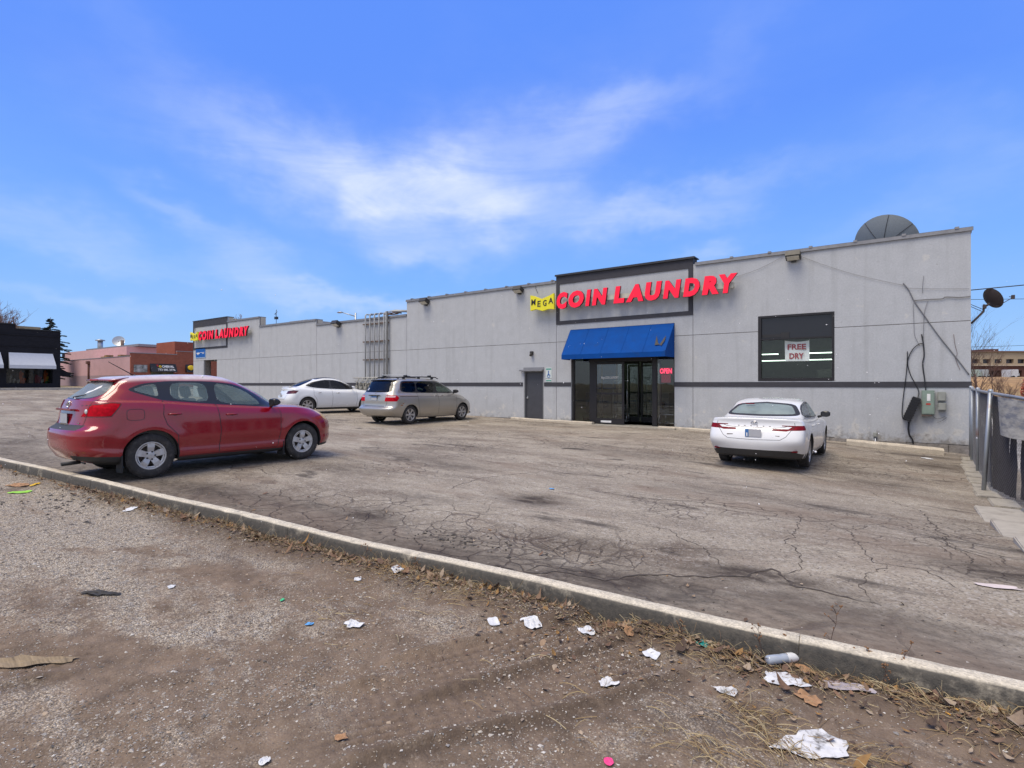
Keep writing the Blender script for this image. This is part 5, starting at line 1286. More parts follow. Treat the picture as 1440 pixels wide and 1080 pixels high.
def wheel(parent, x, y, R, style, side, tw=.215, rim_r=None, spokes=5, rimmat=None):
    """side +1 right, -1 left"""
    rim_r = rim_r or R*.62; rimmat = rimmat or M['alloy']
    w = empty('wheel', (x, y, R), None, None); w.parent = parent
    h = tw/2; ax = (side, 0, 0)
    pr = [(rim_r, -h*.9), (rim_r+.02, -h), (R-.06, -h*1.02), (R-.025, -h*.93), (R-.006, -h*.74), (R, -h*.4), (R, h*.4), (R-.006, h*.74), (R-.025, h*.93), (R-.06, h*1.02), (rim_r+.035, h*1.0), (rim_r+.012, h*.96), (rim_r, h*.86)]
    m_ = MB(); m_.lathe(pr, (0, 0, 0), ax, 44)
    # tread blocks
    n = 60
    for i in range(n):
        th = 2*math.pi*i/n
        for q, off in ((-.62, 0), (-.2, .5), (.2, 0), (.62, .5)):
            t2 = th+off*2*math.pi/n; c = Vector((side*q*h*.95, math.cos(t2)*(R-.002), math.sin(t2)*(R-.002)))
            Mx = Matrix.Translation(c) @ Matrix.Rotation(t2, 4, 'X'); m_.box(-h*.17, h*.17, -.004, .005, -R*.036, R*.036, M=Mx)
    m_.build('tyre', M['tyre'], w)
    m_ = MB(); m_.lathe([(rim_r, h*.86), (rim_r-.012, h*.90), (rim_r-.022, h*.80), (rim_r-.03, h*.2), (rim_r-.03, -h*.85), (rim_r, -h*.9)], (0, 0, 0), ax, 40)
    hub = h*.62
    if style in ('cover5', 'alloy5'):
        ns = 5
        m_.lathe([(.001, hub+.01), (.05, hub+.012), (.075, hub), (.085, hub-.02)], (0, 0, 0), ax, 24)
        for i in range(ns):
            th = 2*math.pi*i/ns+.3; c_, s_ = math.cos(th), math.sin(th)
            def pt(rr, tt, hh): return (side*hh, c_*rr-s_*tt, s_*rr+c_*tt)
            w0, w1 = (rim_r*.17, rim_r*.235) if style == 'cover5' else (.032, .045)
            ro = rim_r-.022
            vs = [pt(.04, -w0, hub), pt(.04, w0, hub), pt(ro, w1, h*.80), pt(ro, -w1, h*.80), pt(rim_r*.6, -w1*.95, h*.84), pt(rim_r*.6, w1*.95, h*.84),
                  pt(.04, -w0, hub-.03), pt(.04, w0, hub-.03), pt(ro, w1, h*.5), pt(ro, -w1, h*.5), pt(rim_r*.6, -w1*.95, h*.5), pt(rim_r*.6, w1*.95, h*.5)]
            m_.add(vs, [(0, 4, 5, 1), (4, 3, 2, 5), (0, 6, 10, 4), (4, 10, 9, 3), (1, 5, 11, 7), (5, 2, 8, 11), (3, 9, 8, 2)])
        if style == 'cover5': m_.lathe([(rim_r-.03, h*.78), (rim_r-.045, h*.76), (rim_r-.05, h*.70)], (0, 0, 0), ax, 40)
    else:
        ns = {'multi10': 10, 'alloy6': 6, 'alloy7': 7}[style]
        m_.lathe([(.001, hub+.01), (.05, hub+.01), (.06, hub-.01)], (0, 0, 0), ax, 24)
        for i in range(ns):
            th = 2*math.pi*i/ns; c_, s_ = math.cos(th), math.sin(th)
            def pt(rr, tt, hh): return (side*hh, c_*rr-s_*tt, s_*rr+c_*tt)
            w0, w1 = (.014, .024) if ns == 10 else (.028, .042); ro = rim_r-.02; tw_ = .05 if ns == 10 else 0
            vs = [pt(.04, -w0, hub), pt(.04, w0, hub), pt(ro, w1+tw_, h*.78), pt(ro, -w1+tw_, h*.78), pt(.04, -w0, hub-.03), pt(.04, w0, hub-.03), pt(ro, w1+tw_, h*.45), pt(ro, -w1+tw_, h*.45)]
            m_.add(vs, [(0, 3, 2, 1), (0, 4, 7, 3), (1, 2, 6, 5)])
    m_.build('rim', rimmat, w)
    m_ = MB(); m_.cyl((side*(-h*.5), 0, 0), (side*(h*.2), 0, 0), rim_r*.68, n=28); m_.cyl((side*-h*.8, 0, 0), (side*-h*.5, 0, 0), rim_r-.035, n=28); m_.build('brake_disc', M['rotor'], w)
    if style in ('cover5',):
        m_ = MB()
        for i in range(5):
            th = 2*math.pi*i/5; m_.cyl((side*(hub-.01), math.cos(th)*.062, math.sin(th)*.062), (side*(hub+.016), math.cos(th)*.062, math.sin(th)*.062), .013, n=8)
        m_.build('wheel_nut', M['black'], w)
    return w
def rounded(x0, x1, y0, y1, z0, z1, r, M4=None):
    m = MB(); m.box(x0, x1, y0, y1, z0, z1, M=M4); return m
def seat(parent, x, y, z, w=.5):
    m_ = MB(); m_.box(x-w/2, x+w/2, y-.28, y+.28, z-.1, z+.06); R = Matrix.Translation((x, y-.30, z)) @ Matrix.Rotation(math.radians(16), 4, 'X')
    m_.box(-w/2, w/2, -.06, .07, 0, .62, M=R)
    m_.box(-.13, .13, -.03, .07, .66, .86, M=R); m_.box(-.07, .07, -.01, .03, .6, .68, M=R)
    return m_
def interior(car, parent, y0, y1, W_, zfl, rows, dash_y, zb, matd=None):
    m_ = MB(); m_.box(-W_, W_, y0, y1, zfl, zfl+.05); o = m_.build('cabin_floor', M['plastic'], parent)
    for sx in (-1, 1):
        m_ = MB(); m_.box(sx*(W_+.01)-.03, sx*(W_+.01)+.03, y0+.15, dash_y+.2, zfl, zb-.05); m_.build('door_card', M['seat'], parent)
    for yy, xs, z in rows:
        for x in xs: seat(parent, x, yy, z, .5 if len(xs) < 3 else .42).build('seat', M['seat'], parent, .03)
    m_ = MB(); m_.box(-W_, W_, dash_y, dash_y+.45, zb-.35, zb-.03); m_.build('dashboard', M['plastic'], parent, .05)
    m_ = MB(); c = Vector((-.36, dash_y-.18, zb-.06)); R = 0.18
    m_.tube([c+Vector((math.cos(a)*R, math.sin(a)*R*.35, math.sin(a)*R*.93)) for a in [2*math.pi*i/20 for i in range(21)]], .014, 6); m_.cyl(c, c+Vector((0, .25, -.08)), .03)
    m_.build('steering_wheel', M['plastic'], parent)
def arch_parts(car, parent, wheels, R, x_in, xo):
    """dark wheel wells and the turned-in lip of each arch"""
    for (wa, wz) in wheels:
        n = 30; th0 = -.25; vs = []; mb = MB()
        lip = MB(); lv = []
        for i in range(n+1):
            th = th0+(math.pi-2*th0)*i/n; a, z = wa+R*math.cos(th), wz+R*math.sin(th)
            h, nn = car.hit(a, z, 'side', 0)
            if h is None:
                continue
            lv.append((h.x+.002, a-car.oa, z)); lv.append((h.x-.055, wa+(R-.004)*math.cos(th)-car.oa, wz+(R-.004)*math.sin(th)))
        k = len(lv)//2
        fs = [(2*i, 2*i+1, 2*i+3, 2*i+2) for i in range(k-1)]
        lip.add(lv, fs, 0, True); lip.build('arch_lip', M['plastic'], parent)
        lip = MB(); lip.add([(-a, b_, c) for a, b_, c in lv], [f[::-1] for f in fs], 0, True); lip.build('arch_lip', M['plastic'], parent)
        for sx in (-1, 1):
            mb = MB(); pts = []
            for i in range(n+1):
                th = th0+(math.pi-2*th0)*i/n; pts.append((R+.02, th))
            vs = []
            for r_, th in pts:
                vs += [(sx*xo, wa+r_*math.cos(th)-car.oa, wz+r_*math.sin(th)), (sx*x_in, wa+r_*math.cos(th)-car.oa, wz+r_*math.sin(th))]
            b = len(vs)
            vs.append((sx*x_in, wa-car.oa, wz))
            fs = [(2*i, 2*i+1, 2*i+3, 2*i+2) for i in range(n)]+[(2*i+1, b, 2*i+3) for i in range(n)]
            mb.add(vs, fs); mb.build('wheel_well', M['black'], parent)
def handle(car, parent, a, z, m, l=.20, out=.0):
    p, n = car.hit(a, z, 'side', 0)
    if p is None: return
    for sx in (1, -1):
        m_ = MB(); pts = [Vector((sx*(p.x+dx), p.y+dy, p.z+dz)) for dx, dy, dz in ((.0, -l/2, 0), (.032, -l/2+.03, .004), (.036, 0, .006), (.032, l/2-.03, .004), (0, l/2, 0))]
        m_.tube(pts, [.010, .014, .014, .014, .010], 8); m_.build('handle', m, parent)
        m_ = MB(); m_.sphere((sx*(p.x-.001), p.y, p.z-.008), .045, 8, sc=(.10, 1.2, .6)); m_.build('handle_recess', M['black'], parent)
def mirror(parent, x, y, z, m, sx, s=1.0, glassm=None):
    m_ = MB(); out = []
    prof = [(.02, -.045, .050), (.06, -.065, .075), (.14, -.070, .085), (.19, -.060, .078), (.225, -.035, .050)]   # outboard, half height low, high
    vs = []
    for (o_, lo, hi_) in prof:
        for yy, k in ((-.045, .82), (-.05, 1.0), (.0, 1.0), (.05, .8), (.075, .5)):
            pass
    ring_ = []
    for (o_, lo, hi_) in prof:
        r = []
        for (dy, f) in ((-.052, .90), (-.02, 1.0), (.03, .92), (.065, .62), (.075, .25)): r.append((dy, hi_*f))
        for (dy, f) in ((.075, -.25), (.065, -.62), (.03, -.92), (-.02, -1.0), (-.052, -.90)): r.append((dy, -lo*f))
        ring_.append([(sx*(x+o_*s), y+dy*s, z+.05*s+h*s) for dy, h in r])
    for r in ring_: vs += r
    n = 10; fs = [(k*n+i, k*n+(i+1) % n, (k+1)*n+(i+1) % n, (k+1)*n+i) for k in range(len(ring_)-1) for i in range(n)]
    m_.add(vs, fs, 0, True); m_.add(ring_[0], [tuple(range(n))]); m_.add(ring_[-1], [tuple(range(n))])
    m_.tube([(sx*(x-.05), y+.03, z-.03), (sx*(x+.06), y+.02, z+.02)], .030, 8)
    o = m_.build('door_mirror', m, parent)
    m_ = MB(); yb = y-.056*s; m_.add([(sx*(x+.04*s), yb, z-.01*s), (sx*(x+.20*s), yb, z-.005*s), (sx*(x+.205*s), yb, z+.10*s), (sx*(x+.045*s), yb, z+.118*s)], [(0, 1, 2, 3)]); g = m_.build('mirror_glass', glassm or M['trim'], o)
    return o

def build_car(cfg):
    C = Car(cfg['levels'], cfg['flare'], cfg['wheels'], cfg['oa'])
    root = empty(cfg['name'], (0, 0, 0), cfg['label'], cfg['cat'])
    pm_ = cfg['paint']
    hi = lambda f: True
    for nm, specs, kw in cfg['regions']: C.region(nm, specs, **kw)
    for (wa, wz) in cfg['wheels']: C.region('cutaway', [('side', circ(wa, wz, cfg['archR'], 32))], cond=lambda f: f.calc_center_median().z < 1.1)
    C.extract('body', 'body', pm_, root, 'join')
    done = {'body', 'cutaway'}
    for nm, oname, m, mode, label in cfg['extract']:
        C.extract(nm, oname, m, root, mode, label=label); done.add(nm)
    for nm in C.ids:
        if nm not in done: print('region not extracted', nm)
    arch_parts(C, root, cfg['wheels'], cfg['archR'], .52, cfg['W']-.10)
    for (pts, ax, w, m, nm, kw) in cfg['ribbons']: C.ribbon(pts, ax, w, m, root, nm, **kw)
    for (wa, wz) in cfg['wheels']:
        for sx in (1, -1): wheel(root, sx*cfg['track'], wa-cfg['oa'], cfg['R'], cfg['style'], sx, rimmat=cfg.get('rim'), rim_r=cfg.get('rim_r'))
    # floor pan
    m_ = MB(); m_.box(-cfg['W']*.80, cfg['W']*.80, cfg['pan'][0]-cfg['oa'], cfg['pan'][1]-cfg['oa'], cfg['pan'][2], cfg['pan'][2]+.06); 
    m_.tube([(.2, .3, .26), (.2, cfg['wheels'][1][0]-cfg['oa']-.4, .26)], .04); m_.box(-.5, .5, -.12, .12, .24, .40); m_.build('underbody', M['black'], root)
    return C, root
def sym(name): return name
hiz = lambda z0: (lambda f: f.calc_center_median().z > z0)
# ---------------------------------------------------------------- red crossover
rogue_levels = [
 dict(r=.30, f=4.40, w=.74, z=[(0, .30), (1, .22), (3.6, .20), (4.6, .22)]),
 dict(r=.10, f=4.58, w=.83, z=[(0, .36), (1, .26), (3.6, .23), (4.6, .24)], sharp=True, n=5, lf=.75),
 dict(r=.02, f=4.64, w=.885, z=[(0, .50), (1, .36), (3.6, .34), (4.6, .38)], n=6, lf=.8),
 dict(r=.005, f=4.645, w=.878, z=[(0, .58), (1, .475), (3.6, .445), (4.6, .48)], n=3, lf=.82, sharp=True),
 dict(r=.00, f=4.645, w=.90, z=[(0, .70), (1, .60), (3.6, .58), (4.6, .58)], n=6, lf=.85),
 dict(r=.03, f=4.62, w=.90, z=[(0, .80), (1, .78), (3.6, .76), (4.6, .72)], n=3, lf=.9),
 dict(r=.12, f=4.56, w=.895, z=[(0, .86), (1, .90), (3.6, .88), (4.6, .80)], n=6, lf=.95),
 dict(r=.17, f=4.46, w=.875, z=[(0, 1.14), (1, 1.09), (2, 1.02), (3.2, .97), (4.0, .93), (4.5, .86)], n=4, lf=1.0),
 dict(r=.20, f=4.34, w=.835, z=[(0, 1.22), (1, 1.19), (2, 1.10), (3, 1.045), (3.7, 1.02), (4.4, .90)], n=5, lf=1.0, cr=.02),
 dict(r=.21, f=3.95, w=.80, z=[(0, 1.235), (1, 1.21), (2, 1.12), (3, 1.06), (3.9, 1.04), (4.2, 1.03)], n=5, lf=.9, cr=.02),
 dict(r=.22, f=3.50, w=.775, z=[(0, 1.25), (1, 1.225), (2, 1.135), (3, 1.09), (3.5, 1.10)], n=8, lf=.75, nr=3, lr=.5, sharp=False),
 dict(r=.40, f=3.05, w=.715, z=[(0, 1.40), (1, 1.39), (2, 1.35), (3.1, 1.33)], n=7, lf=.6, nr=3, lr=.5),
 dict(r=.60, f=2.62, w=.645, z=[(0, 1.56), (1, 1.575), (2, 1.575), (2.7, 1.53)], n=5, lf=.5, nr=3, lr=.4),
 dict(r=.66, f=2.50, w=.56, z=[(.6, 1.60), (1.4, 1.635), (2, 1.635), (2.6, 1.575)], n=5, lf=.5, nr=3),
 dict(r=.80, f=2.35, w=.30, z=[(.7, 1.615), (1.5, 1.655), (2, 1.655), (2.5, 1.60)], n=4, lf=.4, nr=3),
 dict(r=.95, f=2.2, w=0.0, z=[(.7, 1.62), (1.5, 1.66), (2, 1.66), (2.5, 1.605)], lf=.3)]
dlo = smooth_poly([(.70, 1.40), (1.12, 1.255), (1.22, 1.225), (2.0, 1.145), (2.94, 1.065), (3.22, 1.05), (3.0, 1.20), (2.66, 1.405), (2.35, 1.505), (1.9, 1.545), (1.3, 1.545), (.92, 1.50)], 3, keep=(4, 5))
qg = smooth_poly([(.78, 1.40), (1.16, 1.275), (1.13, 1.50), (.96, 1.475)], 3)
rg = smooth_poly([(1.33, 1.245), (1.95, 1.175), (1.905, 1.515), (1.34, 1.52)], 2)
fg = smooth_poly([(2.08, 1.160), (2.93, 1.095), (2.62, 1.36), (2.32, 1.475), (2.04, 1.512)], 2)
door_r = [(1.40, .40), (2.04, .36), (2.07, .7), (2.03, 1.15), (2.0, 1.50), (1.3, 1.53), (1.20, 1.25), (1.17, 1.0), (1.22, .82), (1.36, .68)]
door_f = [(2.055, .36), (3.13, .36), (3.19, .6), (3.20, .95), (3.15, 1.06), (2.9, 1.24), (2.62, 1.42), (2.3, 1.50), (2.01, 1.51), (2.04, 1.15), (2.085, .7)]
rglass = smooth_poly([(0, 1.26), (.50, 1.275), (.60, 1.33), (.52, 1.55), (.0, 1.565), (-.3, 1.565), (-.3, 1.26)], 3, keep=(0, 4, 5, 6))
tail_s = [(.0, 1.0), (.46, 1.0), (.60, 1.19), (.48, 1.205), (.0, 1.14)]
tail_r = [(.50, .99), (1.0, .98), (1.0, 1.25), (.70, 1.21)]
ws_top = smooth_poly([(0, 3.36), (.45, 3.30), (.66, 3.12), (.52, 2.62), (0, 2.56), (-.3, 2.56), (-.3, 3.36)], 3, keep=(0, 4, 5, 6))
NB = dict(over=['body'])
red = dict(name='red_crossover', label='dusty dark red crossover parked nose to the building at the left, nearest car', cat='car', oa=1.0, levels=rogue_levels,
  wheels=[(1.0, .355), (3.69, .355)], archR=.41, flare=[(1.0, .355, .45, .018), (3.69, .355, .45, .018)], W=.90, R=.353, track=.775, style='cover5', rim=M['hubcap'], rim_r=.222,
  paint=paint('dark_red_paint', (.27, .002, .012), .05, .18, .12, sky_sheen=.8), pan=(.45, 4.3, .27),
  regions=[('windshield', [('top', ws_top)], dict(cond=lambda f: f.calc_center_median().z > 1.06 and f.normal.y > .25 and f.calc_center_median().y > 1.35)),
           ('side_trim', [('side', dlo)], dict(cond=hiz(1.0))),
           ('rear_door', [('side', door_r)], dict(over=['body'])), ('front_door', [('side', door_f)], dict(over=['body'])),
           ('quarter_glass', [('side', qg)], dict(cond=hiz(1.0))), ('rear_glass_side', [('side', rg)], dict(cond=hiz(1.0))), ('front_glass', [('side', fg)], dict(cond=hiz(1.0))),
           ('rear_window', [('rear', rglass)], dict(cond=lambda f: f.calc_center_median().y < .1 and f.normal.y < -.25)),
           ('taillight', [('side', tail_s), ('rear', tail_r)], dict(over=['body'])),
           ('step_pad', [('rear', [(-.2, .80), (.60, .80), (.66, .875), (-.2, .875)])], dict(cond=lambda f: f.calc_center_median().y < -.6)),
           ('lower_trim', [('side', [(-.2, .1), (4.8, .1), (4.8, .285), (3.3, .275), (1.4, .29), (.6, .38), (-.2, .44)])], dict(cond=lambda f: True)),
           ('headlight', [('side', [(4.02, .96), (4.25, .78), (4.60, .66), (4.7, .80), (4.4, .93)]), ('front', [(.42, .6), (1, .6), (1, 1.0), (.42, 1.0)])], dict(over=['body'])),
           ('grille', [('front', [(-.1, .62), (.40, .64), (.40, .80), (-.1, .80)])], dict(over=['body'], cond=lambda f: f.calc_center_median().y > 3.2)),
           ],
  extract=[('windshield', 'windshield', M['cglass3'], 'join', None), ('side_trim', 'window_frame', M['trim'], 'pair', None), ('rear_door', 'rear_door', None, 'pair', None), ('front_door', 'front_door', None, 'pair', None),
           ('quarter_glass', 'quarter_window', M['cglass3'], 'pair', None), ('rear_glass_side', 'door_window', M['cglass3'], 'pair', None), ('front_glass', 'door_window', M['cglass3'], 'pair', None),
           ('rear_window', 'rear_window', M['cglass'], 'join', None), ('taillight', 'taillight', M['lampred'], 'pair', None), ('step_pad', 'bumper_pad', M['plastic'], 'join', None), ('lower_trim', 'lower_trim', M['plastic'], 'pair', None),
           ('headlight', 'headlight', M['amber'], 'pair', None), ('grille', 'grille', M['plastic'], 'join', None)],
  ribbons=[([(1.40, .31), (1.38, .66), (1.22, .84), (1.17, 1.0), (1.20, 1.23)], 'side', .010, M['black'], 'door_seam', {}),
           ([(2.05, .30), (2.08, .7), (2.035, 1.14)], 'side', .011, M['black'], 'door_seam', {}), ([(3.14, .30), (3.20, .6), (3.21, .95), (3.17, 1.03)], 'side', .010, M['black'], 'door_seam', {}),
           ([(1.42, .30), (3.13, .30)], 'side', .010, M['black'], 'door_seam', {}),
           (smooth_poly([(.66, .93), (.90, .93), (.90, 1.10), (.66, 1.10)], 3), 'side', .007, M['black'], 'fuel_door', dict(both=False, closed=True)),
           ([(.10, 1.0), (.46, 1.0), (.60, 1.185), (.585, 1.20), (.48, 1.208), (.12, 1.15)], 'side', .010, M['black'], 'lamp_seal', {}),
           ([(.60, .80), (.63, 1.0), (.64, 1.20), (.66, 1.30), (.60, 1.52)], 'rear', .009, M['black'], 'tailgate_seam', {}),
           (rglass[:-2], 'rear', .022, M['trim'], 'window_seal', {}),
           ])
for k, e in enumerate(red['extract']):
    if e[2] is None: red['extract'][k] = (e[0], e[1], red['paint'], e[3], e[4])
C, root = build_car(red); RC = root
interior(C, root, -.5, 2.4, .70, .32, [(.62, (-.38, .0, .38), .62), (1.52, (-.37, .37), .62)], 1.85, 1.08)
for a, z in ((1.34, 1.0), (2.27, .955)): handle(C, root, a, z, red['paint'])
for sx in (1, -1):
    g = mirror(root, .86, 2.02, 1.10, M['trim'], sx, .95)
m_ = MB(); m_.box(-.17, .17, -1.012, -1.0, .90, 1.06, M=None)
def on_rear(C, x, z, out=.01):
    p, n = C.hit(x, z, 'rear', 0); return p, n
p, n = on_rear(C, 0, .97); 
def plate(C, root, z, w=.155, h=.155/2, m=M['plate'], extra=True, tilt=0):
    p, n = on_rear(C, 0, z); b = min(on_rear(C, w*s_, z+h*t_)[0].y for s_ in (0, 1) for t_ in (-1, 1))-.014
    m_ = MB(); m_.box(-w, w, b, b+.006, z-h, z+h); o = m_.build('licence_plate', m, root, .004); return b
m_ = MB(); pb = plate(C, root, .965)
m_ = MB(); m_.box(-.165, .165, pb-.006, pb+.01, .868, .888); m_.build('plate_frame', M['chrome'], root)
m_ = MB(); m_.box(-.34, .34, pb-.012, pb+.05, 1.085, 1.115); m_.build('tailgate_handle_bar', red['paint'], root, .008)
p, n = on_rear(C, 0, 1.185)
m_ = MB(); m_.lathe([(.052, -.01), (.066, .0), (.066, .008), (.052, .012), (.048, .0)], (0, p.y-.004, 1.175), (0, -1, .15), 24); m_.box(-.085, .085, p.y-.022, p.y-.008, 1.165, 1.19); m_.build('badge', M['chrome'], root)
m_ = MB(); m_.box(.37, .42, p.y+.006, p.y+.03, .90, .93); p2, n = on_rear(C, .47, .905); m_ = MB(); m_.box(.36, .40, p2.y-.006, p2.y, .892, .918); m_.box(.43, .52, p2.y-.004, p2.y+.004, .896, .912); m_.build('trim_badge', M['chrome'], root)
for sx in (1, -1):
    p, n = C.hit(.60, 1.07, 'rear', 0); m_ = MB(); m_.sphere((sx*.60, p.y+.006, 1.075), .040, 12, sc=(1, .5, 1)); m_.build('reversing_light', M['lampclear'], root)
m_ = MB(); p, n = C.hit(.06, 1.285, 'rear', 0); q, n = C.hit(.30, 1.33, 'rear', 0); m_.tube([p+Vector((-.04, -.03, 0)), p+Vector((.05, -.035, .01)), q+Vector((0, -.02, 0))], [.016, .012, .006], 6); m_.build('rear_wiper', M['black'], root)
m_ = MB(); a_ = C.hit(.16, 1.37, 'rear', -.01)[0]; b_ = C.hit(.34, 1.45, 'rear', -.01)[0]
pts = [C.hit(x, z, 'rear', .002)[0] for x, z in ((.18, 1.335), (.27, 1.36), (.40, 1.44), (.37, 1.475), (.30, 1.44), (.28, 1.40), (.18, 1.375))]
m_.add([tuple(q) for q in pts], [tuple(range(len(pts)))]); m_.build('window_sticker', M['white'], root)
m_ = MB(); m_.tube([(.0, .10, 1.61), (.0, .06, 1.64)], .03, 8); m_.tube([(.0, .06, 1.64), (.0, -.30, 1.86)], [.010, .006], 6); m_.build('antenna', M['black'], root)
# roof spoiler lip and high stop lamp
m_ = MB(); vs = []; n_ = 12
for i in range(n_+1):
    x = -.56+1.12*i/n_; yb = -.47+abs(x)**2*.16; zt = 1.605-.05*x*x
    vs += [(x, yb+.22, zt+.012), (x, yb-.03, zt-.035), (x, yb-.02, zt-.060), (x, yb+.16, zt-.05)]
fs = []
for i in range(n_):
    for k in range(4): fs.append((i*4+k, (i+1)*4+k, (i+1)*4+(k+1) % 4, i*4+(k+1) % 4))
fs += [(0, 1, 2, 3), tuple(n_*4+k for k in range(4))]
m_.add(vs, fs, 0, True); m_.build('roof_spoiler', red['paint'], root)
m_ = MB(); m_.box(-.16, .16, -.505, -.46, 1.553, 1.570); m_.build('high_stop_lamp', M['lampred'], root)
m_ = MB(); m_.cyl((.45, -.80, .31), (.45, -1.03, .30), .028, n=14); m_.build('exhaust_pipe', M['black'], root)
for sx in (1, -1):
    for yy in (-.40, 2.69-.42):
        m_ = MB(); m_.box(sx*.80-.11, sx*.80+.11, yy-.02, yy, .13, .40); m_.build('mud_flap', M['black'], root, .004)
root.location = (-10.56, -16.2, gz(-10.5, -14.8)-.0)
root.rotation_euler = (0, 0, 0)

# ---------------------------------------------------------------- white sedan (three-box)
cam_levels = [
 dict(r=.28, f=4.70, w=.76, z=[(0, .26), (1, .18), (4, .17), (4.9, .20)]),
 dict(r=.10, f=4.86, w=.84, z=[(0, .28), (1, .21), (4, .19), (4.9, .22)], sharp=True, n=5, lf=.7),
 dict(r=.03, f=4.90, w=.895, z=[(0, .42), (1, .34), (4, .32), (4.9, .36)], n=5, lf=.8),
 dict(r=.00, f=4.915, w=.92, z=[(0, .60), (1, .56), (4, .54), (4.9, .52)], n=6, lf=.9, nr=4.2, lr=.36),
 dict(r=.06, f=4.90, w=.92, z=[(0, .78), (1, .76), (4, .72), (4.9, .64)], n=5, lf=.95, nr=4.2, lr=.34),
 dict(r=.13, f=4.84, w=.905, z=[(0, .93), (1, .91), (3, .86), (4, .82), (4.8, .70)], n=4, lf=1.0, nr=4.0, lr=.34),
 dict(r=.12, f=4.70, w=.865, sharp=True, z=[(0, 1.045), (1, .985), (2, .945), (3, .925), (4, .89), (4.7, .76)], n=4, lf=1.1, nr=3.8, lr=.34, cr=.015),
 dict(r=.20, f=4.40, w=.82, z=[(0, 1.055), (1, 1.005), (2, .965), (3, .945), (4, .93), (4.5, .85)], n=5, lf=1.0, nr=3.6, lr=.36, cr=.02),
 dict(r=.60, f=3.95, w=.80, z=[(0, 1.06), (.7, 1.045), (1.2, 1.01), (2, .975), (3, .965), (4.0, .965)], n=8, lf=.8, lr=.45, nr=3.4, cr=.01),
 dict(r=.98, f=3.48, w=.735, z=[(.8, 1.20), (2, 1.19), (3.5, 1.15)], n=7, lf=.7, lr=.5, nr=3.2),
 dict(r=1.42, f=3.0, w=.655, z=[(1.3, 1.345), (2, 1.375), (3.0, 1.325)], n=5, lf=.6, lr=.4, nr=3.2),
 dict(r=1.56, f=2.84, w=.575, z=[(1.5, 1.385), (2.2, 1.415), (2.9, 1.37)], n=4, lf=.5, nr=2.8),
 dict(r=1.75, f=2.6, w=.27, z=[(1.6, 1.41), (2.2, 1.442), (2.9, 1.40)], n=4, lf=.4),
 dict(r=1.9, f=2.4, w=0.0, z=[(1.6, 1.415), (2.2, 1.447), (2.9, 1.41)], lf=.3)]
cp = paint('white_sedan_paint', (.78, .79, .80), .0, .25, .22)
dlo = smooth_poly([(1.02, 1.10), (1.35, 1.035), (2.4, .99), (3.45, .985), (3.2, 1.13), (2.85, 1.275), (2.4, 1.355), (1.9, 1.365), (1.45, 1.31)], 3)
rg = smooth_poly([(1.12, 1.105), (1.38, 1.065), (2.10, 1.02), (2.06, 1.325), (1.85, 1.335), (1.48, 1.285)], 2)
fg = smooth_poly([(2.19, 1.018), (3.22, 1.01), (2.80, 1.255), (2.42, 1.325), (2.14, 1.33)], 2)
rw_ = smooth_poly([(-.3, 1.075), (.0, 1.075), (.68, 1.085), (.74, 1.12), (.59, 1.325), (0, 1.365), (-.3, 1.365)], 3, keep=(0, 1, 5, 6))
rwi = smooth_poly([(-.3, 1.11), (.0, 1.11), (.61, 1.12), (.65, 1.14), (.53, 1.30), (0, 1.335), (-.3, 1.335)], 3, keep=(0, 1, 5, 6))
ws = smooth_poly([(0, 3.82), (.5, 3.72), (.68, 3.45), (.54, 3.05), (0, 2.97), (-.3, 2.97), (-.3, 3.82)], 3, keep=(0, 4, 5, 6))
isr = lambda f: f.calc_center_median().y < -.4
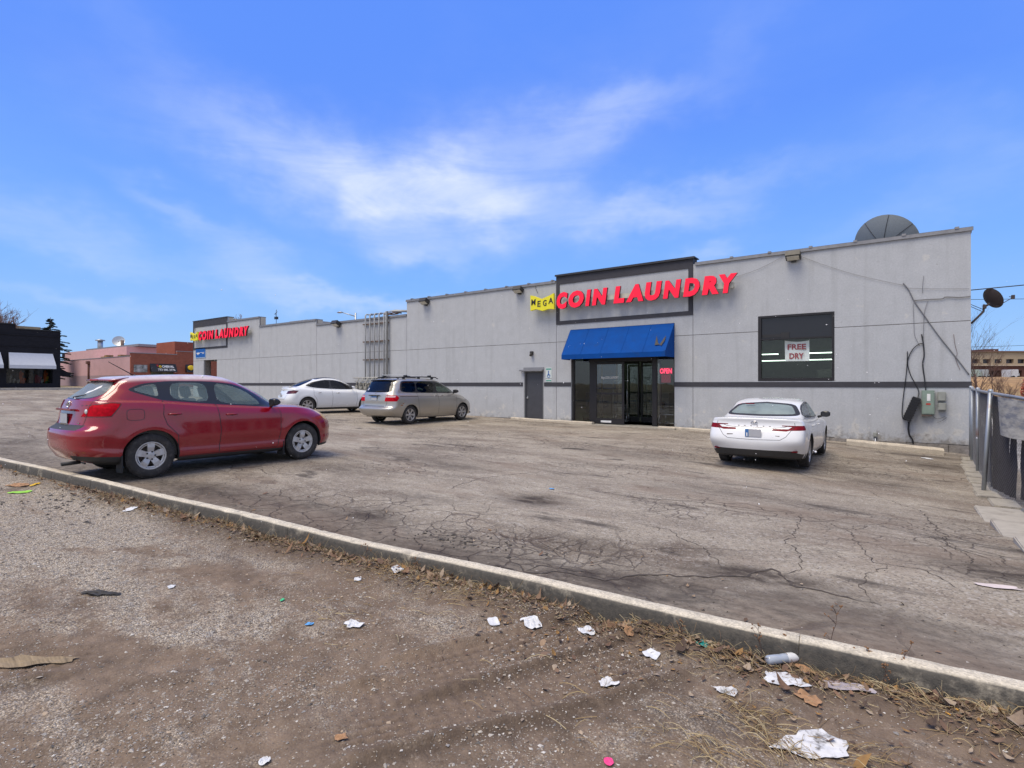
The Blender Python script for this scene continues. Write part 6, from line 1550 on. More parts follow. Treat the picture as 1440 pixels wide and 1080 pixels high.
sed = dict(name='white_sedan', label='white four door sedan seen from behind, parked below the big window at the right', cat='car', oa=1.10, levels=cam_levels,
  wheels=[(1.10, .34), (3.925, .34)], archR=.385, flare=[(1.10, .34, .42, .014), (3.925, .34, .42, .014)], W=.92, R=.34, track=.80, style='multi10', rim_r=.235, paint=cp, pan=(.35, 4.6, .22),
  regions=[('windshield', [('top', ws)], dict(cond=lambda f: f.calc_center_median().z > .95 and f.calc_center_median().y > 1.5 and f.normal.y > .2)),
           ('side_trim', [('side', dlo)], dict(cond=hiz(.93))),
           ('rear_door', [('side', [(1.52, .34), (2.14, .30), (2.17, .7), (2.14, 1.34), (1.4, 1.31), (1.34, 1.0), (1.30, .8), (1.44, .62)])], dict(over=['body'])),
           ('front_door', [('side', [(2.16, .30), (3.36, .30), (3.42, .6), (3.40, .95), (3.0, 1.2), (2.4, 1.36), (2.155, 1.34), (2.185, .7)])], dict(over=['body'])),
           ('rear_glass_side', [('side', rg)], dict(cond=hiz(.93))), ('front_glass', [('side', fg)], dict(cond=hiz(.93))),
           ('rear_trim', [('rear', rw_)], dict(cond=lambda f: f.calc_center_median().y < .75 and f.normal.y < -.15 and f.calc_center_median().z > 1.06)),
           ('rear_window', [('rear', rwi)], dict(cond=lambda f: f.calc_center_median().y < .75 and f.normal.y < -.15 and f.calc_center_median().z > 1.06)),
           ('taillight', [('rear', [(.34, .815), (.60, .808), (.66, .825), (1.0, .835), (1.0, .925), (.52, .925), (.52, .908), (.70, .898), (.64, .855), (.36, .850)]), ('side', [(-.1, .7), (.42, .82), (.30, .96), (-.1, 1.0)])], dict(cond=isr)),
           ('lower_bumper', [('rear', [(-.1, .15), (1.0, .15), (1.0, .30), (.80, .37), (.72, .415), (-.1, .415)])], dict(cond=isr)),
           ('headlight', [('side', [(4.1, .80), (4.3, .70), (4.9, .60), (4.9, .72), (4.4, .82)]), ('front', [(.4, .5), (1, .5), (1, 1.0), (.4, 1.0)])], dict(over=['body'])),
           ],
  extract=[('windshield', 'windshield', M['cglass3'], 'join', None), ('side_trim', 'window_frame', M['trim'], 'pair', None), ('rear_door', 'rear_door', cp, 'pair', None), ('front_door', 'front_door', cp, 'pair', None),
           ('rear_glass_side', 'door_window', M['cglass'], 'pair', None), ('front_glass', 'door_window', M['cglass3'], 'pair', None), ('rear_trim', 'rear_window_frame', M['black'], 'join', None),
           ('rear_window', 'rear_window', glass('sedan_rear_glass', (.72, .80, .77), .45, film=.38, fcol=(.50, .60, .58)), 'join', None), ('taillight', 'taillight', M['lampred2'], 'pair', None), ('lower_bumper', 'lower_bumper', M['plastic'], 'join', None),
           ('headlight', 'headlight', M['lampclear'], 'pair', None)],
  ribbons=[([(1.50, .27), (1.46, .62), (1.32, .82), (1.36, 1.02)], 'side', .009, M['black'], 'door_seam', {}), ([(2.15, .25), (2.18, .7), (2.15, 1.0)], 'side', .009, M['black'], 'door_seam', {}),
           ([(3.37, .25), (3.43, .6), (3.42, .93)], 'side', .009, M['black'], 'door_seam', {}), ([(1.5, .27), (3.37, .25)], 'side', .009, M['black'], 'door_seam', {}),
           ([(0, .62), (.50, .635), (.60, .70), (.70, .84), (.75, .92), (.74, .98)], 'rear', .008, M['black'], 'boot_seam', {}),
           ([(.0, .868), (.36, .862), (.54, .88), (.66, .925)], 'rear', .009, M['black'], 'lamp_strip', {}),
           ])
C, root = build_car(sed); SC = root
interior(C, root, -.1, 2.6, .70, .28, [(.42, (-.37, .0, .37), .33), (1.42, (-.36, .36), .40)], 1.95, .98)
m_ = MB(); m_.box(-.70, .70, -.32, .22, .98, 1.02); m_.build('parcel_shelf', mat('pale_shelf', (.30, .31, .29), .9), root)
handle(C, root, 1.50, .87, cp); handle(C, root, 2.36, .85, cp)
for sx in (1, -1): mirror(root, .88, 1.98, 1.0, M['trim'], sx, .95)
pb = plate(C, root, .755, .155, .080)
m_ = MB(); m_.box(-.152, -.085, pb-.003, pb, .68, .83); m_.build('plate_band', M['plateblue'], root); m_ = MB(); m_.box(-.13, -.105, pb-.005, pb-.003, .69, .76); m_.build('plate_mark', M['white'], root)
p, n = on_rear(C, 0, .955)
def ring(m_, cx, cz, rx, rz, y, r, n=22): m_.tube([(cx+rx*math.cos(2*math.pi*i/n), y, cz+rz*math.sin(2*math.pi*i/n)) for i in range(n+1)], r, 5)
m_ = MB(); ring(m_, 0, .955, .062, .040, p.y-.008, .006); ring(m_, 0, .972, .040, .013, p.y-.010, .005); ring(m_, 0, .955, .017, .038, p.y-.012, .005); m_.build('badge', M['chrome'], root)
for k, x in enumerate((-.30, -.18, -.06, .06, .18, .30)):
    q, n = on_rear(C, x, .895); m_ = MB(); m_.box(x-.014, x+.014, q.y-.004, q.y+.002, .885, .905); m_.build('badge_letter', M['chrome'], root)
q, n = on_rear(C, -.48, .72); m_ = MB(); m_.box(-.52, -.40, q.y-.008, q.y+.01, .70, .725); m_.build('model_badge', M['chrome'], root)
q, n = on_rear(C, .45, .72); m_ = MB(); m_.box(.41, .49, q.y-.006, q.y+.01, .70, .72); m_.build('model_badge', M['chrome'], root)
for sx in (1, -1):
    q, n = C.hit(.74, .44, 'rear', 0); m_ = MB(); m_.box(sx*.72-.08, sx*.72+.08, q.y-.002, q.y+.05, .392, .422); m_.build('reflector', M['lampred2'], root, .006)
m_ = MB(); m_.box(-.09, .09, .02, .04, 1.325, 1.345, M=Matrix.Translation((-.30, .05, -.01))); m_.build('high_stop_lamp', M['lampred2'], root)
sx_, sy_ = -1.65-.885, -6.96
root.location = (sx_+.09, sy_+.10, gz(sx_, sy_+1.4)-.0); root.rotation_euler = (math.radians(-.2), 0, 0)

# ---------------------------------------------------------------- white electric hatchback
ev_levels = [
 dict(r=.30, f=4.50, w=.78, z=[(0, .26), (1, .19), (4, .18), (4.8, .20)]),
 dict(r=.12, f=4.68, w=.86, z=[(0, .30), (1, .22), (4, .20), (4.8, .24)], sharp=True, n=5, lf=.8),
 dict(r=.03, f=4.74, w=.93, z=[(0, .48), (1, .38), (4, .36), (4.8, .40)], n=5, lf=.9),
 dict(r=.00, f=4.75, w=.955, z=[(0, .68), (1, .62), (4, .60), (4.8, .56)], n=6, lf=1.0),
 dict(r=.08, f=4.73, w=.955, z=[(0, .86), (1, .84), (4, .78), (4.8, .66)], n=5, lf=1.0),
 dict(r=.16, f=4.66, w=.935, z=[(0, 1.0), (1, .98), (3, .93), (4, .88), (4.7, .74)], n=4, lf=1.1),
 dict(r=.18, f=4.52, w=.89, z=[(0, 1.12), (1, 1.07), (2, 1.02), (3, .99), (4, .94), (4.6, .82)], n=4, lf=1.1, cr=.01),
 dict(r=.22, f=4.20, w=.84, z=[(0, 1.16), (1, 1.10), (2, 1.045), (3, 1.02), (3.9, 1.0), (4.3, .93)], n=5, lf=.9, cr=.02),
 dict(r=.36, f=3.75, w=.80, z=[(0, 1.175), (1, 1.13), (2, 1.06), (3, 1.04), (3.8, 1.05)], n=8, lf=.8, lr=.6, nr=2.6),
 dict(r=.72, f=3.25, w=.73, z=[(.5, 1.32), (2, 1.32), (3.3, 1.28)], n=7, lf=.7, lr=.7, nr=2.4),
 dict(r=1.20, f=2.75, w=.64, z=[(1.1, 1.48), (2, 1.53), (2.8, 1.47)], n=5, lf=.6, lr=.6, nr=2.4),
 dict(r=1.42, f=2.60, w=.55, z=[(1.3, 1.535), (2, 1.585), (2.7, 1.53)], n=4, lf=.5),
 dict(r=1.65, f=2.45, w=.28, z=[(1.5, 1.565), (2, 1.61), (2.6, 1.565)], n=4, lf=.4),
 dict(r=1.8, f=2.3, w=0.0, z=[(1.5, 1.57), (2, 1.62), (2.5, 1.575)], lf=.3)]
ep = paint('white_ev_paint', (.76, .78, .80), .0, .22, .22)
dlo = smooth_poly([(.88, 1.235), (1.3, 1.14), (2.2, 1.08), (3.35, 1.055), (3.1, 1.22), (2.7, 1.40), (2.3, 1.49), (1.8, 1.50), (1.25, 1.40)], 3)
isr = lambda f: f.calc_center_median().y < -.3
ev = dict(name='white_hatchback', label='white fastback car with black glass roof, half hidden between red crossover and silver van', cat='car', oa=.96, levels=ev_levels,
  wheels=[(.96, .36), (3.85, .36)], archR=.41, flare=[(.96, .36, .45, .02), (3.85, .36, .45, .02)], W=.955, R=.36, track=.83, style='alloy7', rim_r=.245, paint=ep, pan=(.4, 4.4, .24),
  regions=[('windshield', [('top', smooth_poly([(0, 3.64), (.5, 3.55), (.68, 3.2), (.5, 2.75), (0, 2.62), (-.3, 2.62), (-.3, 3.64)], 3, keep=(0, 4, 5, 6)))], dict(cond=lambda f: f.calc_center_median().z > 1.06 and f.calc_center_median().y > 1.5 and f.normal.y > .2)),
           ('roof_glass', [('top', smooth_poly([(-.3, 2.55), (0, 2.55), (.48, 2.6), (.60, 2.2), (.58, 1.5), (.50, 1.42), (0, 1.38), (-.3, 1.38)], 2, keep=(0, 1, 6, 7)))], dict(cond=lambda f: f.calc_center_median().z > 1.44)),
           ('side_trim', [('side', dlo)], dict(cond=hiz(1.0))),
           ('rear_door', [('side', [(1.42, .34), (2.1, .30), (2.14, .7), (2.1, 1.48), (1.3, 1.42), (1.24, 1.1), (1.22, .85), (1.36, .66)])], dict(over=['body'])),
           ('front_door', [('side', [(2.12, .30), (3.3, .30), (3.36, .6), (3.32, 1.0), (2.9, 1.3), (2.4, 1.48), (2.12, 1.49), (2.155, .7)])], dict(over=['body'])),
           ('rear_glass_side', [('side', smooth_poly([(.98, 1.235), (1.35, 1.165), (2.06, 1.105), (2.02, 1.465), (1.8, 1.47), (1.3, 1.375)], 2))], dict(cond=hiz(1.0))), ('front_glass', [('side', smooth_poly([(2.14, 1.10), (3.15, 1.08), (2.66, 1.38), (2.3, 1.462), (2.1, 1.47)], 2))], dict(cond=hiz(1.0))),
           ('rear_window', [('top', smooth_poly([(-.3, .44), (0, .44), (.52, .52), (.60, .75), (.54, 1.2), (.44, 1.36), (0, 1.35), (-.3, 1.35)], 2, keep=(0, 1, 6, 7)))], dict(cond=lambda f: f.calc_center_median().z > 1.15 and f.calc_center_median().y < .5)),
           ('taillight', [('side', [(-.1, .86), (.42, .90), (.56, 1.02), (.30, 1.045), (-.1, 1.04)]), ('rear', [(.50, .88), (1, .88), (1, 1.06), (.50, 1.0)])], dict(cond=isr)),
           ('lower_bumper', [('side', [(-.2, .1), (4.9, .1), (4.9, .27), (.55, .27), (.5, .42), (-.2, .42)])], dict(cond=lambda f: True)),
           ('headlight', [('side', [(4.1, .84), (4.5, .68), (4.75, .66), (4.5, .80)]), ('front', [(.4, .5), (1, .5), (1, 1.0), (.4, 1.0)])], dict(over=['body']))],
  extract=[('windshield', 'windshield', M['cglass2'], 'join', None), ('roof_glass', 'glass_roof', M['trim'], 'join', None), ('side_trim', 'window_frame', M['trim'], 'pair', None), ('rear_door', 'rear_door', ep, 'pair', None), ('front_door', 'front_door', ep, 'pair', None),
           ('rear_glass_side', 'door_window', M['cglass2'], 'pair', None), ('front_glass', 'door_window', M['cglass2'], 'pair', None), ('rear_window', 'rear_window', M['cglass2'], 'join', None),
           ('taillight', 'taillight', M['lampdark'], 'pair', None), ('lower_bumper', 'lower_trim', M['plastic'], 'join', None), ('headlight', 'headlight', M['lampclear'], 'pair', None)],
  ribbons=[([(1.40, .30), (1.38, .64), (1.24, .84), (1.26, 1.12)], 'side', .009, M['black'], 'door_seam', {}), ([(2.11, .28), (2.15, .7), (2.11, 1.08)], 'side', .009, M['black'], 'door_seam', {}),
           ([(3.31, .28), (3.37, .6), (3.34, 1.0)], 'side', .009, M['black'], 'door_seam', {}), ([(0, .62), (.52, .64), (.62, .88), (.66, 1.02)], 'rear', .008, M['black'], 'tailgate_seam', {})])
C, root = build_car(ev); EC = root
interior(C, root, -.2, 2.4, .72, .30, [(.7, (-.38, .38), .60), (1.6, (-.37, .37), .60)], 1.9, 1.05)
handle(C, root, 1.52, .93, M['chrome'], .16); handle(C, root, 2.4, .91, M['chrome'], .16)
for sx in (1, -1): mirror(root, .90, 2.15, 1.09, ep, sx, .95)
pb = plate(C, root, .83, .155, .08)
q, n = on_rear(C, 0, 1.02); m_ = MB(); m_.prism([(-.05, 1.05), (.05, 1.05), (.045, 1.035), (.012, 1.035), (0, .965), (-.012, 1.035), (-.045, 1.035)], lambda u, v, h: (u, h, v), q.y-.012, q.y+.01); m_.build('badge', M['chrome'], root)
m_ = MB(); n_ = 10; vs = []
for i in range(n_+1):
    x = -.62+1.24*i/n_; yb = -.96+.235+.16*x*x; vs += [(x, yb+.12, 1.178), (x, yb-.02, 1.205), (x, yb-.03, 1.185), (x, yb+.05, 1.15)]
fs = [(i*4+k, (i+1)*4+k, (i+1)*4+(k+1) % 4, i*4+(k+1) % 4) for i in range(n_) for k in range(4)] + [(0, 1, 2, 3), tuple(n_*4+k for k in range(4))]
m_.add(vs, fs, 0, True); m_.build('tail_spoiler', ep, root)
root.scale = (1.02, 1.02, 1.09); root.location = (-23.75, -4.4, gz(-23.5, -3)-.0); root.rotation_euler = (0, 0, math.radians(-15))

# ---------------------------------------------------------------- silver minivan
van_levels = [
 dict(r=.26, f=4.90, w=.80, z=[(0, .32), (1, .22), (4, .20), (5, .24)]),
 dict(r=.08, f=5.05, w=.88, z=[(0, .35), (1, .25), (4, .22), (5, .26)], sharp=True, n=5, lf=.8),
 dict(r=.01, f=5.10, w=.94, z=[(0, .48), (1, .40), (4, .38), (5.1, .42)], n=5, lf=.9, lr=.35, nr=3.2),
 dict(r=.00, f=5.11, w=.97, z=[(0, .62), (1, .60), (4, .58), (5.1, .56)], n=3, lf=1.0, lr=.35, nr=3.2),
 dict(r=.09, f=5.10, w=.975, z=[(0, .66), (1, .70), (4, .70), (5.1, .62)], n=6, lf=1.05, lr=.32, nr=3.4),
 dict(r=.12, f=5.02, w=.965, z=[(0, .92), (1, .92), (3, .90), (4.2, .88), (5, .74)], n=4, lf=1.2, lr=.32, nr=3.4),
 dict(r=.14, f=4.86, w=.94, z=[(0, 1.05), (2, 1.03), (3, 1.02), (4, .98), (4.9, .84)], n=4, lf=1.3, lr=.32, nr=3.4),
 dict(r=.16, f=4.60, w=.91, z=[(0, 1.13), (2, 1.11), (3, 1.09), (4, 1.06), (4.7, .95)], n=5, lf=1.1, lr=.35, nr=3.4, cr=.01),
 dict(r=.18, f=4.20, w=.88, z=[(0, 1.15), (2, 1.13), (3, 1.11), (4, 1.12)], n=8, lf=.9, lr=.35, nr=3.4),
 dict(r=.32, f=3.65, w=.82, z=[(0, 1.40), (3.7, 1.39)], n=7, lf=.7, lr=.4, nr=3.2),
 dict(r=.48, f=3.10, w=.74, z=[(0, 1.63), (1, 1.66), (3.2, 1.62)], n=5, lf=.6, lr=.4, nr=3),
 dict(r=.55, f=2.95, w=.64, z=[(.4, 1.69), (1, 1.715), (2, 1.72), (3.0, 1.68)], n=5, lf=.5, nr=3),
 dict(r=.75, f=2.7, w=.34, z=[(.5, 1.71), (1.2, 1.745), (2, 1.75), (3.0, 1.70)], n=4, lf=.4),
 dict(r=.95, f=2.5, w=0.0, z=[(.5, 1.715), (1.2, 1.75), (2, 1.757), (3.0, 1.705)], lf=.3)]
vp = paint('champagne_silver_paint', (.50, .475, .43), .75, .34, .30)
isr = lambda f: f.calc_center_median().y < -.45
def rr4(a, b_, c, d_): return [(a, c), (b_, c), (b_, d_), (a, d_)]
van = dict(name='silver_minivan', label='champagne silver minivan with roof rack bars, parked against the wall beside the white fastback', cat='minivan', oa=1.08, levels=van_levels,
  wheels=[(1.08, .345), (4.08, .345)], archR=.395, flare=[(1.08, .345, .43, .015), (4.08, .345, .43, .015)], W=.975, R=.345, track=.84, style='alloy6', rim_r=.235, paint=vp, pan=(.4, 4.8, .26),
  regions=[('windshield', [('top', smooth_poly([(0, 4.08), (.55, 3.95), (.72, 3.6), (.56, 3.1), (0, 2.98), (-.3, 2.98), (-.3, 4.08)], 3, keep=(0, 4, 5, 6)))], dict(cond=lambda f: f.calc_center_median().z > 1.1 and f.calc_center_median().y > 1.6 and f.normal.y > .2)),
           ('side_trim', [('side', smooth_poly([(.62, 1.20), (2.0, 1.165), (3.9, 1.14), (3.95, 1.17), (3.4, 1.42), (2.95, 1.60), (2.5, 1.645), (.85, 1.645), (.70, 1.60)], 3))], dict(cond=hiz(1.1))),
           ('sliding_door', [('side', [(1.62, .32), (2.60, .30), (2.62, .8), (2.58, 1.63), (1.45, 1.64), (1.46, 1.1), (1.48, .72)])], dict(over=['body'])),
           ('front_door', [('side', [(2.62, .30), (3.62, .30), (3.68, .7), (3.70, 1.12), (3.3, 1.44), (2.9, 1.60), (2.60, 1.62), (2.64, .8)])], dict(over=['body'])),
           ('glass_a', [('side', smooth_poly([(.70, 1.225), (1.43, 1.205), (1.43, 1.61), (.90, 1.61), (.78, 1.58)], 2))], dict(cond=hiz(1.1))), ('glass_b', [('side', smooth_poly([(1.50, 1.20), (2.48, 1.175), (2.46, 1.61), (1.50, 1.615)], 2))], dict(cond=hiz(1.1))),
           ('glass_c', [('side', smooth_poly([(2.60, 1.175), (3.66, 1.15), (3.25, 1.41), (2.88, 1.565), (2.57, 1.60)], 2))], dict(cond=hiz(1.1))),
           ('rear_window', [('rear', smooth_poly([(-.3, 1.20), (0, 1.20), (.66, 1.21), (.74, 1.25), (.64, 1.63), (0, 1.66), (-.3, 1.66)], 3, keep=(0, 1, 5, 6)))], dict(cond=lambda f: f.calc_center_median().y < -.3 and f.normal.y < -.2)),
           ('taillight', [('rear', [(.56, .87), (1.1, .87), (1.1, 1.095), (.60, 1.095)]), ('side', [(-.1, .85), (.38, .87), (.50, 1.0), (.40, 1.10), (-.1, 1.12)])], dict(cond=isr)),
           ('lamp_clear', [('rear', [(.60, 1.02), (1.1, 1.02), (1.1, 1.075), (.605, 1.075)]), ('side', [(-.1, 1.0), (.30, 1.0), (.38, 1.08), (-.1, 1.09)])], dict(cond=isr)),
           ('headlight', [('side', [(4.35, .98), (4.6, .80), (5.0, .72), (4.9, .88), (4.6, .98)]), ('front', [(.4, .5), (1, .5), (1, 1.1), (.4, 1.1)])], dict(over=['body']))],
  extract=[('windshield', 'windshield', M['cglass'], 'join', None), ('side_trim', 'window_frame', M['trim'], 'pair', None), ('sliding_door', 'sliding_door', vp, 'pair', None), ('front_door', 'front_door', vp, 'pair', None),
           ('glass_a', 'quarter_window', M['cglass2'], 'pair', None), ('glass_b', 'door_window', M['cglass2'], 'pair', None), ('glass_c', 'door_window', glass('green_car_glass', (.45, .62, .50), 1.2), 'pair', None),
           ('rear_window', 'rear_window', M['cglass2'], 'join', None), ('taillight', 'taillight', M['lampred'], 'pair', None), ('lamp_clear', 'reversing_light', mat('pinkish_lamp', (.62, .42, .42), .12, coat=1, var=.2, vs=30), 'pair', None), ('headlight', 'headlight', M['lampclear'], 'pair', None)],
  ribbons=[([(1.60, .29), (1.50, .70), (1.47, 1.1), (1.46, 1.18)], 'side', .010, M['black'], 'door_seam', {}), ([(2.61, .28), (2.63, .8), (2.59, 1.16)], 'side', .010, M['black'], 'door_seam', {}),
           ([(3.63, .28), (3.69, .7), (3.71, 1.12)], 'side', .009, M['black'], 'door_seam', {}), ([(.55, 1.045), (1.46, 1.03)], 'side', .022, M['black'], 'door_rail', {}), ([(1.48, 1.03), (3.62, 1.005)], 'side', .008, M['plastic'], 'side_crease', {}),
           ([(1.52, .62), (3.62, .62)], 'side', .018, vp, 'rub_strip', dict(out=.012)), ([(.0, .655), (.60, .66), (.66, .8), (.67, 1.12), (.70, 1.25), (.58, 1.66)], 'rear', .009, M['black'], 'tailgate_seam', {}),
           ([(.0, .69), (.55, .69)], 'rear', .02, M['black'], 'step_shadow_strip', {})])
C, root = build_car(van); VC = root
interior(C, root, -.6, 2.7, .78, .34, [(-.1, (-.38, .0, .38), .66), (.9, (-.42, .42), .66), (1.85, (-.40, .40), .66)], 2.25, 1.12)
handle(C, root, 2.45, 1.06, M['chrome'], .18); handle(C, root, 2.80, 1.055, M['chrome'], .18)
for sx in (1, -1): mirror(root, .93, 2.45, 1.16, M['plastic'], sx, 1.0)
pb = plate(C, root, .98, .155, .08)
m_ = MB(); m_.box(-.15, .15, pb-.004, pb-.001, 1.01, 1.05); m_.build('plate_band', M['plateblue'], root)
m_ = MB(); m_.box(-.28, .28, pb-.03, pb+.03, 1.075, 1.105); m_.build('tailgate_handle_bar', M['plastic'], root, .006)
q, n = on_rear(C, 0, 1.15); m_ = MB(); m_.box(-.035, -.022, q.y-.01, q.y+.01, 1.125, 1.175); m_.box(.022, .035, q.y-.01, q.y+.01, 1.125, 1.175); m_.box(-.022, .022, q.y-.01, q.y+.01, 1.143, 1.157); m_.build('badge', M['chrome'], root)
m_ = MB(); a_ = C.hit(.0, 1.225, 'rear', .02)[0]; b_ = C.hit(.42, 1.25, 'rear', .015)[0]; m_.tube([a_, b_], [.018, .008], 6); m_.build('rear_wiper', M['black'], root)
m_ = MB(); a_ = [C.hit(x, z, 'rear', .002)[0] for x, z in ((-.60, 1.28), (-.52, 1.28), (-.52, 1.36), (-.60, 1.36))]; m_ = MB()
try: m_.add([(-abs(C.hit(.60, 1.28, 'rear', 0)[0].x), C.hit(.60, 1.28, 'rear', .003)[0].y, 1.28), (-.50, C.hit(.50, 1.28, 'rear', .003)[0].y, 1.28), (-.50, C.hit(.50, 1.37, 'rear', .003)[0].y, 1.37), (-.58, C.hit(.58, 1.37, 'rear', .003)[0].y, 1.37)], [(0, 1, 2, 3)]); m_.build('window_sticker', M['plate'], root)
except Exception as ex: print(ex)
m_ = MB(); m_.box(-.14, .14, -.62, -.57, 1.655, 1.68); m_.build('high_stop_lamp', M['lampred'], root)
m_ = MB(); vs = []; n_ = 10
for i in range(n_+1):
    x = -.66+1.32*i/n_; yb = -.62+.14*x*x; zt = 1.70-.04*x*x; vs += [(x, yb+.14, zt+.006), (x, yb-.03, zt-.02), (x, yb-.02, zt-.045), (x, yb+.1, zt-.04)]
fs = [(i*4+k, (i+1)*4+k, (i+1)*4+(k+1) % 4, i*4+(k+1) % 4) for i in range(n_) for k in range(4)] + [(0, 1, 2, 3), tuple(n_*4+k for k in range(4))]
m_.add(vs, fs, 0, True); m_.build('roof_spoiler', M['trim'], root)
# rack
for sx in (1, -1):
    m_ = MB(); m_.tube([(sx*.60, -.35, 1.72), (sx*.60, -.25, 1.78), (sx*.60, .9, 1.80), (sx*.60, 1.7, 1.79), (sx*.60, 1.85, 1.73)], .022, 8)
    for yy in (-.05, .75, 1.5): m_.box(sx*.60-.03, sx*.60+.03, yy-.05, yy+.05, 1.71, 1.80)
    m_.build('roof_rail', M['trim'], root)
for yy in (.05, 1.35):
    m_ = MB(); m_.box(-.68, .68, yy-.05, yy+.05, 1.855, 1.885); m_.build('roof_bar', mat('bar_silver', (.6, .6, .6), .35, .4) if 'bs' not in M else M['bs'], root, .012); M.setdefault('bs', m_ and bpy.data.materials['bar_silver'])
    for sx in (1, -1):
        m_ = MB(); m_.box(sx*.60-.06, sx*.60+.06, yy-.06, yy+.06, 1.78, 1.86); m_.build('bar_clamp', M['trim'], root, .01)
m_ = MB(); 
for i, (a, b_) in enumerate(((.62, .72), (.70, .78), (.76, .81))):
    p, n = C.hit(a, b_, 'side', .002)
    if p: m_.sphere((p.x-.01, p.y, p.z), .05-.008*i, 7, sc=(.25, 1.6, .6))
m_.build('rust_patch', mat('arch_rust', (.28, .11, .03), .9, var=.4, vs=20), root)
vx, vy = -15.2-.93, -5.36
root.location = (vx+.02, vy+.02, gz(vx, vy+1.5)); root.rotation_euler = (0, 0, 0)
# ------------------------------------------------------------------ across the street and beyond
def brickmat(name, c1, c2, mortar, sc=1.0, bump=.004, dirt=.3):
    m = bpy.data.materials.new(name); m.use_nodes = True; m.node_tree.nodes.clear(); t = NT(m.node_tree)
    o = t.add('ShaderNodeOutputMaterial'); b = t.add('ShaderNodeBsdfPrincipled'); t.l.new(b.outputs[0], o.inputs[0])
    pos = t.add('ShaderNodeNewGeometry').outputs['Position']; x = t.xyz(pos)
    cv = t.add('ShaderNodeCombineXYZ'); t.put(cv.inputs[0], t.math('ADD', x[0], x[1])); t.put(cv.inputs[1], x[2])
    br = t.add('ShaderNodeTexBrick'); t.put(br.inputs['Vector'], cv.outputs[0]); br.inputs['Scale'].default_value = 1.0*sc
    br.inputs['Brick Width'].default_value = .22; br.inputs['Row Height'].default_value = .075; br.inputs['Mortar Size'].default_value = .007
    br.inputs['Color1'].default_value = (*c1, 1); br.inputs['Color2'].default_value = (*c2, 1); br.inputs['Mortar'].default_value = (*mortar, 1)
    n = t.noise(pos, 1.2, 6, .7)
    c = t.mix(t.rng(n, .45, .75, 0, dirt), br.outputs[0], tuple(v*.5 for v in c1)+(1,))
    t.put(b.inputs['Base Color'], c); b.inputs['Roughness'].default_value = .9; b.inputs['Specular IOR Level'].default_value = .2
    return m
XS = -66.0
def sx_pt(px, py): return PX(px, py, XS)
bb = brickmat('black_painted_brick', (.016, .016, .020), (.022, .022, .028), (.012, .012, .015), dirt=.4)
y1 = sx_pt(85, 500).y; y0 = -21.0; gz0 = 1.18
zt = sx_pt(85, 466.6).z; zt2 = sx_pt(10, 455.5).z; ystep = sx_pt(22, 460).y
shop = empty('black_shop', (XS, y1-5, gz0), 'single storey black painted brick shop with white awnings across the street', 'building')
# display window opening
wy0, wy1 = sx_pt(9, 530).y, sx_pt(74, 530).y; wz0, wz1 = sx_pt(40, 539).z, sx_pt(40, 515).z
m_ = MB(); 
m_.box(XS-.3, XS, y0, y1, gz0-.3, wz0); m_.box(XS-.3, XS, y0, y1, wz1, zt); m_.box(XS-.3, XS, wy1, y1, wz0, wz1); m_.box(XS-.3, XS, y0, wy0, wz0, wz1)
m_.box(XS-.3, XS, y0, ystep, zt, zt2); m_.box(XS-12, XS-.3, y1-.3, y1, gz0-.3, zt-.4); m_.box(XS-12, XS-.3, y0, y1-.3, zt-.8, zt-.7)
m_.box(XS, XS+.06, y0, y1, zt-.55, zt-.47); m_.box(XS, XS+.05, y0, y1, zt-1.6, zt-1.54)
adopt(m_.build('brick_wall', bb), shop)
m_ = MB(); m_.box(XS-.34, XS+.06, ystep, y1+.05, zt, zt+.08); m_.box(XS-.34, XS+.06, y0, ystep, zt2, zt2+.08); adopt(m_.build('coping', M['black']), shop)
m_ = MB(); m_.box(XS-.2, XS-.16, wy0, wy1, wz0, wz1); 
glm = glass('display_glass', (.5, .52, .5), 1.0)
m_ = MB(); m_.add([(XS-.1, wy0, wz0), (XS-.1, wy1, wz0), (XS-.1, wy1, wz1), (XS-.1, wy0, wz1)], [(0, 1, 2, 3)]); adopt(m_.build('display_window', glm), shop)
m_ = MB(); m_.box(XS-1.6, XS-1.5, wy0-.2, wy1+.2, wz0-.3, wz1+.2); m_.box(XS-1.5, XS-.3, wy0-.2, wy1+.2, wz0-.3, wz0-.05); adopt(m_.build('display_backdrop', mat('dark_display', (.055, .05, .042), .9, var=.8, vs=2.5)), shop)
rr = random.Random(4)
cols_ = [((.75, .14, .02), 6), ((.30, .02, .03), 4), ((.6, .35, .02), 2), ((.5, .48, .45), 6), ((.05, .20, .04), 5), ((.10, .08, .06), 6)]
for i, (yy, h, c, w) in enumerate([(.36, 1.25, 0, .22), (.40, .5, 0, .34), (.20, .45, 3, .14), (.30, .4, 3, .14), (.70, .9, 1, .28), (.76, .7, 1, .25), (.90, 1.3, 0, .22), (.92, .8, 2, .22), (.92, .4, 4, .25), (.08, 1.0, 5, .3), (.13, .9, 3, .15), (.56, .7, 5, .3), (.82, .4, 3, .16), (.62, 1.1, 5, .25)]):
    m_ = MB(); y_ = wy0+(wy1-wy0)*yy; m_.sphere((XS-.9, y_, wz0-.05+h/2), 1.0, 8, sc=(.15, w/1.6, h/2)); m_.sphere((XS-.9, y_+.1, wz0+h*.7), 1.0, 7, sc=(.1, w/2.2, .16))
    adopt(m_.build('display_item', mat('display_item_%d' % i, cols_[c][0], .7, var=.4, vs=8)), shop)
wa = mat('white_awning_canvas', (.55, .57, .60), .8, var=.05)
